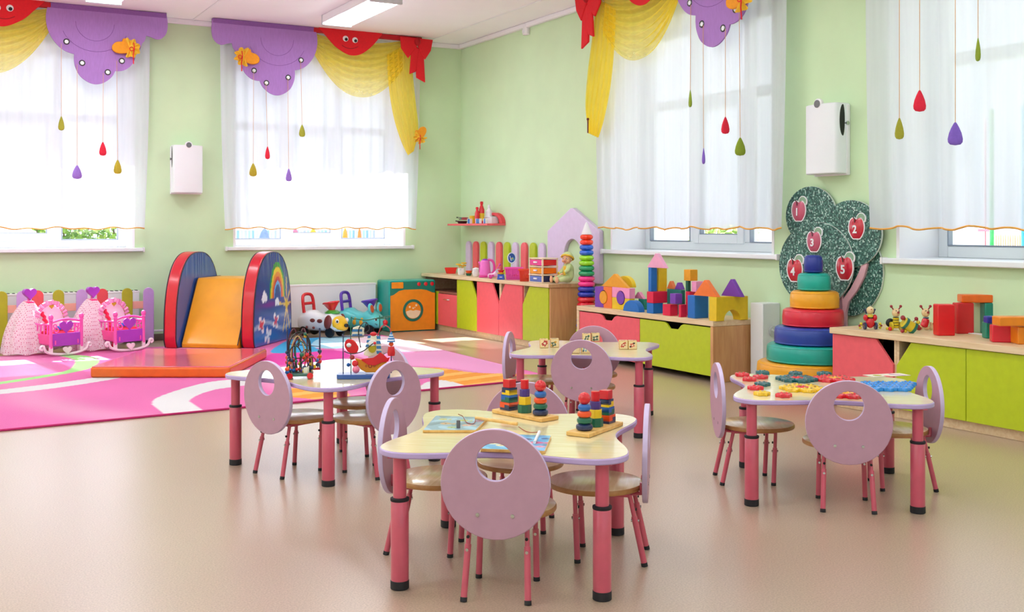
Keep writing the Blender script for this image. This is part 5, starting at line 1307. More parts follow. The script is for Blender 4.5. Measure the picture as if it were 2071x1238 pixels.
p_ = on5(948, 5.13); t_ = thing('stacked_bowls', 'small red bowl in a dark green one, on the corner worktop between the white pots', 'toy bowl', p_)
MB().lathe([(.024, 0), (.034, .026), (.031, .026), (.02, .004)], 24).build('green_bowl', M_grn, t_); MB().lathe([(.026, .024), (.036, .052), (.033, .052), (.022, .03)], 24).build('red_bowl', M_ora, t_)
t_, s_ = pot(963, 5.12, 'white toy pot with a lid on the corner worktop, left of the pink kettle', 1.02, True)
MB().lathe([(.038, .075), (.034, .083), (.01, .092), (.004, .094)], 24).build('lid', M_white, t_); MB().ball((0, 0, .10), .008).build('knob', M_ora, t_)
M_kp = cm('kettle_pink', '#f06cc8', .28, coat=.3); M_kh = cm('kettle_magenta', '#e23a9e', .28, coat=.3)
p_ = on5(981, 5.10); t_ = thing('toy_kettle', 'pink toy electric kettle with a magenta handle on the corner worktop', 'toy kettle', p_, -YAW-.2)
MB().lathe([(.062, 0), (.064, .004), (.064, .02), (.06, .024)], 28).build('base', M_kh, t_)
MB().lathe([(.058, .024), (.058, .05), (.048, .15), (.044, .165), (.03, .180)], 28).build('body', M_kp, t_)
MB().lathe([(.042, .166), (.03, .182), (.012, .188), (.004, .189)], 24).build('lid', cm('kettle_violet', '#a23cc8', .3), t_)
b = MB(); b.tube(spline([(.03, 0, .178), (.072, 0, .170), (.094, 0, .13), (.094, 0, .07), (.066, 0, .035)], 6), .0125, 10); b.build('handle', M_kh, t_)
b = MB(); b.tube([(-.040, 0, .13), (-.066, 0, .158)], [.016, .009], 10); b.build('spout', M_kp, t_)
b = MB().box(-.064, -.05, -.008, .008, .05, .14); b.build('gauge', mat('gauge_rose', '#b4427c', .4), t_, bev=.002)
# pink toy vehicle
p_ = on5(1001, 5.06); t_ = thing('toy_phone_car', 'pink and white toy telephone car on the corner worktop beside the kettle', 'toy car', p_, -YAW+.05)
b = loft(MB(), [(-.072, .03, .012, .035), (-.065, .038, .010, .05), (-.02, .04, .010, .055), (.0, .04, .010, .075), (.03, .036, .010, .10), (.06, .034, .010, .085), (.072, .026, .014, .05)]); b.build('body', cm('toy_pale_pink', '#f4c2e2', .3, coat=.3), t_, ang=60)
for y in (-.041,): MB().box(-.06, -.04, y, y+.004, .022, .04).build('headlight', M_kh, t_); MB().box(-.035, -.01, y, y+.004, .022, .04).build('grille', M_kh, t_)
b = MB(); b.lathe([(.026, 0), (.026, -.004)], 20, (.03, -.034, .072), 0, 'y'); d_ = b.build('dial', mat('dial_grey', '#c7bfd4', .4), t_)
b = MB(); b.tube([(.02, 0, .098), (.045, 0, .13), (.05, 0, .135)], .006, 8); b.ball((.05, 0, .14), .014); b.build('aerial', M_kh, t_)
for x_ in (-.045, .045):
    for s in (-1, 1): MB().lathe([(.012, -.006), (.016, -.005), (.016, .005), (.012, .006)], 16, (x_, s*.038, .016), 0, 'y').build('wheel', M_kh, t_)
# blue cup with a yellow and red one stacked on it
p_ = on5(1013, 5.015); t_ = thing('blue_cup', 'upturned square blue toy cup on the corner worktop before the pink basket', 'toy cup', p_, -YAW)
b = MB(); b.add([(-.038, -.03, 0), (.038, -.03, 0), (.038, .03, 0), (-.038, .03, 0), (-.03, -.024, .052), (.03, -.024, .052), (.03, .024, .052), (-.03, .024, .052)], [(0, 1, 2, 3), (4, 5, 6, 7), (0, 1, 5, 4), (1, 2, 6, 5), (2, 3, 7, 6), (3, 0, 4, 7)]); b.build('body', cm('cup_blue', '#1c4ec0', .28, coat=.3), t_, bev=.005)
MB().box(-.014, .014, -.0315, -.028, .022, .028).build('bar', M_white, t_)
t_ = thing('yellow_cup', 'flat yellow toy dish lying on the blue cup', 'toy dish', (p_[0], p_[1], p_[2]+.0525), -YAW); MB().lathe([(.026, 0), (.038, .012), (.036, .014), (.02, .006)], 20).build('dish', M_yel, t_)
t_ = thing('red_cup', 'small red toy bowl on the yellow dish above the blue cup', 'toy bowl', (p_[0], p_[1], p_[2]+.067), -YAW); MB().lathe([(.02, 0), (.034, .026), (.031, .026), (.016, .006)], 20).build('bowl', M_red, t_)
# baskets
def basket(px, x_, wd, dp, h, col, lab, rz=0):
    p_ = on5(px, x_); t_ = thing('toy_basket', lab, 'toy basket', p_, rz, 'plastic toy baskets')
    mt = cm('basket_'+col[1:], col, .3, coat=.2)
    a, c_ = wd/2*.84, dp/2*.84; A_, C_ = wd/2, dp/2
    MB().box(-a, a, -c_, c_, 0, .005).build('bottom', mt, t_)
    b = MB()
    for side in range(4):
        n_ = 9
        for k in range(n_):
            q0, q1 = (k+.0)/n_, (k+.62)/n_
            def pt(q, z, o=0):
                f_ = z/h; X, Y = a+(A_-a)*f_-o, c_+(C_-c_)*f_-o; s = 2*q-1
                return [(s*X, -Y, z), (X, s*Y, z), (-s*X, Y, z), (-X, -s*Y, z)][side]
            v = [pt(q0, 0), pt(q1, 0), pt(q1, h), pt(q0, h), pt(q0, 0, .003), pt(q1, 0, .003), pt(q1, h, .003), pt(q0, h, .003)]
            b.add(v, [(0, 1, 2, 3), (4, 5, 6, 7), (0, 1, 5, 4), (1, 2, 6, 5), (2, 3, 7, 6), (3, 0, 4, 7)])
        for z in (.0, h*.16):
            v = [pt(0, z), pt(1, z), pt(1, z+h*.12), pt(0, z+h*.12), pt(0, z, .003), pt(1, z, .003), pt(1, z+h*.12, .003), pt(0, z+h*.12, .003)]
            b.add(v, [(0, 1, 2, 3), (4, 5, 6, 7), (0, 1, 5, 4), (1, 2, 6, 5), (2, 3, 7, 6), (3, 0, 4, 7)])
    b.build('lattice', mt, t_)
    o = [(-A_-.008, -C_-.008), (A_+.008, -C_-.008), (A_+.008, C_+.008), (-A_-.008, C_+.008)]; i_ = [(-A_+.004, -C_+.004), (A_-.004, -C_+.004), (A_-.004, C_-.004), (-A_+.004, C_-.004)]
    MB().ring(o, i_, h-.012, h+.004).build('rim', mt, t_, bev=.003)
    return p_
bp = basket(1039, 5.12, .17, .13, .115, '#f04cb4', 'pink lattice toy basket on the corner worktop with a blue hand mirror in it', -YAW)
bq = basket(1063, 5.06, .125, .11, .112, '#f0462e', 'orange-red lattice toy basket on the corner worktop beside the drawer box', -YAW)
for (dx, dy, r_, mt, lab) in ((-.035, .0, .024, M_kh, 'magenta toy ball in the pink basket'), (.025, .006, .024, M_red, 'red toy ball in the pink basket')):
    t_ = thing('toy_ball', lab, 'ball', (bp[0]+dx, bp[1]+dy, bp[2]+.006+r_)); MB().ball((0, 0, 0), r_).build('ball', mt, t_); MB().tor((0, 0, 0), r_, .0016, 20, 6, 'x').build('seam', mt, t_)
t_ = thing('toy_ball', 'orange toy ball in the orange-red basket', 'ball', (bq[0], bq[1], bq[2]+.037)); MB().ball((0, 0, 0), .030).build('ball', M_ora, t_); MB().tor((0, 0, 0), .030, .0016, 20, 6, 'x').build('seam', M_ora, t_)
k = pxm(5.15, 9.2)
t_ = thing('toy_mirror', 'oval white-rimmed blue toy hand mirror standing in the pink basket', 'toy mirror', (5.17, yr(1035, 5.17), Z5+.012), -YAW)
b = MB(); b.ring(circ(0, .195, .044, 30, ry=.055), circ(0, .195, .034, 30, ry=.045), -.008, .008, 'y'); b.build('rim', cm('mirror_white', '#dcecf6', .3), t_, bev=.003)
mi_ = MB().prism(circ(0, .195, .0345, 30, ry=.0455), -.003, .005, 'y').build('face', cm('mirror_blue', '#2050a4', .2, coat=.4), t_)
b = MB().box(-.009, .009, -.006, .006, .0, .145); b.build('handle', cm('mirror_white', '#dcecf6', .3), t_, bev=.003)
MB().prism(circ(.008, .185, .017, 18), -.005, -.003, 'y').build('picture', cm('mirror_teal', '#4aa0b4', .3), mi_)
MB().prism(circ(.004, .19, .007, 10), -.006, -.005, 'y').build('picture', M_yel, mi_)
b = MB(); b.xf((-.012, -.004, .19), (0, R(-15), 0)); b.cbox((0, 0, 0), (.006, .003, .05)); b.build('bar', M_white, mi_)
# the drawer box: three coloured drawers between cream shelves
ox, oy1 = 4.99, yr(1070, 4.99); oy0 = yr(1096.6, 4.99); ox1 = xat(1128.5, oy0)
kk = pxm(ox, oy1); H_ = 49*kk
t_ = thing('drawer_box', 'small cream toy drawer box with pink, orange and blue drawers on the corner worktop', 'drawer box', (ox, oy0, Z5+.001))
M_crm = cm('cream_plastic', '#f2d9bd', .35)
Wy, Wx = oy1-oy0, ox1-ox; lv = H_/3
for z in (0, lv, 2*lv, H_): MB().box(-.004, Wx+.004, -.004, Wy+.004, max(0, z-.007), max(.009, z+.004)).build('shelf', M_crm, t_, bev=.002)
b = MB()
for (x_, y2) in ((0, 0), (Wx-.014, 0), (0, Wy-.012), (Wx-.014, Wy-.012)): b.box(x_, x_+.014, y2, y2+.012, .004, H_)
b.build('post', M_crm, t_)
for j, (ca, cb) in enumerate((('#5e74c4', '#27305e'), ('#f29a1e', '#ee6a10'), ('#ec3a96', '#e0202e'))):
    z0, z1 = j*lv+.010, (j+1)*lv-.012
    d_ = MB().box(.001, .016, .013, Wy-.013, z0, z1).build('drawer', cm('drawer_'+ca[1:], ca, .25, coat=.3), t_, bev=.002)
    MB().box(-.008, .001, Wy*.5-.03, Wy*.5+.03, z0+.022, z0+.036).build('handle', M_white, d_, bev=.002)
    MB().box(.017, Wx-.016, .003, Wy-.004, z0, z1).build('drawer_body', cm('drawer_'+cb[1:], cb, .25, coat=.3), d_, bev=.002)

# ---- the baby doll sitting beside the drawer box
M_skin = cm('doll_skin', '#f0b48c', .4); M_suit = mat('doll_suit', '#cfe0a0', .8, .06, 40); M_suity = mat('doll_yellow', '#efc940', .8, .05, 40)
dlx, dly = 5.19, 8.232
t_ = thing('baby_doll', 'baby doll in a yellow and pale green suit and bonnet, sitting on the corner worktop', 'doll', (dlx, dly, Z5+.001), R(172))
def skinned(name, V, E, Rr, mt, par, sub=2):
    me = bpy.data.meshes.new(name); me.from_pydata(V, E, []); o = bpy.data.objects.new(name, me); C.objects.link(o); o.parent = par
    me.materials.append(mt)
    md = o.modifiers.new('skin', 'SKIN'); md.use_smooth_shade = True
    for i, sv in enumerate(me.skin_vertices[0].data):
        sv.radius = (Rr[i], Rr[i]); sv.use_root = (i == 0)
    sb = o.modifiers.new('sub', 'SUBSURF'); sb.levels = sub; sb.render_levels = sub
    return o
V = [(-.015, 0, .046), (-.012, 0, .10), (-.006, 0, .148), (-.002, 0, .172), (0, .038, .148), (.022, .062, .118), (.062, .062, .092), (0, -.038, .148), (.016, -.066, .110), (.052, -.070, .080), (.0, .034, .040), (.060, .062, .044), (.118, .066, .030), (.0, -.034, .040), (.058, -.052, .046), (.112, -.064, .030)]
E_ = [(0, 1), (1, 2), (2, 3), (2, 4), (4, 5), (5, 6), (2, 7), (7, 8), (8, 9), (0, 10), (10, 11), (11, 12), (0, 13), (13, 14), (14, 15)]
Rr = [.046, .048, .040, .020, .024, .021, .017, .024, .021, .017, .036, .030, .022, .036, .030, .022]
skinned('suit', V, E_, Rr, M_suit, t_)
MB().box(.018, .036, -.022, .022, .07, .15).build('yellow_bib', M_suity, t_, bev=.01)
for s in (-1, 1):
    hx, hy, hz = (.070, .062, .088) if s > 0 else (.060, -.0705, .076)
    MB().tor((hx-.006, hy, hz+.002), .013, .007, 14, 8, 'x').build('cuff', M_suity, t_)
    b = MB(); b.ball((hx+.012, hy, hz-.004), (.014, .011, .008), 12, 8)
    for k in range(4): b.tube([(hx+.018, hy-.009+.006*k, hz-.004), (hx+.029+.002*(k in (1, 2)), hy-.010+.0066*k, hz-.008), (hx+.033+.002*(k in (1, 2)), hy-.010+.0066*k, hz-.015)], [.0036, .0032, .0026], 6)
    b.tube([(hx+.010, hy-s*.010, hz-.002), (hx+.017, hy-s*.017, hz-.003), (hx+.024, hy-s*.017, hz-.006)], [.004, .0036, .003], 6); b.build('hand', M_skin, t_)
    fx, fy = (.122, .066) if s > 0 else (.116, -.065)
    b = MB(); b.ball((fx+.010, fy, .034), (.016, .015, .030), 12, 8)
    for k in range(5): b.ball((fx+.014, fy-.012+.006*k, .060-.003*abs(k-1)), .0052-.0005*k, 8, 6)
    b.build('foot', M_skin, t_)
hc_ = Vector((.006, 0, .212))
b = MB(); b.ball(hc_, (.045, .041, .046), 24, 16); b.ball(hc_+Vector((.022, .022, -.018)), (.018, .016, .015), 12, 8); b.ball(hc_+Vector((.022, -.022, -.018)), (.018, .016, .015), 12, 8); b.ball(hc_+Vector((.030, 0, -.034)), (.012, .014, .009), 12, 8); hd = b.build('head', M_skin, t_)
b = MB(); b.ball(hc_+Vector((.046, 0, -.010)), (.008, .006, .006), 10, 8); b.build('nose', M_skin, hd)
b = MB(); b.ball(hc_+Vector((.043, 0, -.026)), (.005, .010, .004), 10, 6); b.build('mouth', cm('doll_lips', '#c9443c', .4), hd)
for s in (-1, 1):
    b = MB(); b.ball(hc_+Vector((.039, s*.0165, .003)), (.006, .0075, .0065), 12, 8); b.build('eye', M_white, hd)
    b = MB(); b.ball(hc_+Vector((.0435, s*.0165, .003)), (.003, .0042, .0045), 10, 6); b.build('iris', cm('doll_iris', '#3c2a24', .3), hd)
    b = MB(); b.tube([hc_+Vector((.041, s*.009, .014)), hc_+Vector((.040, s*.017, .017)), hc_+Vector((.036, s*.024, .013))], .0016, 5); b.build('brow', cm('doll_brow', '#8a5a34', .6), hd)
    b = MB(); b.ball(hc_+Vector((-.002, s*.042, -.004)), (.008, .005, .011), 10, 6); b.build('ear', M_skin, hd)
b = MB(); pr = [(.0515*math.cos(a), .053*math.sin(a)) for a in [PI*.02+PI*.48*k/10 for k in range(11)]]
b.xf(hc_+Vector((-.006, 0, .006)), (0, R(-28), 0)); b.lathe([(max(.002, r_), z) for r_, z in pr], 26, caps=False); b.build('bonnet', M_suit, hd, solid=.004)
b = MB(); b.xf(hc_+Vector((-.006, 0, .006)), (0, R(-28), 0)); b.tor((0, 0, .004), .0515, .008, 26, 8); b.build('bonnet_brim', M_suity, hd)
b = MB(); b.tube(spline([hc_+Vector((-.02, -.044, -.012)), hc_+Vector((-.035, -.075, .02)), hc_+Vector((-.05, -.095, .012)), hc_+Vector((-.055, -.105, -.02))], 6), .0045, 8); b.build('bonnet_string', M_white, hd)

hd.rotation_euler = (0, 0, R(38)); hd.location = hc_-Matrix.Rotation(R(38), 3, 'Z') @ hc_
t_.scale = (1.05, 1.05, 1.05)

# ================================================================== FOAM BLOCKS ON THE DRAWER BENCH
def cf(col): return mat('foam_'+col[1:], col, .55, .04, 30, .06, 400)
PUR, ORA, YEL, PNK, BLU, RED, TEA, DGR, AMB = '#7a3cae', '#f4792e', '#e8c31c', '#f49ac6', '#1a6ec2', '#e01a46', '#1f8f82', '#1c6450', '#eaa11c'
Z4 = .44
def fb_geo(x0, pxL, pxC, pxS, zb, pyt):
    y1, y0 = yr(pxL, x0), yr(pxC, x0); x1 = xat(pxS, y0)
    zt = EYE-(pyt-HY)*depth(x0, y1)/FL
    return x0, max(x0+.03, x1), y0, y1, zb, zt
GB = 'foam building blocks on the drawer bench'
def fblock(lab, col, x0, pxL, pxC, pxS, zb, pyt, kind='box', nm=None, xmax=None, geo=None):
    x0, x1, y0, y1, z0, z1 = fb_geo(x0, pxL, pxC, pxS, zb, pyt)
    if xmax: x1 = min(x1, xmax)
    if geo: y0, y1 = geo; x0, x1 = xat(pxC, y0), xat(pxS, y0)
    t_ = thing(nm or 'foam_block', lab, 'foam block', ((x0+x1)/2, (y0+y1)/2, z0), 0, GB); L = Loc(t_); b = L.mb()
    if kind == 'box': b.box(x0, x1, y0, y1, z0, z1)
    elif kind == 'prism': b.prism([(y0, z0), (y1, z0), ((y0+y1)/2+.008, z1), ((y0+y1)/2-.008, z1)], x0, x1, 'x')
    elif kind == 'half':
        c_, r_ = (y0+y1)/2, (y1-y0)/2; b.prism([(c_+r_*math.cos(a), z0+(z1-z0)*math.sin(a)) for a in [PI*k/18 for k in range(19)]], x0, x1, 'x')
    elif kind == 'arch':
        c_, r_ = (x0+x1)/2+.0, .076; b.prism([(x0, z0), (c_-r_, z0)]+[(c_-r_*math.cos(a), z0+r_*math.sin(a)) for a in [PI*k/14 for k in range(1, 14)]]+[(c_+r_, z0), (x1, z0), (x1, z1), (x0, z1)], y0, y1, 'y')
    elif kind in ('holeR', 'holeL', 'holeT', 'holeB'):
        r_ = .058; ym_, zm_ = (y0+y1)/2, (z0+z1)/2; N_ = 13
        if kind == 'holeR': P = [(y0, z0), (y1, z0), (y1, z1), (y0, z1)]+[(y0+r_*math.sin(a), zm_+r_*math.cos(a)) for a in [PI*k/(N_-1) for k in range(N_)]]
        if kind == 'holeL': P = [(y1, z1), (y0, z1), (y0, z0), (y1, z0)]+[(y1-r_*math.sin(a), zm_-r_*math.cos(a)) for a in [PI*k/(N_-1) for k in range(N_)]]
        if kind == 'holeT': P = [(y1, z1), (y1, z0), (y0, z0), (y0, z1)]+[(ym_-r_*math.cos(a), z1-r_*math.sin(a)) for a in [PI*k/(N_-1) for k in range(N_)]]
        if kind == 'holeB': P = [(y0, z0), (y0, z1), (y1, z1), (y1, z0)]+[(ym_+r_*math.cos(a), z0+r_*math.sin(a)) for a in [PI*k/(N_-1) for k in range(N_)]]
        b.prism(P, x0, x1, 'x')
    L.add(b, 'block', cf(col), bev=.003)
    return x0, x1, y0, y1, z0, z1
g = fblock('purple foam arch block standing at the left end of the drawer bench', PUR, 5.05, 1203, 1220, 1236, Z4, 579.5, 'holeR', 'foam_arch', 5.16)
g2 = fblock('orange foam arch block beside the purple arch block on the drawer bench', ORA, 5.05, 1220.3, 1237, 1253, Z4, 579.5, 'holeL', 'foam_arch', 5.16)
def plug(lab, col, y, z, x0, r_=.0535):
    t_ = thing('foam_cylinder', lab, 'foam block', (x0, y, z), 0, GB); b = MB().lathe([(r_, 0), (r_, .105)], 28, (0, 0, 0), 0, 'x'); b.build('block', cf(col), t_, bev=.003)
plug('yellow foam cylinder plugged between the purple and orange arch blocks', AMB, g[2], (g[4]+g[5])/2, 5.046)
zmid = EYE-(601-HY)*depth(5.05, 7.2)/FL
h1 = fblock('yellow foam arch block under the pink one on the drawer bench', YEL, 5.05, 1237.6, 1273, 1284, Z4, 601, 'holeT', 'foam_arch', 5.16)
h2 = fblock('pink foam arch block resting upside down on the yellow one', PNK, 5.05, 1237.6, 1273, 1284.5, h1[5], 580.5, 'holeB', 'foam_arch', 5.16)
plug('purple foam cylinder plugged between the pink and yellow arch blocks', PUR, (h1[2]+h1[3])/2, h1[5], 5.046)
zt1 = max(g[5], h2[5])
fblock('amber foam roof block across the arch blocks at the left', AMB, 5.055, 1216, 1270, 1276, zt1, 552.5, 'prism', 'foam_roof', 5.14)
fblock('yellow foam half-round lying behind the amber roof block', YEL, 5.142, 1245, 1279, 1287, zt1, 557, 'half', 'foam_half_round', 5.20)
fblock('blue foam half-round block at the front edge of the drawer bench', BLU, 5.0, 1260, 1292, 1304, Z4, 606, 'half', 'foam_half_round', 5.09)
k1 = fblock('turquoise foam block behind the blue half-round', TEA, 5.20, 1291, 1303, 1312, Z4, 604)
fblock('small pink foam roof block on the turquoise block behind the blue half-round', PNK, 5.20, 1281, 1301, 1307, k1[5], 590, 'prism', 'foam_roof')
l1 = fblock('blue foam brick under the wide red brick on the drawer bench', BLU, 5.025, 1308, 1321, 1341, Z4, 612)
l2 = fblock('wide red foam brick carrying the tower pillars', RED, 5.02, 1308, 1321, 1353, l1[5], 589.5)
t1 = fblock('blue foam pillar of the pink-roofed tower', BLU, 5.035, 1311, 1317, 1329, l2[5], 541)
t2 = fblock('yellow foam pillar of the pink-roofed tower', YEL, 5.05, 1311, 1332, 1349, l2[5], 541.5, geo=t1[2:4])
fblock('pink foam roof block on top of the tower of two pillars', '#f0a8c8', 5.035, 1308, 1345, 1353, max(t1[5], t2[5]), 512, 'prism', 'foam_roof')
c1 = fblock('left small red foam cube at the front of the drawer bench', RED, 5.0, 1340, 1355, 1371, Z4, 615, nm='foam_cube')
c2 = fblock('right small red foam cube at the front of the drawer bench', RED, 5.0, 1372.3, 1377, 1389, Z4, 616, nm='foam_cube')
fblock('purple foam cube resting on the two small red cubes', PUR, 5.01, 1355, 1366, 1380, max(c1[5], c2[5]), 593.5, nm='foam_cube')
s1 = fblock('dark turquoise foam block behind the purple cube', '#17706a', 5.15, 1349, 1377, 1386, Z4, 584.5)
fblock('small orange foam roof block at the back of the drawer bench', '#f2844c', 5.18, 1348, 1363, 1369, s1[5], 568, 'prism', 'foam_roof')
fblock('small purple foam roof block at the back, beside the small orange one', PUR, 5.18, 1364, 1378, 1386, s1[5], 571, 'prism', 'foam_roof')
r3 = fblock('tall red foam block under the dark green pillar', RED, 5.15, 1386.4, 1394, 1408, Z4, 589.5)
gp = fblock('short dark green foam pillar under the amber cube', DGR, 5.16, 1386.4, 1391, 1397, r3[5], 567.5)
fblock('amber foam cube topmost on the dark green pillar', AMB, 5.15, 1383, 1396, 1411, gp[5], 545, nm='foam_cube')
bb = fblock('large blue foam block beside the yellow arch on the drawer bench', BLU, 5.02, 1390.5, 1405, 1433, Z4, 597, xmax=5.148)
fblock('pink foam block behind the orange roof block', PNK, 5.16, 1398.5, 1408, 1424, r3[5], 569)
ar = fblock('large yellow foam arch at the right end of the drawer bench', YEL, 5.0, 1434, 1449, 1513, Z4, 600, 'arch', 'foam_arch')
fblock('orange foam roof block on the large blue block', ORA, 5.005, 1402, 1450, 1458, max(bb[5], ar[5]), 565, 'prism', 'foam_roof', 5.14)
fblock('purple foam roof block on the large yellow arch', PUR, 5.16, 1458, 1500, 1507, ar[5], 563.5, 'prism', 'foam_roof')

# ================================================================== ON THE RIGHT-HAND WORKTOP (z = Z6)
GS = 'vinyl soft blocks on the right-hand worktop'
def cv(col): return cm('soft_'+col[1:], col, .35, coat=.2)
def sblock(lab, col, pxL, pxR, pyb, pyt, zb, dp, yaw=0, back=0):
    d_ = (EYE-zb)*FL/(pyb-HY)+back; w_ = (pxR-pxL)/FL*d_; h = (pyb-pyt)/FL*d_
    r_ = ((pxL+pxR)/2-PX)/FL*d_
    x_, y2 = camxy(r_, d_+dp/2)
    t_ = thing('soft_block', lab, 'soft block', (x_, y2, zb), -YAW+yaw, GS)
    MB().box(-w_/2, w_/2, -dp/2, dp/2, 0, h).build('block', cv(col), t_, bev=.007, seg=3)
    return zb+h
za = sblock('upright red soft block standing left of another red one', '#e0141e', 1897, 1932, 679.5, 616, Z6, .075)
zb2 = sblock('upright darker red soft block under the orange lintel', '#cc1420', 1935.5, 1970.5, 675.5, 613, Z6, .07)
zt2 = sblock('upright turquoise soft block under the right end of the orange lintel', '#12806c', 1992, 2040.6, 675.5, 613, Z6, .07)
t_ = thing('soft_block', 'orange soft bar lying across the darker red and turquoise blocks', 'soft block', (0, 0, max(zb2, zt2)+.0005), -YAW+R(-6), GS)
d_ = 6.25; w_ = (2014-1947)/FL*d_; t_.location = (*camxy((1984-PX)/FL*d_, d_+.03), max(zb2, zt2)+.0005)
MB().box(-w_/2-.012, w_/2+.012, -.05, .05, 0, .046).build('block', cv('#ec6a10'), t_, bev=.007, seg=3)
z3 = sblock('small turquoise soft block under the blue one', '#128a74', 1994, 2022, 685, 652, Z6, .055)
sblock('dark blue soft block lying on the small turquoise block', '#12309c', 1997, 2034, 654.5, 640, z3, .055)
sblock('red soft cube under the left end of the orange slab', '#e21836', 2011, 2051, 693, 658, Z6, .07, R(-12))
sblock('orange soft cube at the photo edge under the orange slab', '#ee8a14', 2059, 2096, 697, 661, Z6, .09)
sblock('orange soft slab lying on the red and orange cubes at the photo edge', '#f08a18', 2021, 2092, 660, 641, Z6+.0985, .09)
sblock('orange soft block standing behind the orange slab at the photo edge', '#ea7a12', 2056, 2090, 674, 619, Z6, .07)
t_ = thing('loose_wire', 'thin loose wire lying on the right-hand worktop behind the red blocks', 'wire', (5.32, 4.05, Z6+.004))
MB().tube(spline([(0, .16, 0), (.03, .06, 0), (0, -.04, 0), (.05, -.16, 0)], 8), .003, 6).build('strand', M_pvc, t_)
MB().tube(spline([(.02, .14, 0), (.05, .05, 0), (.03, -.05, 0), (.08, -.14, 0)], 8), .003, 6).build('strand', M_pvc, t_)

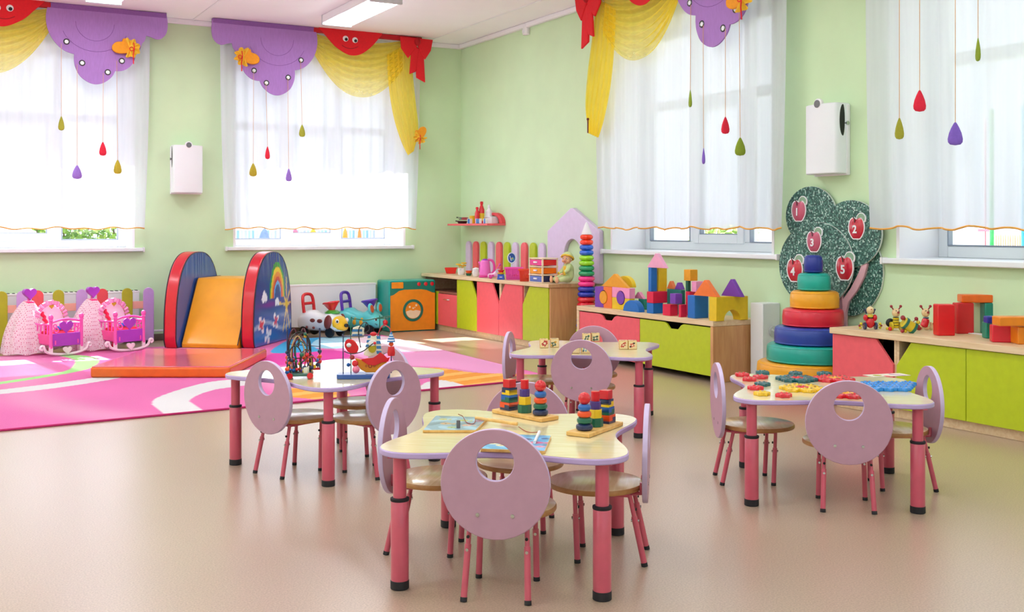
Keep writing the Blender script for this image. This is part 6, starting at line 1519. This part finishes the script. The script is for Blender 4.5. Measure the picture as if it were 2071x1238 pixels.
# ---- painted wooden insect toys
M_nat = wood('natural_bead', '#f0d6a6', '#e4c48c', .35, (20, 20, 20)); M_mar = cm('maroon_paint', '#9c1a28', .3, coat=.3); M_by = cm('bee_yellow', '#dcc322', .3, coat=.3)
def insect(px, pyb, lab, kind, rz):
    x_, y2 = at(px, pyb, Z6); k = pxm(x_, y2)
    t_ = thing('wooden_insect', lab, 'wooden toy', (x_, y2, Z6+.001), rz, 'wooden insect toys')
    u = k
    if kind == 'ladybird':
        b = MB(); b.ball((0, 0, 14*u), (9*u, 7.5*u, 11*u)); b.build('body', M_red, t_)
        MB().lathe([(4.5*u, 22*u), (5.5*u, 25*u), (5.5*u, 29*u), (4.5*u, 31*u)], 16).build('collar', M_by, t_); MB().lathe([(5.2*u, 23*u), (5.8*u, 24.5*u), (5.2*u, 26*u)], 16).build('neck_band', M_black, t_)
        MB().ball((0, 0, 39*u), (7.5*u, 7.5*u, 8*u)).build('head', M_nat, t_); MB().ball((0, -7.2*u, 41*u), 1.2*u, 8, 6).build('nose', M_red, t_)
        for s in (-1, 1):
            MB().ball((s*9.5*u, 0, 24*u), (4.5*u, 4.5*u, 6.5*u)).build('arm', M_red, t_)
            MB().lathe([(2*u, -2.2*u), (7*u, -2.2*u), (7.4*u, 0), (7*u, 2.2*u), (2*u, 2.2*u)], 20, (s*11*u, 0, 7.4*u), 0, 'x').build('wheel', M_navy, t_)
            b = MB(); b.tube([(s*7*u, 2*u, 32*u), (s*10*u, 3*u, 40*u)], 1.5*u, 6); b.ball((s*10*u, 3*u, 40*u), 2.2*u, 8, 6); b.build('antenna', M_navy, t_)
            b = MB(); b.tube([(s*13*u, 0, 7.4*u), (s*19*u, 0, 9*u)], .8*u, 6); b.ball((s*19*u, -2*u, 12*u), 3*u, 10, 6); b.ball((s*20*u, 0, 4.2*u), 3*u, 10, 6); b.build('pedal', M_by, t_)
            MB().ball((s*22*u, -1*u, 8*u), 2.4*u, 10, 6).build('bead', M_mar, t_)
    else:
        bee = kind == 'bee'; sc_ = 1
        b = MB()
        if bee:
            for j in range(4): b.lathe([(5*u, (5+5.4*j)*u), (6.2*u, (6.2+5.4*j)*u), (6.2*u, (9.2+5.4*j)*u), (5*u, (10.4+5.4*j)*u)], 20)
            b.build('body', M_by, t_); b = MB()
            for j in range(4): b.lathe([(5.6*u, (9.9+5.4*j)*u), (5.8*u, (10.4+5.4*j)*u), (5.6*u, (10.9+5.4*j)*u)], 20)
            b.build('stripe', M_black, t_)
        else:
            b.xf((0, 0, 0), (0, R(18), 0)); b.lathe([(5*u, 6*u), (7.5*u, 8*u), (7.5*u, 21*u), (5.5*u, 24*u)], 22); b.build('body', M_red, t_)
            MB().lathe([(5*u, 24*u), (6*u, 25.5*u), (5*u, 27*u)], 18, (7*u, 0, -1*u)).build('collar', M_navy, t_)
        hx_, hz_ = (0, 36*u) if bee else (6*u, 35*u)
        MB().ball((hx_, 0, hz_), (8*u, 8*u, 9*u)).build('head', M_nat, t_); MB().ball((hx_+2*u, -8*u, hz_+1*u), 2.4*u, 10, 6).build('nose', M_mar, t_)
        for s in (-1, 1):
            MB().ball((hx_+s*3*u+1*u, -7*u, hz_+4.4*u), 1.1*u, 8, 6).build('eye', M_black, t_)
            b = MB(); b.tube([(hx_+s*5*u, 0, hz_+6*u), (hx_+s*9*u, 0, hz_+12*u)], 1.3*u, 6); b.ball((hx_+s*9.5*u, 0, hz_+13*u), 3*u, 12, 8); b.build('antenna', M_mar, t_)
        if bee:
            for s in (-1, 1):
                MB().lathe([(2*u, -2*u), (8.5*u, -2*u), (9*u, 0), (8.5*u, 2*u), (2*u, 2*u)], 22, (s*9.5*u, -1*u, 9*u), 0, 'x').build('wheel', M_by, t_)
                b = MB(); b.ball((s*13.5*u, -5*u, 4*u), 4*u, 12, 8); b.build('bead', M_red, t_); b = MB(); b.ball((s*17*u, 0, 4*u), (4*u, 3*u, 3*u), 10, 6); b.build('bead', M_by, t_)
            b = MB(); b.ball((-9*u, 8*u, 15*u), (9*u, 3*u, 9*u), 16, 10); b.build('wing', M_black, t_)
        else:
            for x2, z2 in ((-6*u, 5*u), (8*u, 4.4*u)):
                MB().ball((x2, 0, z2), (6.5*u, 6*u, z2), 14, 8).build('foot', M_nat, t_)
            MB().lathe([(3*u, -2*u), (8*u, -1*u), (8*u, 1*u), (3*u, 2*u)], 20, (17*u, 0, 8.2*u), 0, 'x').build('wheel', M_nat, t_)
            b = MB(); b.ball((24*u, -1*u, 13*u), 4*u, 12, 8); b.build('bead', M_mar, t_); b = MB(); b.ball((25*u, -2*u, 5*u), 4*u, 12, 8); b.build('bead', M_by, t_); MB().tube([(16*u, 0, 8*u), (26*u, 0, 9*u)], 1*u, 6).build('axle', M_pine, t_)
            for s in (-1, 1): MB().ball((-9*u, s*5*u, 4*u), (5*u, 4*u, 4*u), 12, 8).build('bead', M_mar, t_)
insect(1760, 667, 'red wooden ladybird toy with dark blue wheels, leftmost on the right-hand worktop', 'ladybird', -YAW)
insect(1812, 669, 'striped yellow wooden bee toy with red antennae on the right-hand worktop', 'bee', -YAW)
insect(1866, 668, 'natural wooden toy insect in red, beside the upright red block', 'beetle', -YAW)
x_, y2 = at(1838, 674, Z6); k = pxm(x_, y2)
t_ = thing('wooden_barrel', 'toppled yellow and green wooden barrel toy between the bee and the red insect', 'wooden toy', (x_, y2, Z6+.001), -YAW)
u = k
b = MB(); b.xf((0, 0, 15.2*u), (0, R(-58), 0)); b.lathe([(9*u, -15*u), (11*u, -13*u), (11*u, 12*u), (9*u, 14*u)], 22); b.build('body', M_by, t_)
for z in (-11*u, 8*u):
    b = MB(); b.xf((0, 0, 15.2*u), (0, R(-58), 0)); b.lathe([(11*u, z-3*u), (12.4*u, z-2.4*u), (12.4*u, z+2.4*u), (11*u, z+3*u)], 22); b.build('green_band', cm('barrel_green', '#23705c', .35), t_)
for (x2, z2, r_, mt) in ((-14*u, 4.4*u, 4*u, M_mar), (-8*u, 4*u, 3.4*u, M_by), (-13*u, 31*u, 5*u, M_mar), (14*u, 29*u, 4*u, M_mar), (18*u, 22*u, 4*u, M_by), (18*u, 14*u, 3.5*u, M_mar)):
    b = MB(); b.ball((x2, -3*u, z2), r_, 12, 8); b.tube([(x2, -3*u, z2), (0, 0, 14*u)], .9*u, 6); b.build('bead', mt, t_)

# ================================================================== TOYS ON THE TABLES (tabletop at z = ZT)
ZT = .4254
def on(px, py): return (*at(px, py, ZT), ZT+.0005)
# ---- shape stackers on the nearest table
def stacker(p0, p1, wd, lab, order):
    """p0, p1: ends of the base board in the room; order: which tower stands first from p0"""
    v = Vector((p1[0]-p0[0], p1[1]-p0[1])); Ln = v.length; an = math.atan2(v.y, v.x)
    t_ = thing('shape_stacker', lab, 'shape stacker', ((p0[0]+p1[0])/2, (p0[1]+p1[1])/2, ZT+.0005), an, 'three-post shape stackers')
    MB().box(-Ln/2, Ln/2, -wd/2, wd/2, 0, .014).build('board', M_pine, t_, bev=.0025)
    for j, kind in enumerate(order):
        x_ = (-.31+.31*j)*Ln
        MB().lathe([(.004, .014), (.004, .115)], 10, (x_, 0, 0)).build('peg', M_pine, t_)
        z = .0142
        if kind == 'rings':
            for r_, h, mt in ((.0285, .0215, M_navy), (.0255, .0205, M_grn), (.0235, .0205, M_ora), (.0215, .0215, M_blu)):
                MB().lathe([(.006, 0), (r_*.72, 0), (r_*.94, h*.2), (r_, h*.5), (r_*.94, h*.8), (r_*.72, h), (.006, h)], 30, (x_, 0, z)).build('ring', mt, t_); z += h+.0003
            MB().ball((x_, 0, z+.0185), .0205, 24, 16).build('ball', M_red, t_)
        elif kind == 'prisms':
            for r_, h, n_, mt in ((.0265, .0285, 8, M_grn), (.0245, .0285, 6, M_yel), (.019, .0265, 8, M_pur), (.0145, .033, 20, M_red)):
                MB().prism(circ(x_, 0, r_, n_, .39, .39+2*PI), z, z+h).build('prism_block', mt, t_, bev=.0012); z += h+.0003
        else:
            for k, (ca, cb, h, w_) in enumerate(((M_navy, M_ora, .0285, .0245), (M_grn, M_blu, .026, .0215), (M_yel, M_navy, .0255, .0195))):
                for q, mt in ((0, ca), (1, cb)):
                    # two interlocking L-shaped halves
                    z0 = z+(0 if q == 0 else h/2); s = 1 if q == 0 else -1
                    b = MB(); b.box(x_-w_, x_+w_, -w_, w_, z0+.0001, z0+h/2-.0001)
                    b.box(min(x_, x_+s*w_), max(x_, x_+s*w_), -w_-.0006, w_+.0006, z+h*.25 if q == 0 else z+h*.32, z+h*.7 if q == 0 else z+h*.75)
                    b.build('half_block', mt, t_)
                z += h+.0003
            MB().box(x_-.017, x_+.017, -.017, .017, z, z+.030).build('cube', M_red, t_, bev=.0012)
stacker(on(1012, 833)[:2], on(1113, 852)[:2], .085, 'shape stacker at the back of the nearest table, red ball at its right end', ('halves', 'prisms', 'rings'))
stacker(on(1168, 884)[:2], on(1238, 859)[:2], .085, 'shape stacker at the right of the nearest table, red ball at its left end', ('rings', 'prisms', 'halves'))

# ---- fishing game boards and rods
def board(P4, lab, fish, th=.009, base='#7fb4d6'):
    q = [Vector(at(*p, ZT)) for p in P4]     # front-left, front-right, back-right, back-left
    c_ = sum(q, Vector((0, 0)))/4
    t_ = thing('fishing_board', lab, 'game board', (c_.x, c_.y, ZT+.0005), 0, 'magnetic fishing boards')
    q = [p-c_ for p in q]
    MB().prism([tuple(p) for p in q], 0, th, 'z').build('board', M_pine, t_, bev=.001)
    def g(s, r_):
        a = q[0]+(q[1]-q[0])*s; b_ = q[3]+(q[2]-q[3])*s; p = a+(b_-a)*r_; return (p.x*.985, p.y*.985, th+.0003)
    o = MB().grid(g, 80, 60).build('printed_picture', vcol('board_print_'+base[1:], .3, coat=.3), t_, fix=False)
    cols = [fish[i] for i in range(len(fish))]
    me = o.data; a = me.color_attributes.new('print', 'FLOAT_COLOR', 'POINT'); nu = 81
    for i in range(len(me.vertices)):
        s, r_ = (i % nu)/80, (i//nu)/60
        col = lin(base); wv = math.sin(s*13+4*math.sin(r_*5))+math.sin(r_*11)
        if wv > .9: col = tuple(min(1, v*1.35+.04) for v in col[:3])+(1,)
        elif wv < -1.0: col = tuple(v*.62 for v in col[:3])+(1,)
        for (fx, fy, sz, cc) in cols:
            dx, dy = (s-fx)/sz, (r_-fy)/(sz*1.1)
            if dx*dx+(dy*1.7)**2 < 1: col = lin(cc); 
            if dx*dx+(dy*1.7)**2 < .06: col = lin('#30304a')
            if 1 <= dx*1.0 < 1.7 and abs(dy) < (dx-.8)*.6: col = lin(cc)
        a.data[i].color = col
    return t_
board([(855, 876), (962, 876), (988, 850), (881, 846)], 'pale blue fishing game board at the left of the nearest table', [(.2, .75, .09, '#c8c060'), (.32, .45, .11, '#d8a878'), (.6, .7, .10, '#c8d060'), (.75, .35, .10, '#e0a890'), (.5, .18, .09, '#b8c878'), (.9, .7, .08, '#d06a9a')], base='#8fb3c6')
board([(972, 914), (1102, 919), (1115, 887), (992, 883)], 'blue fishing game board behind the front chair on the nearest table', [(.12, .35, .10, '#f2e4c0'), (.3, .6, .12, '#f4e8cc'), (.28, .25, .09, '#f0dcb0'), (.82, .5, .11, '#e85a9a'), (.9, .25, .08, '#f0a0c0'), (.65, .7, .09, '#1e3f8c'), (.93, .78, .07, '#1e3f8c')], base='#5aaee0')
def rod(pa, pb, za, zb_, r_, mt, lab):
    A_, B_ = Vector((*at(*pa, ZT), ZT+za)), Vector((*at(*pb, ZT), ZT+zb_)); M_ = (A_+B_)/2
    t_ = thing('fishing_rod', lab, 'toy rod', M_, 0, 'toy fishing rods'); t_.location = M_
    MB().tube([A_-M_, B_-M_], r_, 12).build('stick', mt, t_); return t_, M_
t_, o_ = rod((962, 856), (1046, 866), .0182, .0140, .0058, M_pine, 'wooden fishing rod with a red string lying on the nearest table')
def w3(px, py, z): return Vector((*at(px, py, ZT), ZT+z))
b = MB(); st = [w3(962, 857, .016), w3(958, 864, .012), w3(944, 862, .012), w3(936, 853, .018), w3(927, 858, .034)]; b.tube(spline([tuple(p-o_) for p in st], 6), .0013, 6); b.build('string', mat('red_string', '#a03a2a', .7), t_)
mg = w3(927, 872, .0095); b = MB(); b.lathe([(.0062, 0), (.0062, .026), (.002, .027)], 16, tuple(mg-o_)); b.build('magnet', mat('magnet_grey', '#6d6a70', .4, metal=.6), t_)
t_, o_ = rod((1081, 905), (1091, 883), .0155, .0155, .005, M_white, 'short white fishing rod lying on the blue fishing board')
b = MB(); st = [w3(1090, 884, .016), w3(1075, 880, .008), w3(1062, 873, .002), w3(1049, 867, .006)]; b.tube(spline([tuple(p-o_) for p in st], 6), .0013, 6); b.build('string', mat('red_string', '#a03a2a', .7), t_)

# ---- wire bead mazes on the left table
def bead(b, p, r_): b.ball(p, r_, 12, 8)
p0 = at(606, 764, ZT); k = pxm(*p0)
t_ = thing('bead_maze_cart', 'green bead maze cart with red wheels and looping wires on the left table', 'bead maze', (*p0, ZT+.0005), -YAW+R(10), 'wire bead mazes')
u = k
M_cg = cm('cart_green', '#3f6e64', .3, coat=.3)
MB().box(-26*u, 26*u, -22*u, 22*u, 5*u, 11*u).build('cart_base', M_cg, t_, bev=.003)
for x2 in (-19*u, 21*u):
    for y2 in (-24*u, 24*u): MB().lathe([(2*u, -2*u), (6*u, -2.4*u), (6.4*u, 0), (6*u, 2.4*u), (2*u, 2*u)], 20, (x2, y2, 6.4*u), 0, 'y').build('wheel', M_red, t_)
MB().box(-22*u, 40*u, 19*u, 23*u, 12*u, 17*u).build('handle_bar', M_red, t_, bev=.002)
wires = [([(-24, -18, 11), (-24, -18, 30), (-20, -12, 40), (-12, -6, 30), (-12, -6, 11)], '#1c2c54'),
         ([(-15, 0, 11), (-16, 0, 60), (-4, 0, 84), (8, 0, 62), (10, 2, 34), (22, 4, 40), (24, 4, 11)], '#c8a26a'),
         ([(-20, 8, 11), (-20, 8, 70), (0, 8, 92), (20, 8, 72), (22, 8, 11)], '#1a1a22'),
         ([(-12, 12, 11), (-14, 12, 60), (0, 14, 78), (14, 10, 60), (6, 8, 40), (-8, 6, 36), (-6, 6, 11)], '#7a1c2c'),
         ([(-4, -12, 11), (-8, -12, 60), (2, -10, 74), (14, -8, 62), (14, -8, 40), (4, -10, 30), (6, -12, 11)], '#1f4f46'),
         ([(-22, 20, 17), (-22, 20, 74), (-12, 20, 97), (-3, 20, 74), (-3, 20, 60), (6, 20, 97), (14, 20, 76), (16, 20, 17)], '#5c1c30'),
         ([(-8, 16, 11), (-10, 16, 66), (4, 16, 88), (18, 14, 68), (20, 14, 11)], '#20242c'),
         ([(-18, -8, 11), (-20, -8, 52), (-8, -10, 66), (4, -12, 50), (2, -12, 24), (12, -14, 20)], '#2a2430'),
         ([(0, 10, 11), (2, 10, 44), (14, 6, 56), (24, 4, 44), (26, 6, 24), (30, 12, 20)], '#7a1c2c'),
         ([(10, -16, 11), (12, -16, 34), (24, -14, 44), (34, 0, 34), (36, 14, 40), (36, 20, 17)], '#c02034')]
bcol = [M_red, M_yel, M_blu, M_grn, M_navy, M_ora, M_pur]
for j, (P, col) in enumerate(wires):
    sp = spline([(a*u, b_*u, c_*u) for a, b_, c_ in P], 10); MB().tube(sp, 1.35*u, 7).build('wire', cm('wire_'+col[1:], col, .3, coat=.3), t_)
    for q in (2, 5, len(sp)-4, int(len(sp)*.62)):
        b = MB(); bead(b, sp[q], (3.4+.6*((q+j) % 3))*u); b.build('bead', bcol[(j*3+q) % 7], t_)
for x2, y2, h in ((-25, 21, 96), (40, 21, 98)):
    b = MB().tube([(x2*u, y2*u, 12*u), (x2*u, y2*u, h*u)], 1.6*u, 8); b.build('post', M_navy, t_)
    for q, mt in ((.2, M_red), (.32, M_ora), (.44, M_navy)): b = MB(); bead(b, (x2*u, y2*u, (12+(h-12)*q)*u), 4.4*u); b.build('bead', mt, t_)
b = MB().tube([(-25*u, 21*u, 66*u), (40*u, 21*u, 60*u)], .9*u, 6); b.build('wire', M_navy, t_)
MB().lathe([(6.5*u, 11*u), (6.8*u, 12*u), (6.8*u, 22*u), (6*u, 23*u)], 6, (12*u, -15*u, 0)).build('block_bead', cm('pale_bead', '#d8d8c4', .4), t_)

p0 = at(733, 764, ZT); k = pxm(*p0); u = k
t_ = thing('bead_maze_ship', 'bead maze with a painted wooden ship and striped sail on a blue base', 'bead maze', (*p0, ZT+.0005), -YAW+R(4), 'wire bead mazes')
MB().prism(smoothpoly([(-50*u, -8*u), (-44*u, -22*u), (0, -24*u), (46*u, -20*u), (56*u, 0), (44*u, 20*u), (0, 24*u), (-44*u, 18*u)], 5), 0, 9*u).build('base', cm('maze_blue', '#2c55a4', .3, coat=.3), t_, bev=.002)
hull = [(-14, 40), (-11, 28), (-3, 17), (8, 11), (28, 11), (40, 18), (50, 32), (40, 32), (26, 26), (12, 27), (0, 36)]
MB().prism([(a*u, b_*u) for a, b_ in hull], -6*u, 4*u, 'y').build('hull', cm('ship_orange', '#dc8a1c', .35), t_, bev=.002)
for a, r_ in ((8, 2.2), (16, 4), (24, 2.4)): MB().ring(circ(a*u, 24*u, r_*u, 16), circ(a*u, 24*u, r_*.6*u, 16), -6.8*u, -6*u, 'y').build('porthole', M_mar, t_)
deck = [(a*u, c_*u) for a, c_ in ((-2, 38), (0, 35), (12, 26.5), (26, 25.5), (40, 31.5), (52, 33), (56, 42), (50, 40), (44, 46), (36, 52), (30, 46), (22, 41), (10, 40))]
MB().prism(deck, -8*u, -6*u, 'y').build('red_deck', M_red, t_)
sail = [(2, 46), (8, 66), (12, 84), (24, 88), (34, 82), (38, 62), (40, 48), (28, 46), (14, 42)]
MB().prism([(a*u, b_*u) for a, b_ in sail], -1*u, 3*u, 'y').build('sail', mat('sail_cream', '#efe6d0', .5), t_, bev=.002)
for q in range(4): MB().prism([(a*u, b_*u) for a, b_ in ((29, 48+10*q), (38.5-.6*q, 48+10*q), (38-.8*q, 54+10*q), (28, 54+10*q))], -1.6*u, -1*u, 'y').build('sail_stripe', cm('stripe_blue', '#3c7ab4', .4), t_)
for q in range(3): MB().prism([(a*u, b_*u) for a, b_ in ((6+2*q, 62+9*q), (16, 62+9*q), (17, 67+9*q), (7+2*q, 67+9*q))], -1.6*u, -1*u, 'y').build('sail_stripe', cm('stripe_blue', '#3c7ab4', .4), t_)
MB().prism(circ(20*u, 60*u, 8*u, 20, ry=10*u), -4*u, -1.4*u, 'y').build('sailor_body', cm('sailor_olive', '#b5a21c', .4), t_, bev=.001); MB().prism(circ(20*u, 70*u, 8*u, 20, ry=6*u), -5*u, -1.4*u, 'y').build('sailor_head', M_white, t_, bev=.001)
MB().ball((25*u, -5*u, 70*u), 3*u, 12, 8).build('sailor_nose', M_red, t_); MB().ball((22*u, 0, 88*u), (7*u, 4*u, 4.4*u), 14, 8).build('cap', M_red, t_)
mast2 = [(-24, 78), (-20, 100), (-8, 104), (4, 98), (2, 80)]
MB().prism([(a*u, b_*u) for a, b_ in mast2], 10*u, 14*u, 'y').build('back_sail', mat('sail_cream', '#efe6d0', .5), t_, bev=.002)
for q in range(2): MB().prism([(a*u, b_*u) for a, b_ in ((-22, 82+10*q), (-1, 82+10*q), (-1, 87+10*q), (-21, 87+10*q))], 9.4*u, 10*u, 'y').build('sail_stripe', cm('stripe_blue', '#3c7ab4', .4), t_)
whale = smoothpoly([(-36*u, 66*u), (-30*u, 78*u), (-16*u, 74*u), (-8*u, 60*u), (-14*u, 48*u), (-28*u, 52*u)], 5); MB().prism(whale, -2*u, 5*u, 'y').build('red_fish', M_red, t_, bev=.002); MB().ball((-27*u, -2*u, 66*u), (5*u, 2*u, 4.4*u), 12, 8).build('white_patch', M_white, t_)
for P, mt, tag_ in (([(-38, -6, 9), (-38, -6, 82), (-36, 0, 83), (10, 8, 84)], M_navy, 0), ([(-24, 12, 9), (-24, 12, 112), (-18, 10, 118), (6, 4, 116), (30, 2, 120), (52, 4, 124), (50, 12, 120), (24, 14, 118)], M_grn, 0), ([(34, 14, 9), (34, 14, 124)], M_grn, 0),
                    ([(-36, -6, 54), (-20, -14, 50), (0, -14, 54), (12, -12, 62), (22, -10, 70)], mat('wire_dark', '#20242c', .3), 0), ([(-4, 6, 60), (-8, 6, 96), (6, 2, 112), (14, 0, 98), (4, 0, 92), (8, 2, 112)], mat('wire_dark', '#20242c', .3), 0), ([(30, 6, 84), (40, 4, 104), (54, 2, 100), (58, 0, 84)], cm('wire_c02034', '#c02034', .3), 0)):
    MB().tube(spline([(a*u, b_*u, c_*u) for a, b_, c_ in P], 8), 1.1*u, 7).build('wire', mt, t_)
for (a, b_, c_, r_, mt) in ((-14, -10, 30, 6.5, M_red), (-12, -12, 18, 7.5, cm('pink_bead', '#ee7c9a', .35)), (-20, -8, 42, 5, M_mar), (-28, 0, 26, 4, M_blu), (34, 12, 60, 3.6, M_red)):
    MB().ball((a*u, b_*u, c_*u), r_*u, 14, 10).build('bead', mt, t_)
b = MB(); b.lathe([(9*u, 72*u), (7*u, 78*u), (1*u, 92*u)], 18, (58*u, -2*u, 0)); b.build('clown_hat', cm('stripe_blue', '#3c7ab4', .4), t_); MB().ball((58*u, -2*u, 68*u), 5*u, 12, 8).build('clown_head', M_ora, t_); MB().lathe([(7*u, 44*u), (8*u, 50*u), (6*u, 63*u)], 16, (58*u, -2*u, 0)).build('clown_body', M_red, t_)
MB().tube([(58*u, -2*u, 9*u), (58*u, -2*u, 46*u)], 1.4*u, 6).build('clown_peg', M_navy, t_)
for q in range(3): MB().lathe([((8-2*q)*u, (75+5*q)*u), ((7.6-2*q)*u, (77+5*q)*u)], 18, (58*u, -2*u, 0), caps=False).build('hat_stripe', M_white, t_)

# ---- wooden picture cubes on the back table
M_cubeprint = vcol('cube_print', .4)
def picture_cube(px, py, sz, yaw, lab, ca, cb):
    p_ = on(px, py); rr = random.Random(int(px*7+py))
    t_ = thing('picture_cube', lab, 'picture cube', p_, yaw, 'wooden picture cubes')
    b = MB().box(-sz/2, sz/2, -sz/2, sz/2, 0, sz); b.build('cube', M_pine, t_, bev=.002)
    e = sz/2+.0004; n_ = 14
    for ax, sg in (('y', -1), ('x', -1), ('x', 1), ('z', 1)):
        def g(s, r_):
            a, c_ = (s-.5)*sz*.9, (r_-.5)*sz*.9
            return (a, sg*e, sz/2+c_) if ax == 'y' else ((sg*e, a, sz/2+c_) if ax == 'x' else (a, c_, sz+.0004))
        o = MB().grid(g, n_, n_).build('printed_face', M_cubeprint, t_, fix=False)
        cx, cy2, r1 = rr.uniform(.35, .6), rr.uniform(.35, .6), rr.uniform(.22, .34); k1 = rr.uniform(0, 6)
        me = o.data; at_ = me.color_attributes.new('print', 'FLOAT_COLOR', 'POINT')
        for i in range(len(me.vertices)):
            s, r_ = (i % (n_+1))/n_, (i//(n_+1))/n_; col = lin('#efd7a4')
            d_ = math.hypot(s-cx, r_-cy2)*(1+.25*math.sin(4*math.atan2(r_-cy2, s-cx)+k1))
            if d_ < r1: col = lin(ca)
            if d_ < r1*.45: col = lin('#f3e6c8')
            if math.hypot(s-cx-.22, (r_-cy2-.26)*1.6) < .17 or math.hypot((s-cx+.25)*1.5, r_-cy2+.2) < .13: col = lin(cb)
            at_.data[i].color = col
cs = .048
picture_cube(1100, 703, cs, -YAW, 'picture cube with a red print, left one of the left pair on the back table', '#b8242c', '#c03030')
picture_cube(1121.5, 702, cs, -YAW, 'picture cube with a dark green leaf print, right one of the left pair', '#174f45', '#d09a20')
picture_cube(1186, 691, cs, -YAW, 'picture cube with a dark green print before the far chair on the back table', '#164a44', '#20605a')
picture_cube(1204, 690, cs, -YAW, 'picture cube right beside the dark green one before the far chair', '#2a5a4c', '#1a4038')
picture_cube(1260.5, 706, cs, -YAW, 'picture cube with a red print, left one of the right pair', '#c22a24', '#c83a30')
picture_cube(1278.5, 706, cs, -YAW, 'picture cube with a red and black print, right one of the right pair', '#d03028', '#1c1c20')
picture_cube(1163, 714, cs, -YAW, 'picture cube seen through the hole of the near chair, left one', '#efe2c6', '#2a2a30')
picture_cube(1184, 714, cs, -YAW, 'picture cube with a light blue print seen through the hole of the near chair', '#38a0c8', '#1c2440')

# ---- plastic mosaic pieces on the right table
def piece_outline(r_): return [(r_*(1+.16*math.cos(6*a))*math.cos(a), r_*(1+.16*math.cos(6*a))*math.sin(a)) for a in [2*PI*k/36 for k in range(36)]]
MP = {'red': cm('mosaic_red', '#d81428', .2, coat=.5), 'green': cm('mosaic_green', '#0d5a60', .2, coat=.5), 'yellow': cm('mosaic_yellow', '#eebd10', .2, coat=.5), 'blue': cm('mosaic_blue', '#1687dc', .2, coat=.5), 'amber': cm('mosaic_amber', '#f0a020', .2, coat=.5)}
PROTO = {}
def piece(col, x_, y2, lab, rz=0):
    if col not in PROTO:
        t_ = thing('mosaic_piece', lab, 'mosaic piece', (x_, y2, ZT+.0005), rz, 'plastic mosaic pieces')
        r_ = .0295; P = piece_outline(r_); b = MB(); nn = len(P)
        v = [(a, c_, 0) for a, c_ in P]+[(a, c_, .012) for a, c_ in P]+[(a*.82, c_*.82, .0155) for a, c_ in P]
        f = [tuple(range(nn))[::-1], tuple(range(2*nn, 3*nn))]
        for L_ in (0, 1): f += [(L_*nn+i, L_*nn+(i+1) % nn, (L_+1)*nn+(i+1) % nn, (L_+1)*nn+i) for i in range(nn)]
        b.add(v, f); b.build('tile', MP[col], t_, ang=50)
        b = MB()
        for k in range(3): b.ball((.012*math.cos(k*2.094), .012*math.sin(k*2.094), .0155), (.005, .005, .0035), 10, 6)
        b.build('stud', MP[col], t_)
        PROTO[col] = t_
    else: t_ = dup(PROTO[col], lab, (x_, y2, ZT+.0005), rz)
    return t_
def pp(px, py): return at(px, py, ZT+.008)
loose = [('red', 1501, 757.5, 'red mosaic piece at the far left of the right table'), ('red', 1538, 762, 'red mosaic piece right beside the farthest left red one'), ('red', 1516, 766.5, 'red mosaic piece in front of the two farthest left red ones'),
         ('red', 1528, 784, 'red mosaic piece behind the lone yellow piece at the left'), ('red', 1585, 799, 'red mosaic piece nearest the front edge, right of the lone yellow one'), ('green', 1542, 753.5, 'dark green mosaic piece at the far left, behind the reds'),
         ('green', 1542, 776.5, 'dark green mosaic piece left of the green mosaic flower'), ('green', 1609, 755, 'lone dark green mosaic piece behind the green flower'), ('green', 1667, 755.5, 'lone dark green mosaic piece at the back edge of the right table'),
         ('yellow', 1541, 795.5, 'lone yellow mosaic piece near the front left of the right table')]
for i, (c_, px, py, lab) in enumerate(loose): piece(c_, *pp(px, py), lab, i*.4)
def flower(px, py, core, petal, nm):
    x_, y2 = pp(px, py); piece(core, x_, y2, core+' centre piece of the '+nm, .2)
    for k in range(6): piece(petal, x_+.058*math.cos(k*PI/3+.2), y2+.058*math.sin(k*PI/3+.2), petal+' outer piece of the '+nm, .2)
flower(1611, 766, 'red', 'green', 'green mosaic flower on the right table')
flower(1621, 785, 'red', 'yellow', 'yellow mosaic flower on the right table')
flower(1686, 766, 'amber', 'red', 'red mosaic flower on the right table')
flower(1711, 797, 'amber', 'red', 'red flower seen through the chair hole')
bx_, by_ = pp(1735, 763)
ux, uy = pp(1752, 763.5); e1 = Vector((CS, -SN)).normalized(); e2 = Vector((SN, CS))
c0 = Vector(pp(1790, 781))
for i in range(4):
    for j in range(4):
        q = c0+e1*(.058*(i-1.5)+.029*(1.5-j)*.9)+e2*(.0505*(1.5-j))
        piece('blue', q.x, q.y, 'blue mosaic piece in the joined blue sheet on the right table', .1)
p_ = on(1796, 760); t_ = thing('mosaic_card', 'printed pattern card lying behind the blue mosaic pieces', 'card', p_, -YAW+.3)
MB().box(-.10, .10, -.03, .05, 0, .0015).build('card', mat('card_white', '#e6dccb', .5), t_)
for (a, b_, r_, mt) in ((-.05, .01, .02, M_oliv), (-.02, -.02, .014, M_coral)): MB().prism(circ(a, b_, r_, 14), .0015, .0019).build('printed_spot', mt, t_)
b = MB(); b.xf((.05, .0, .0017), (0, 0, .5)); b.cbox((0, 0, 0), (.012, .08, .0006)); b.build('printed_bar', cm('bar_lilac', '#a85fb4', .5), t_)
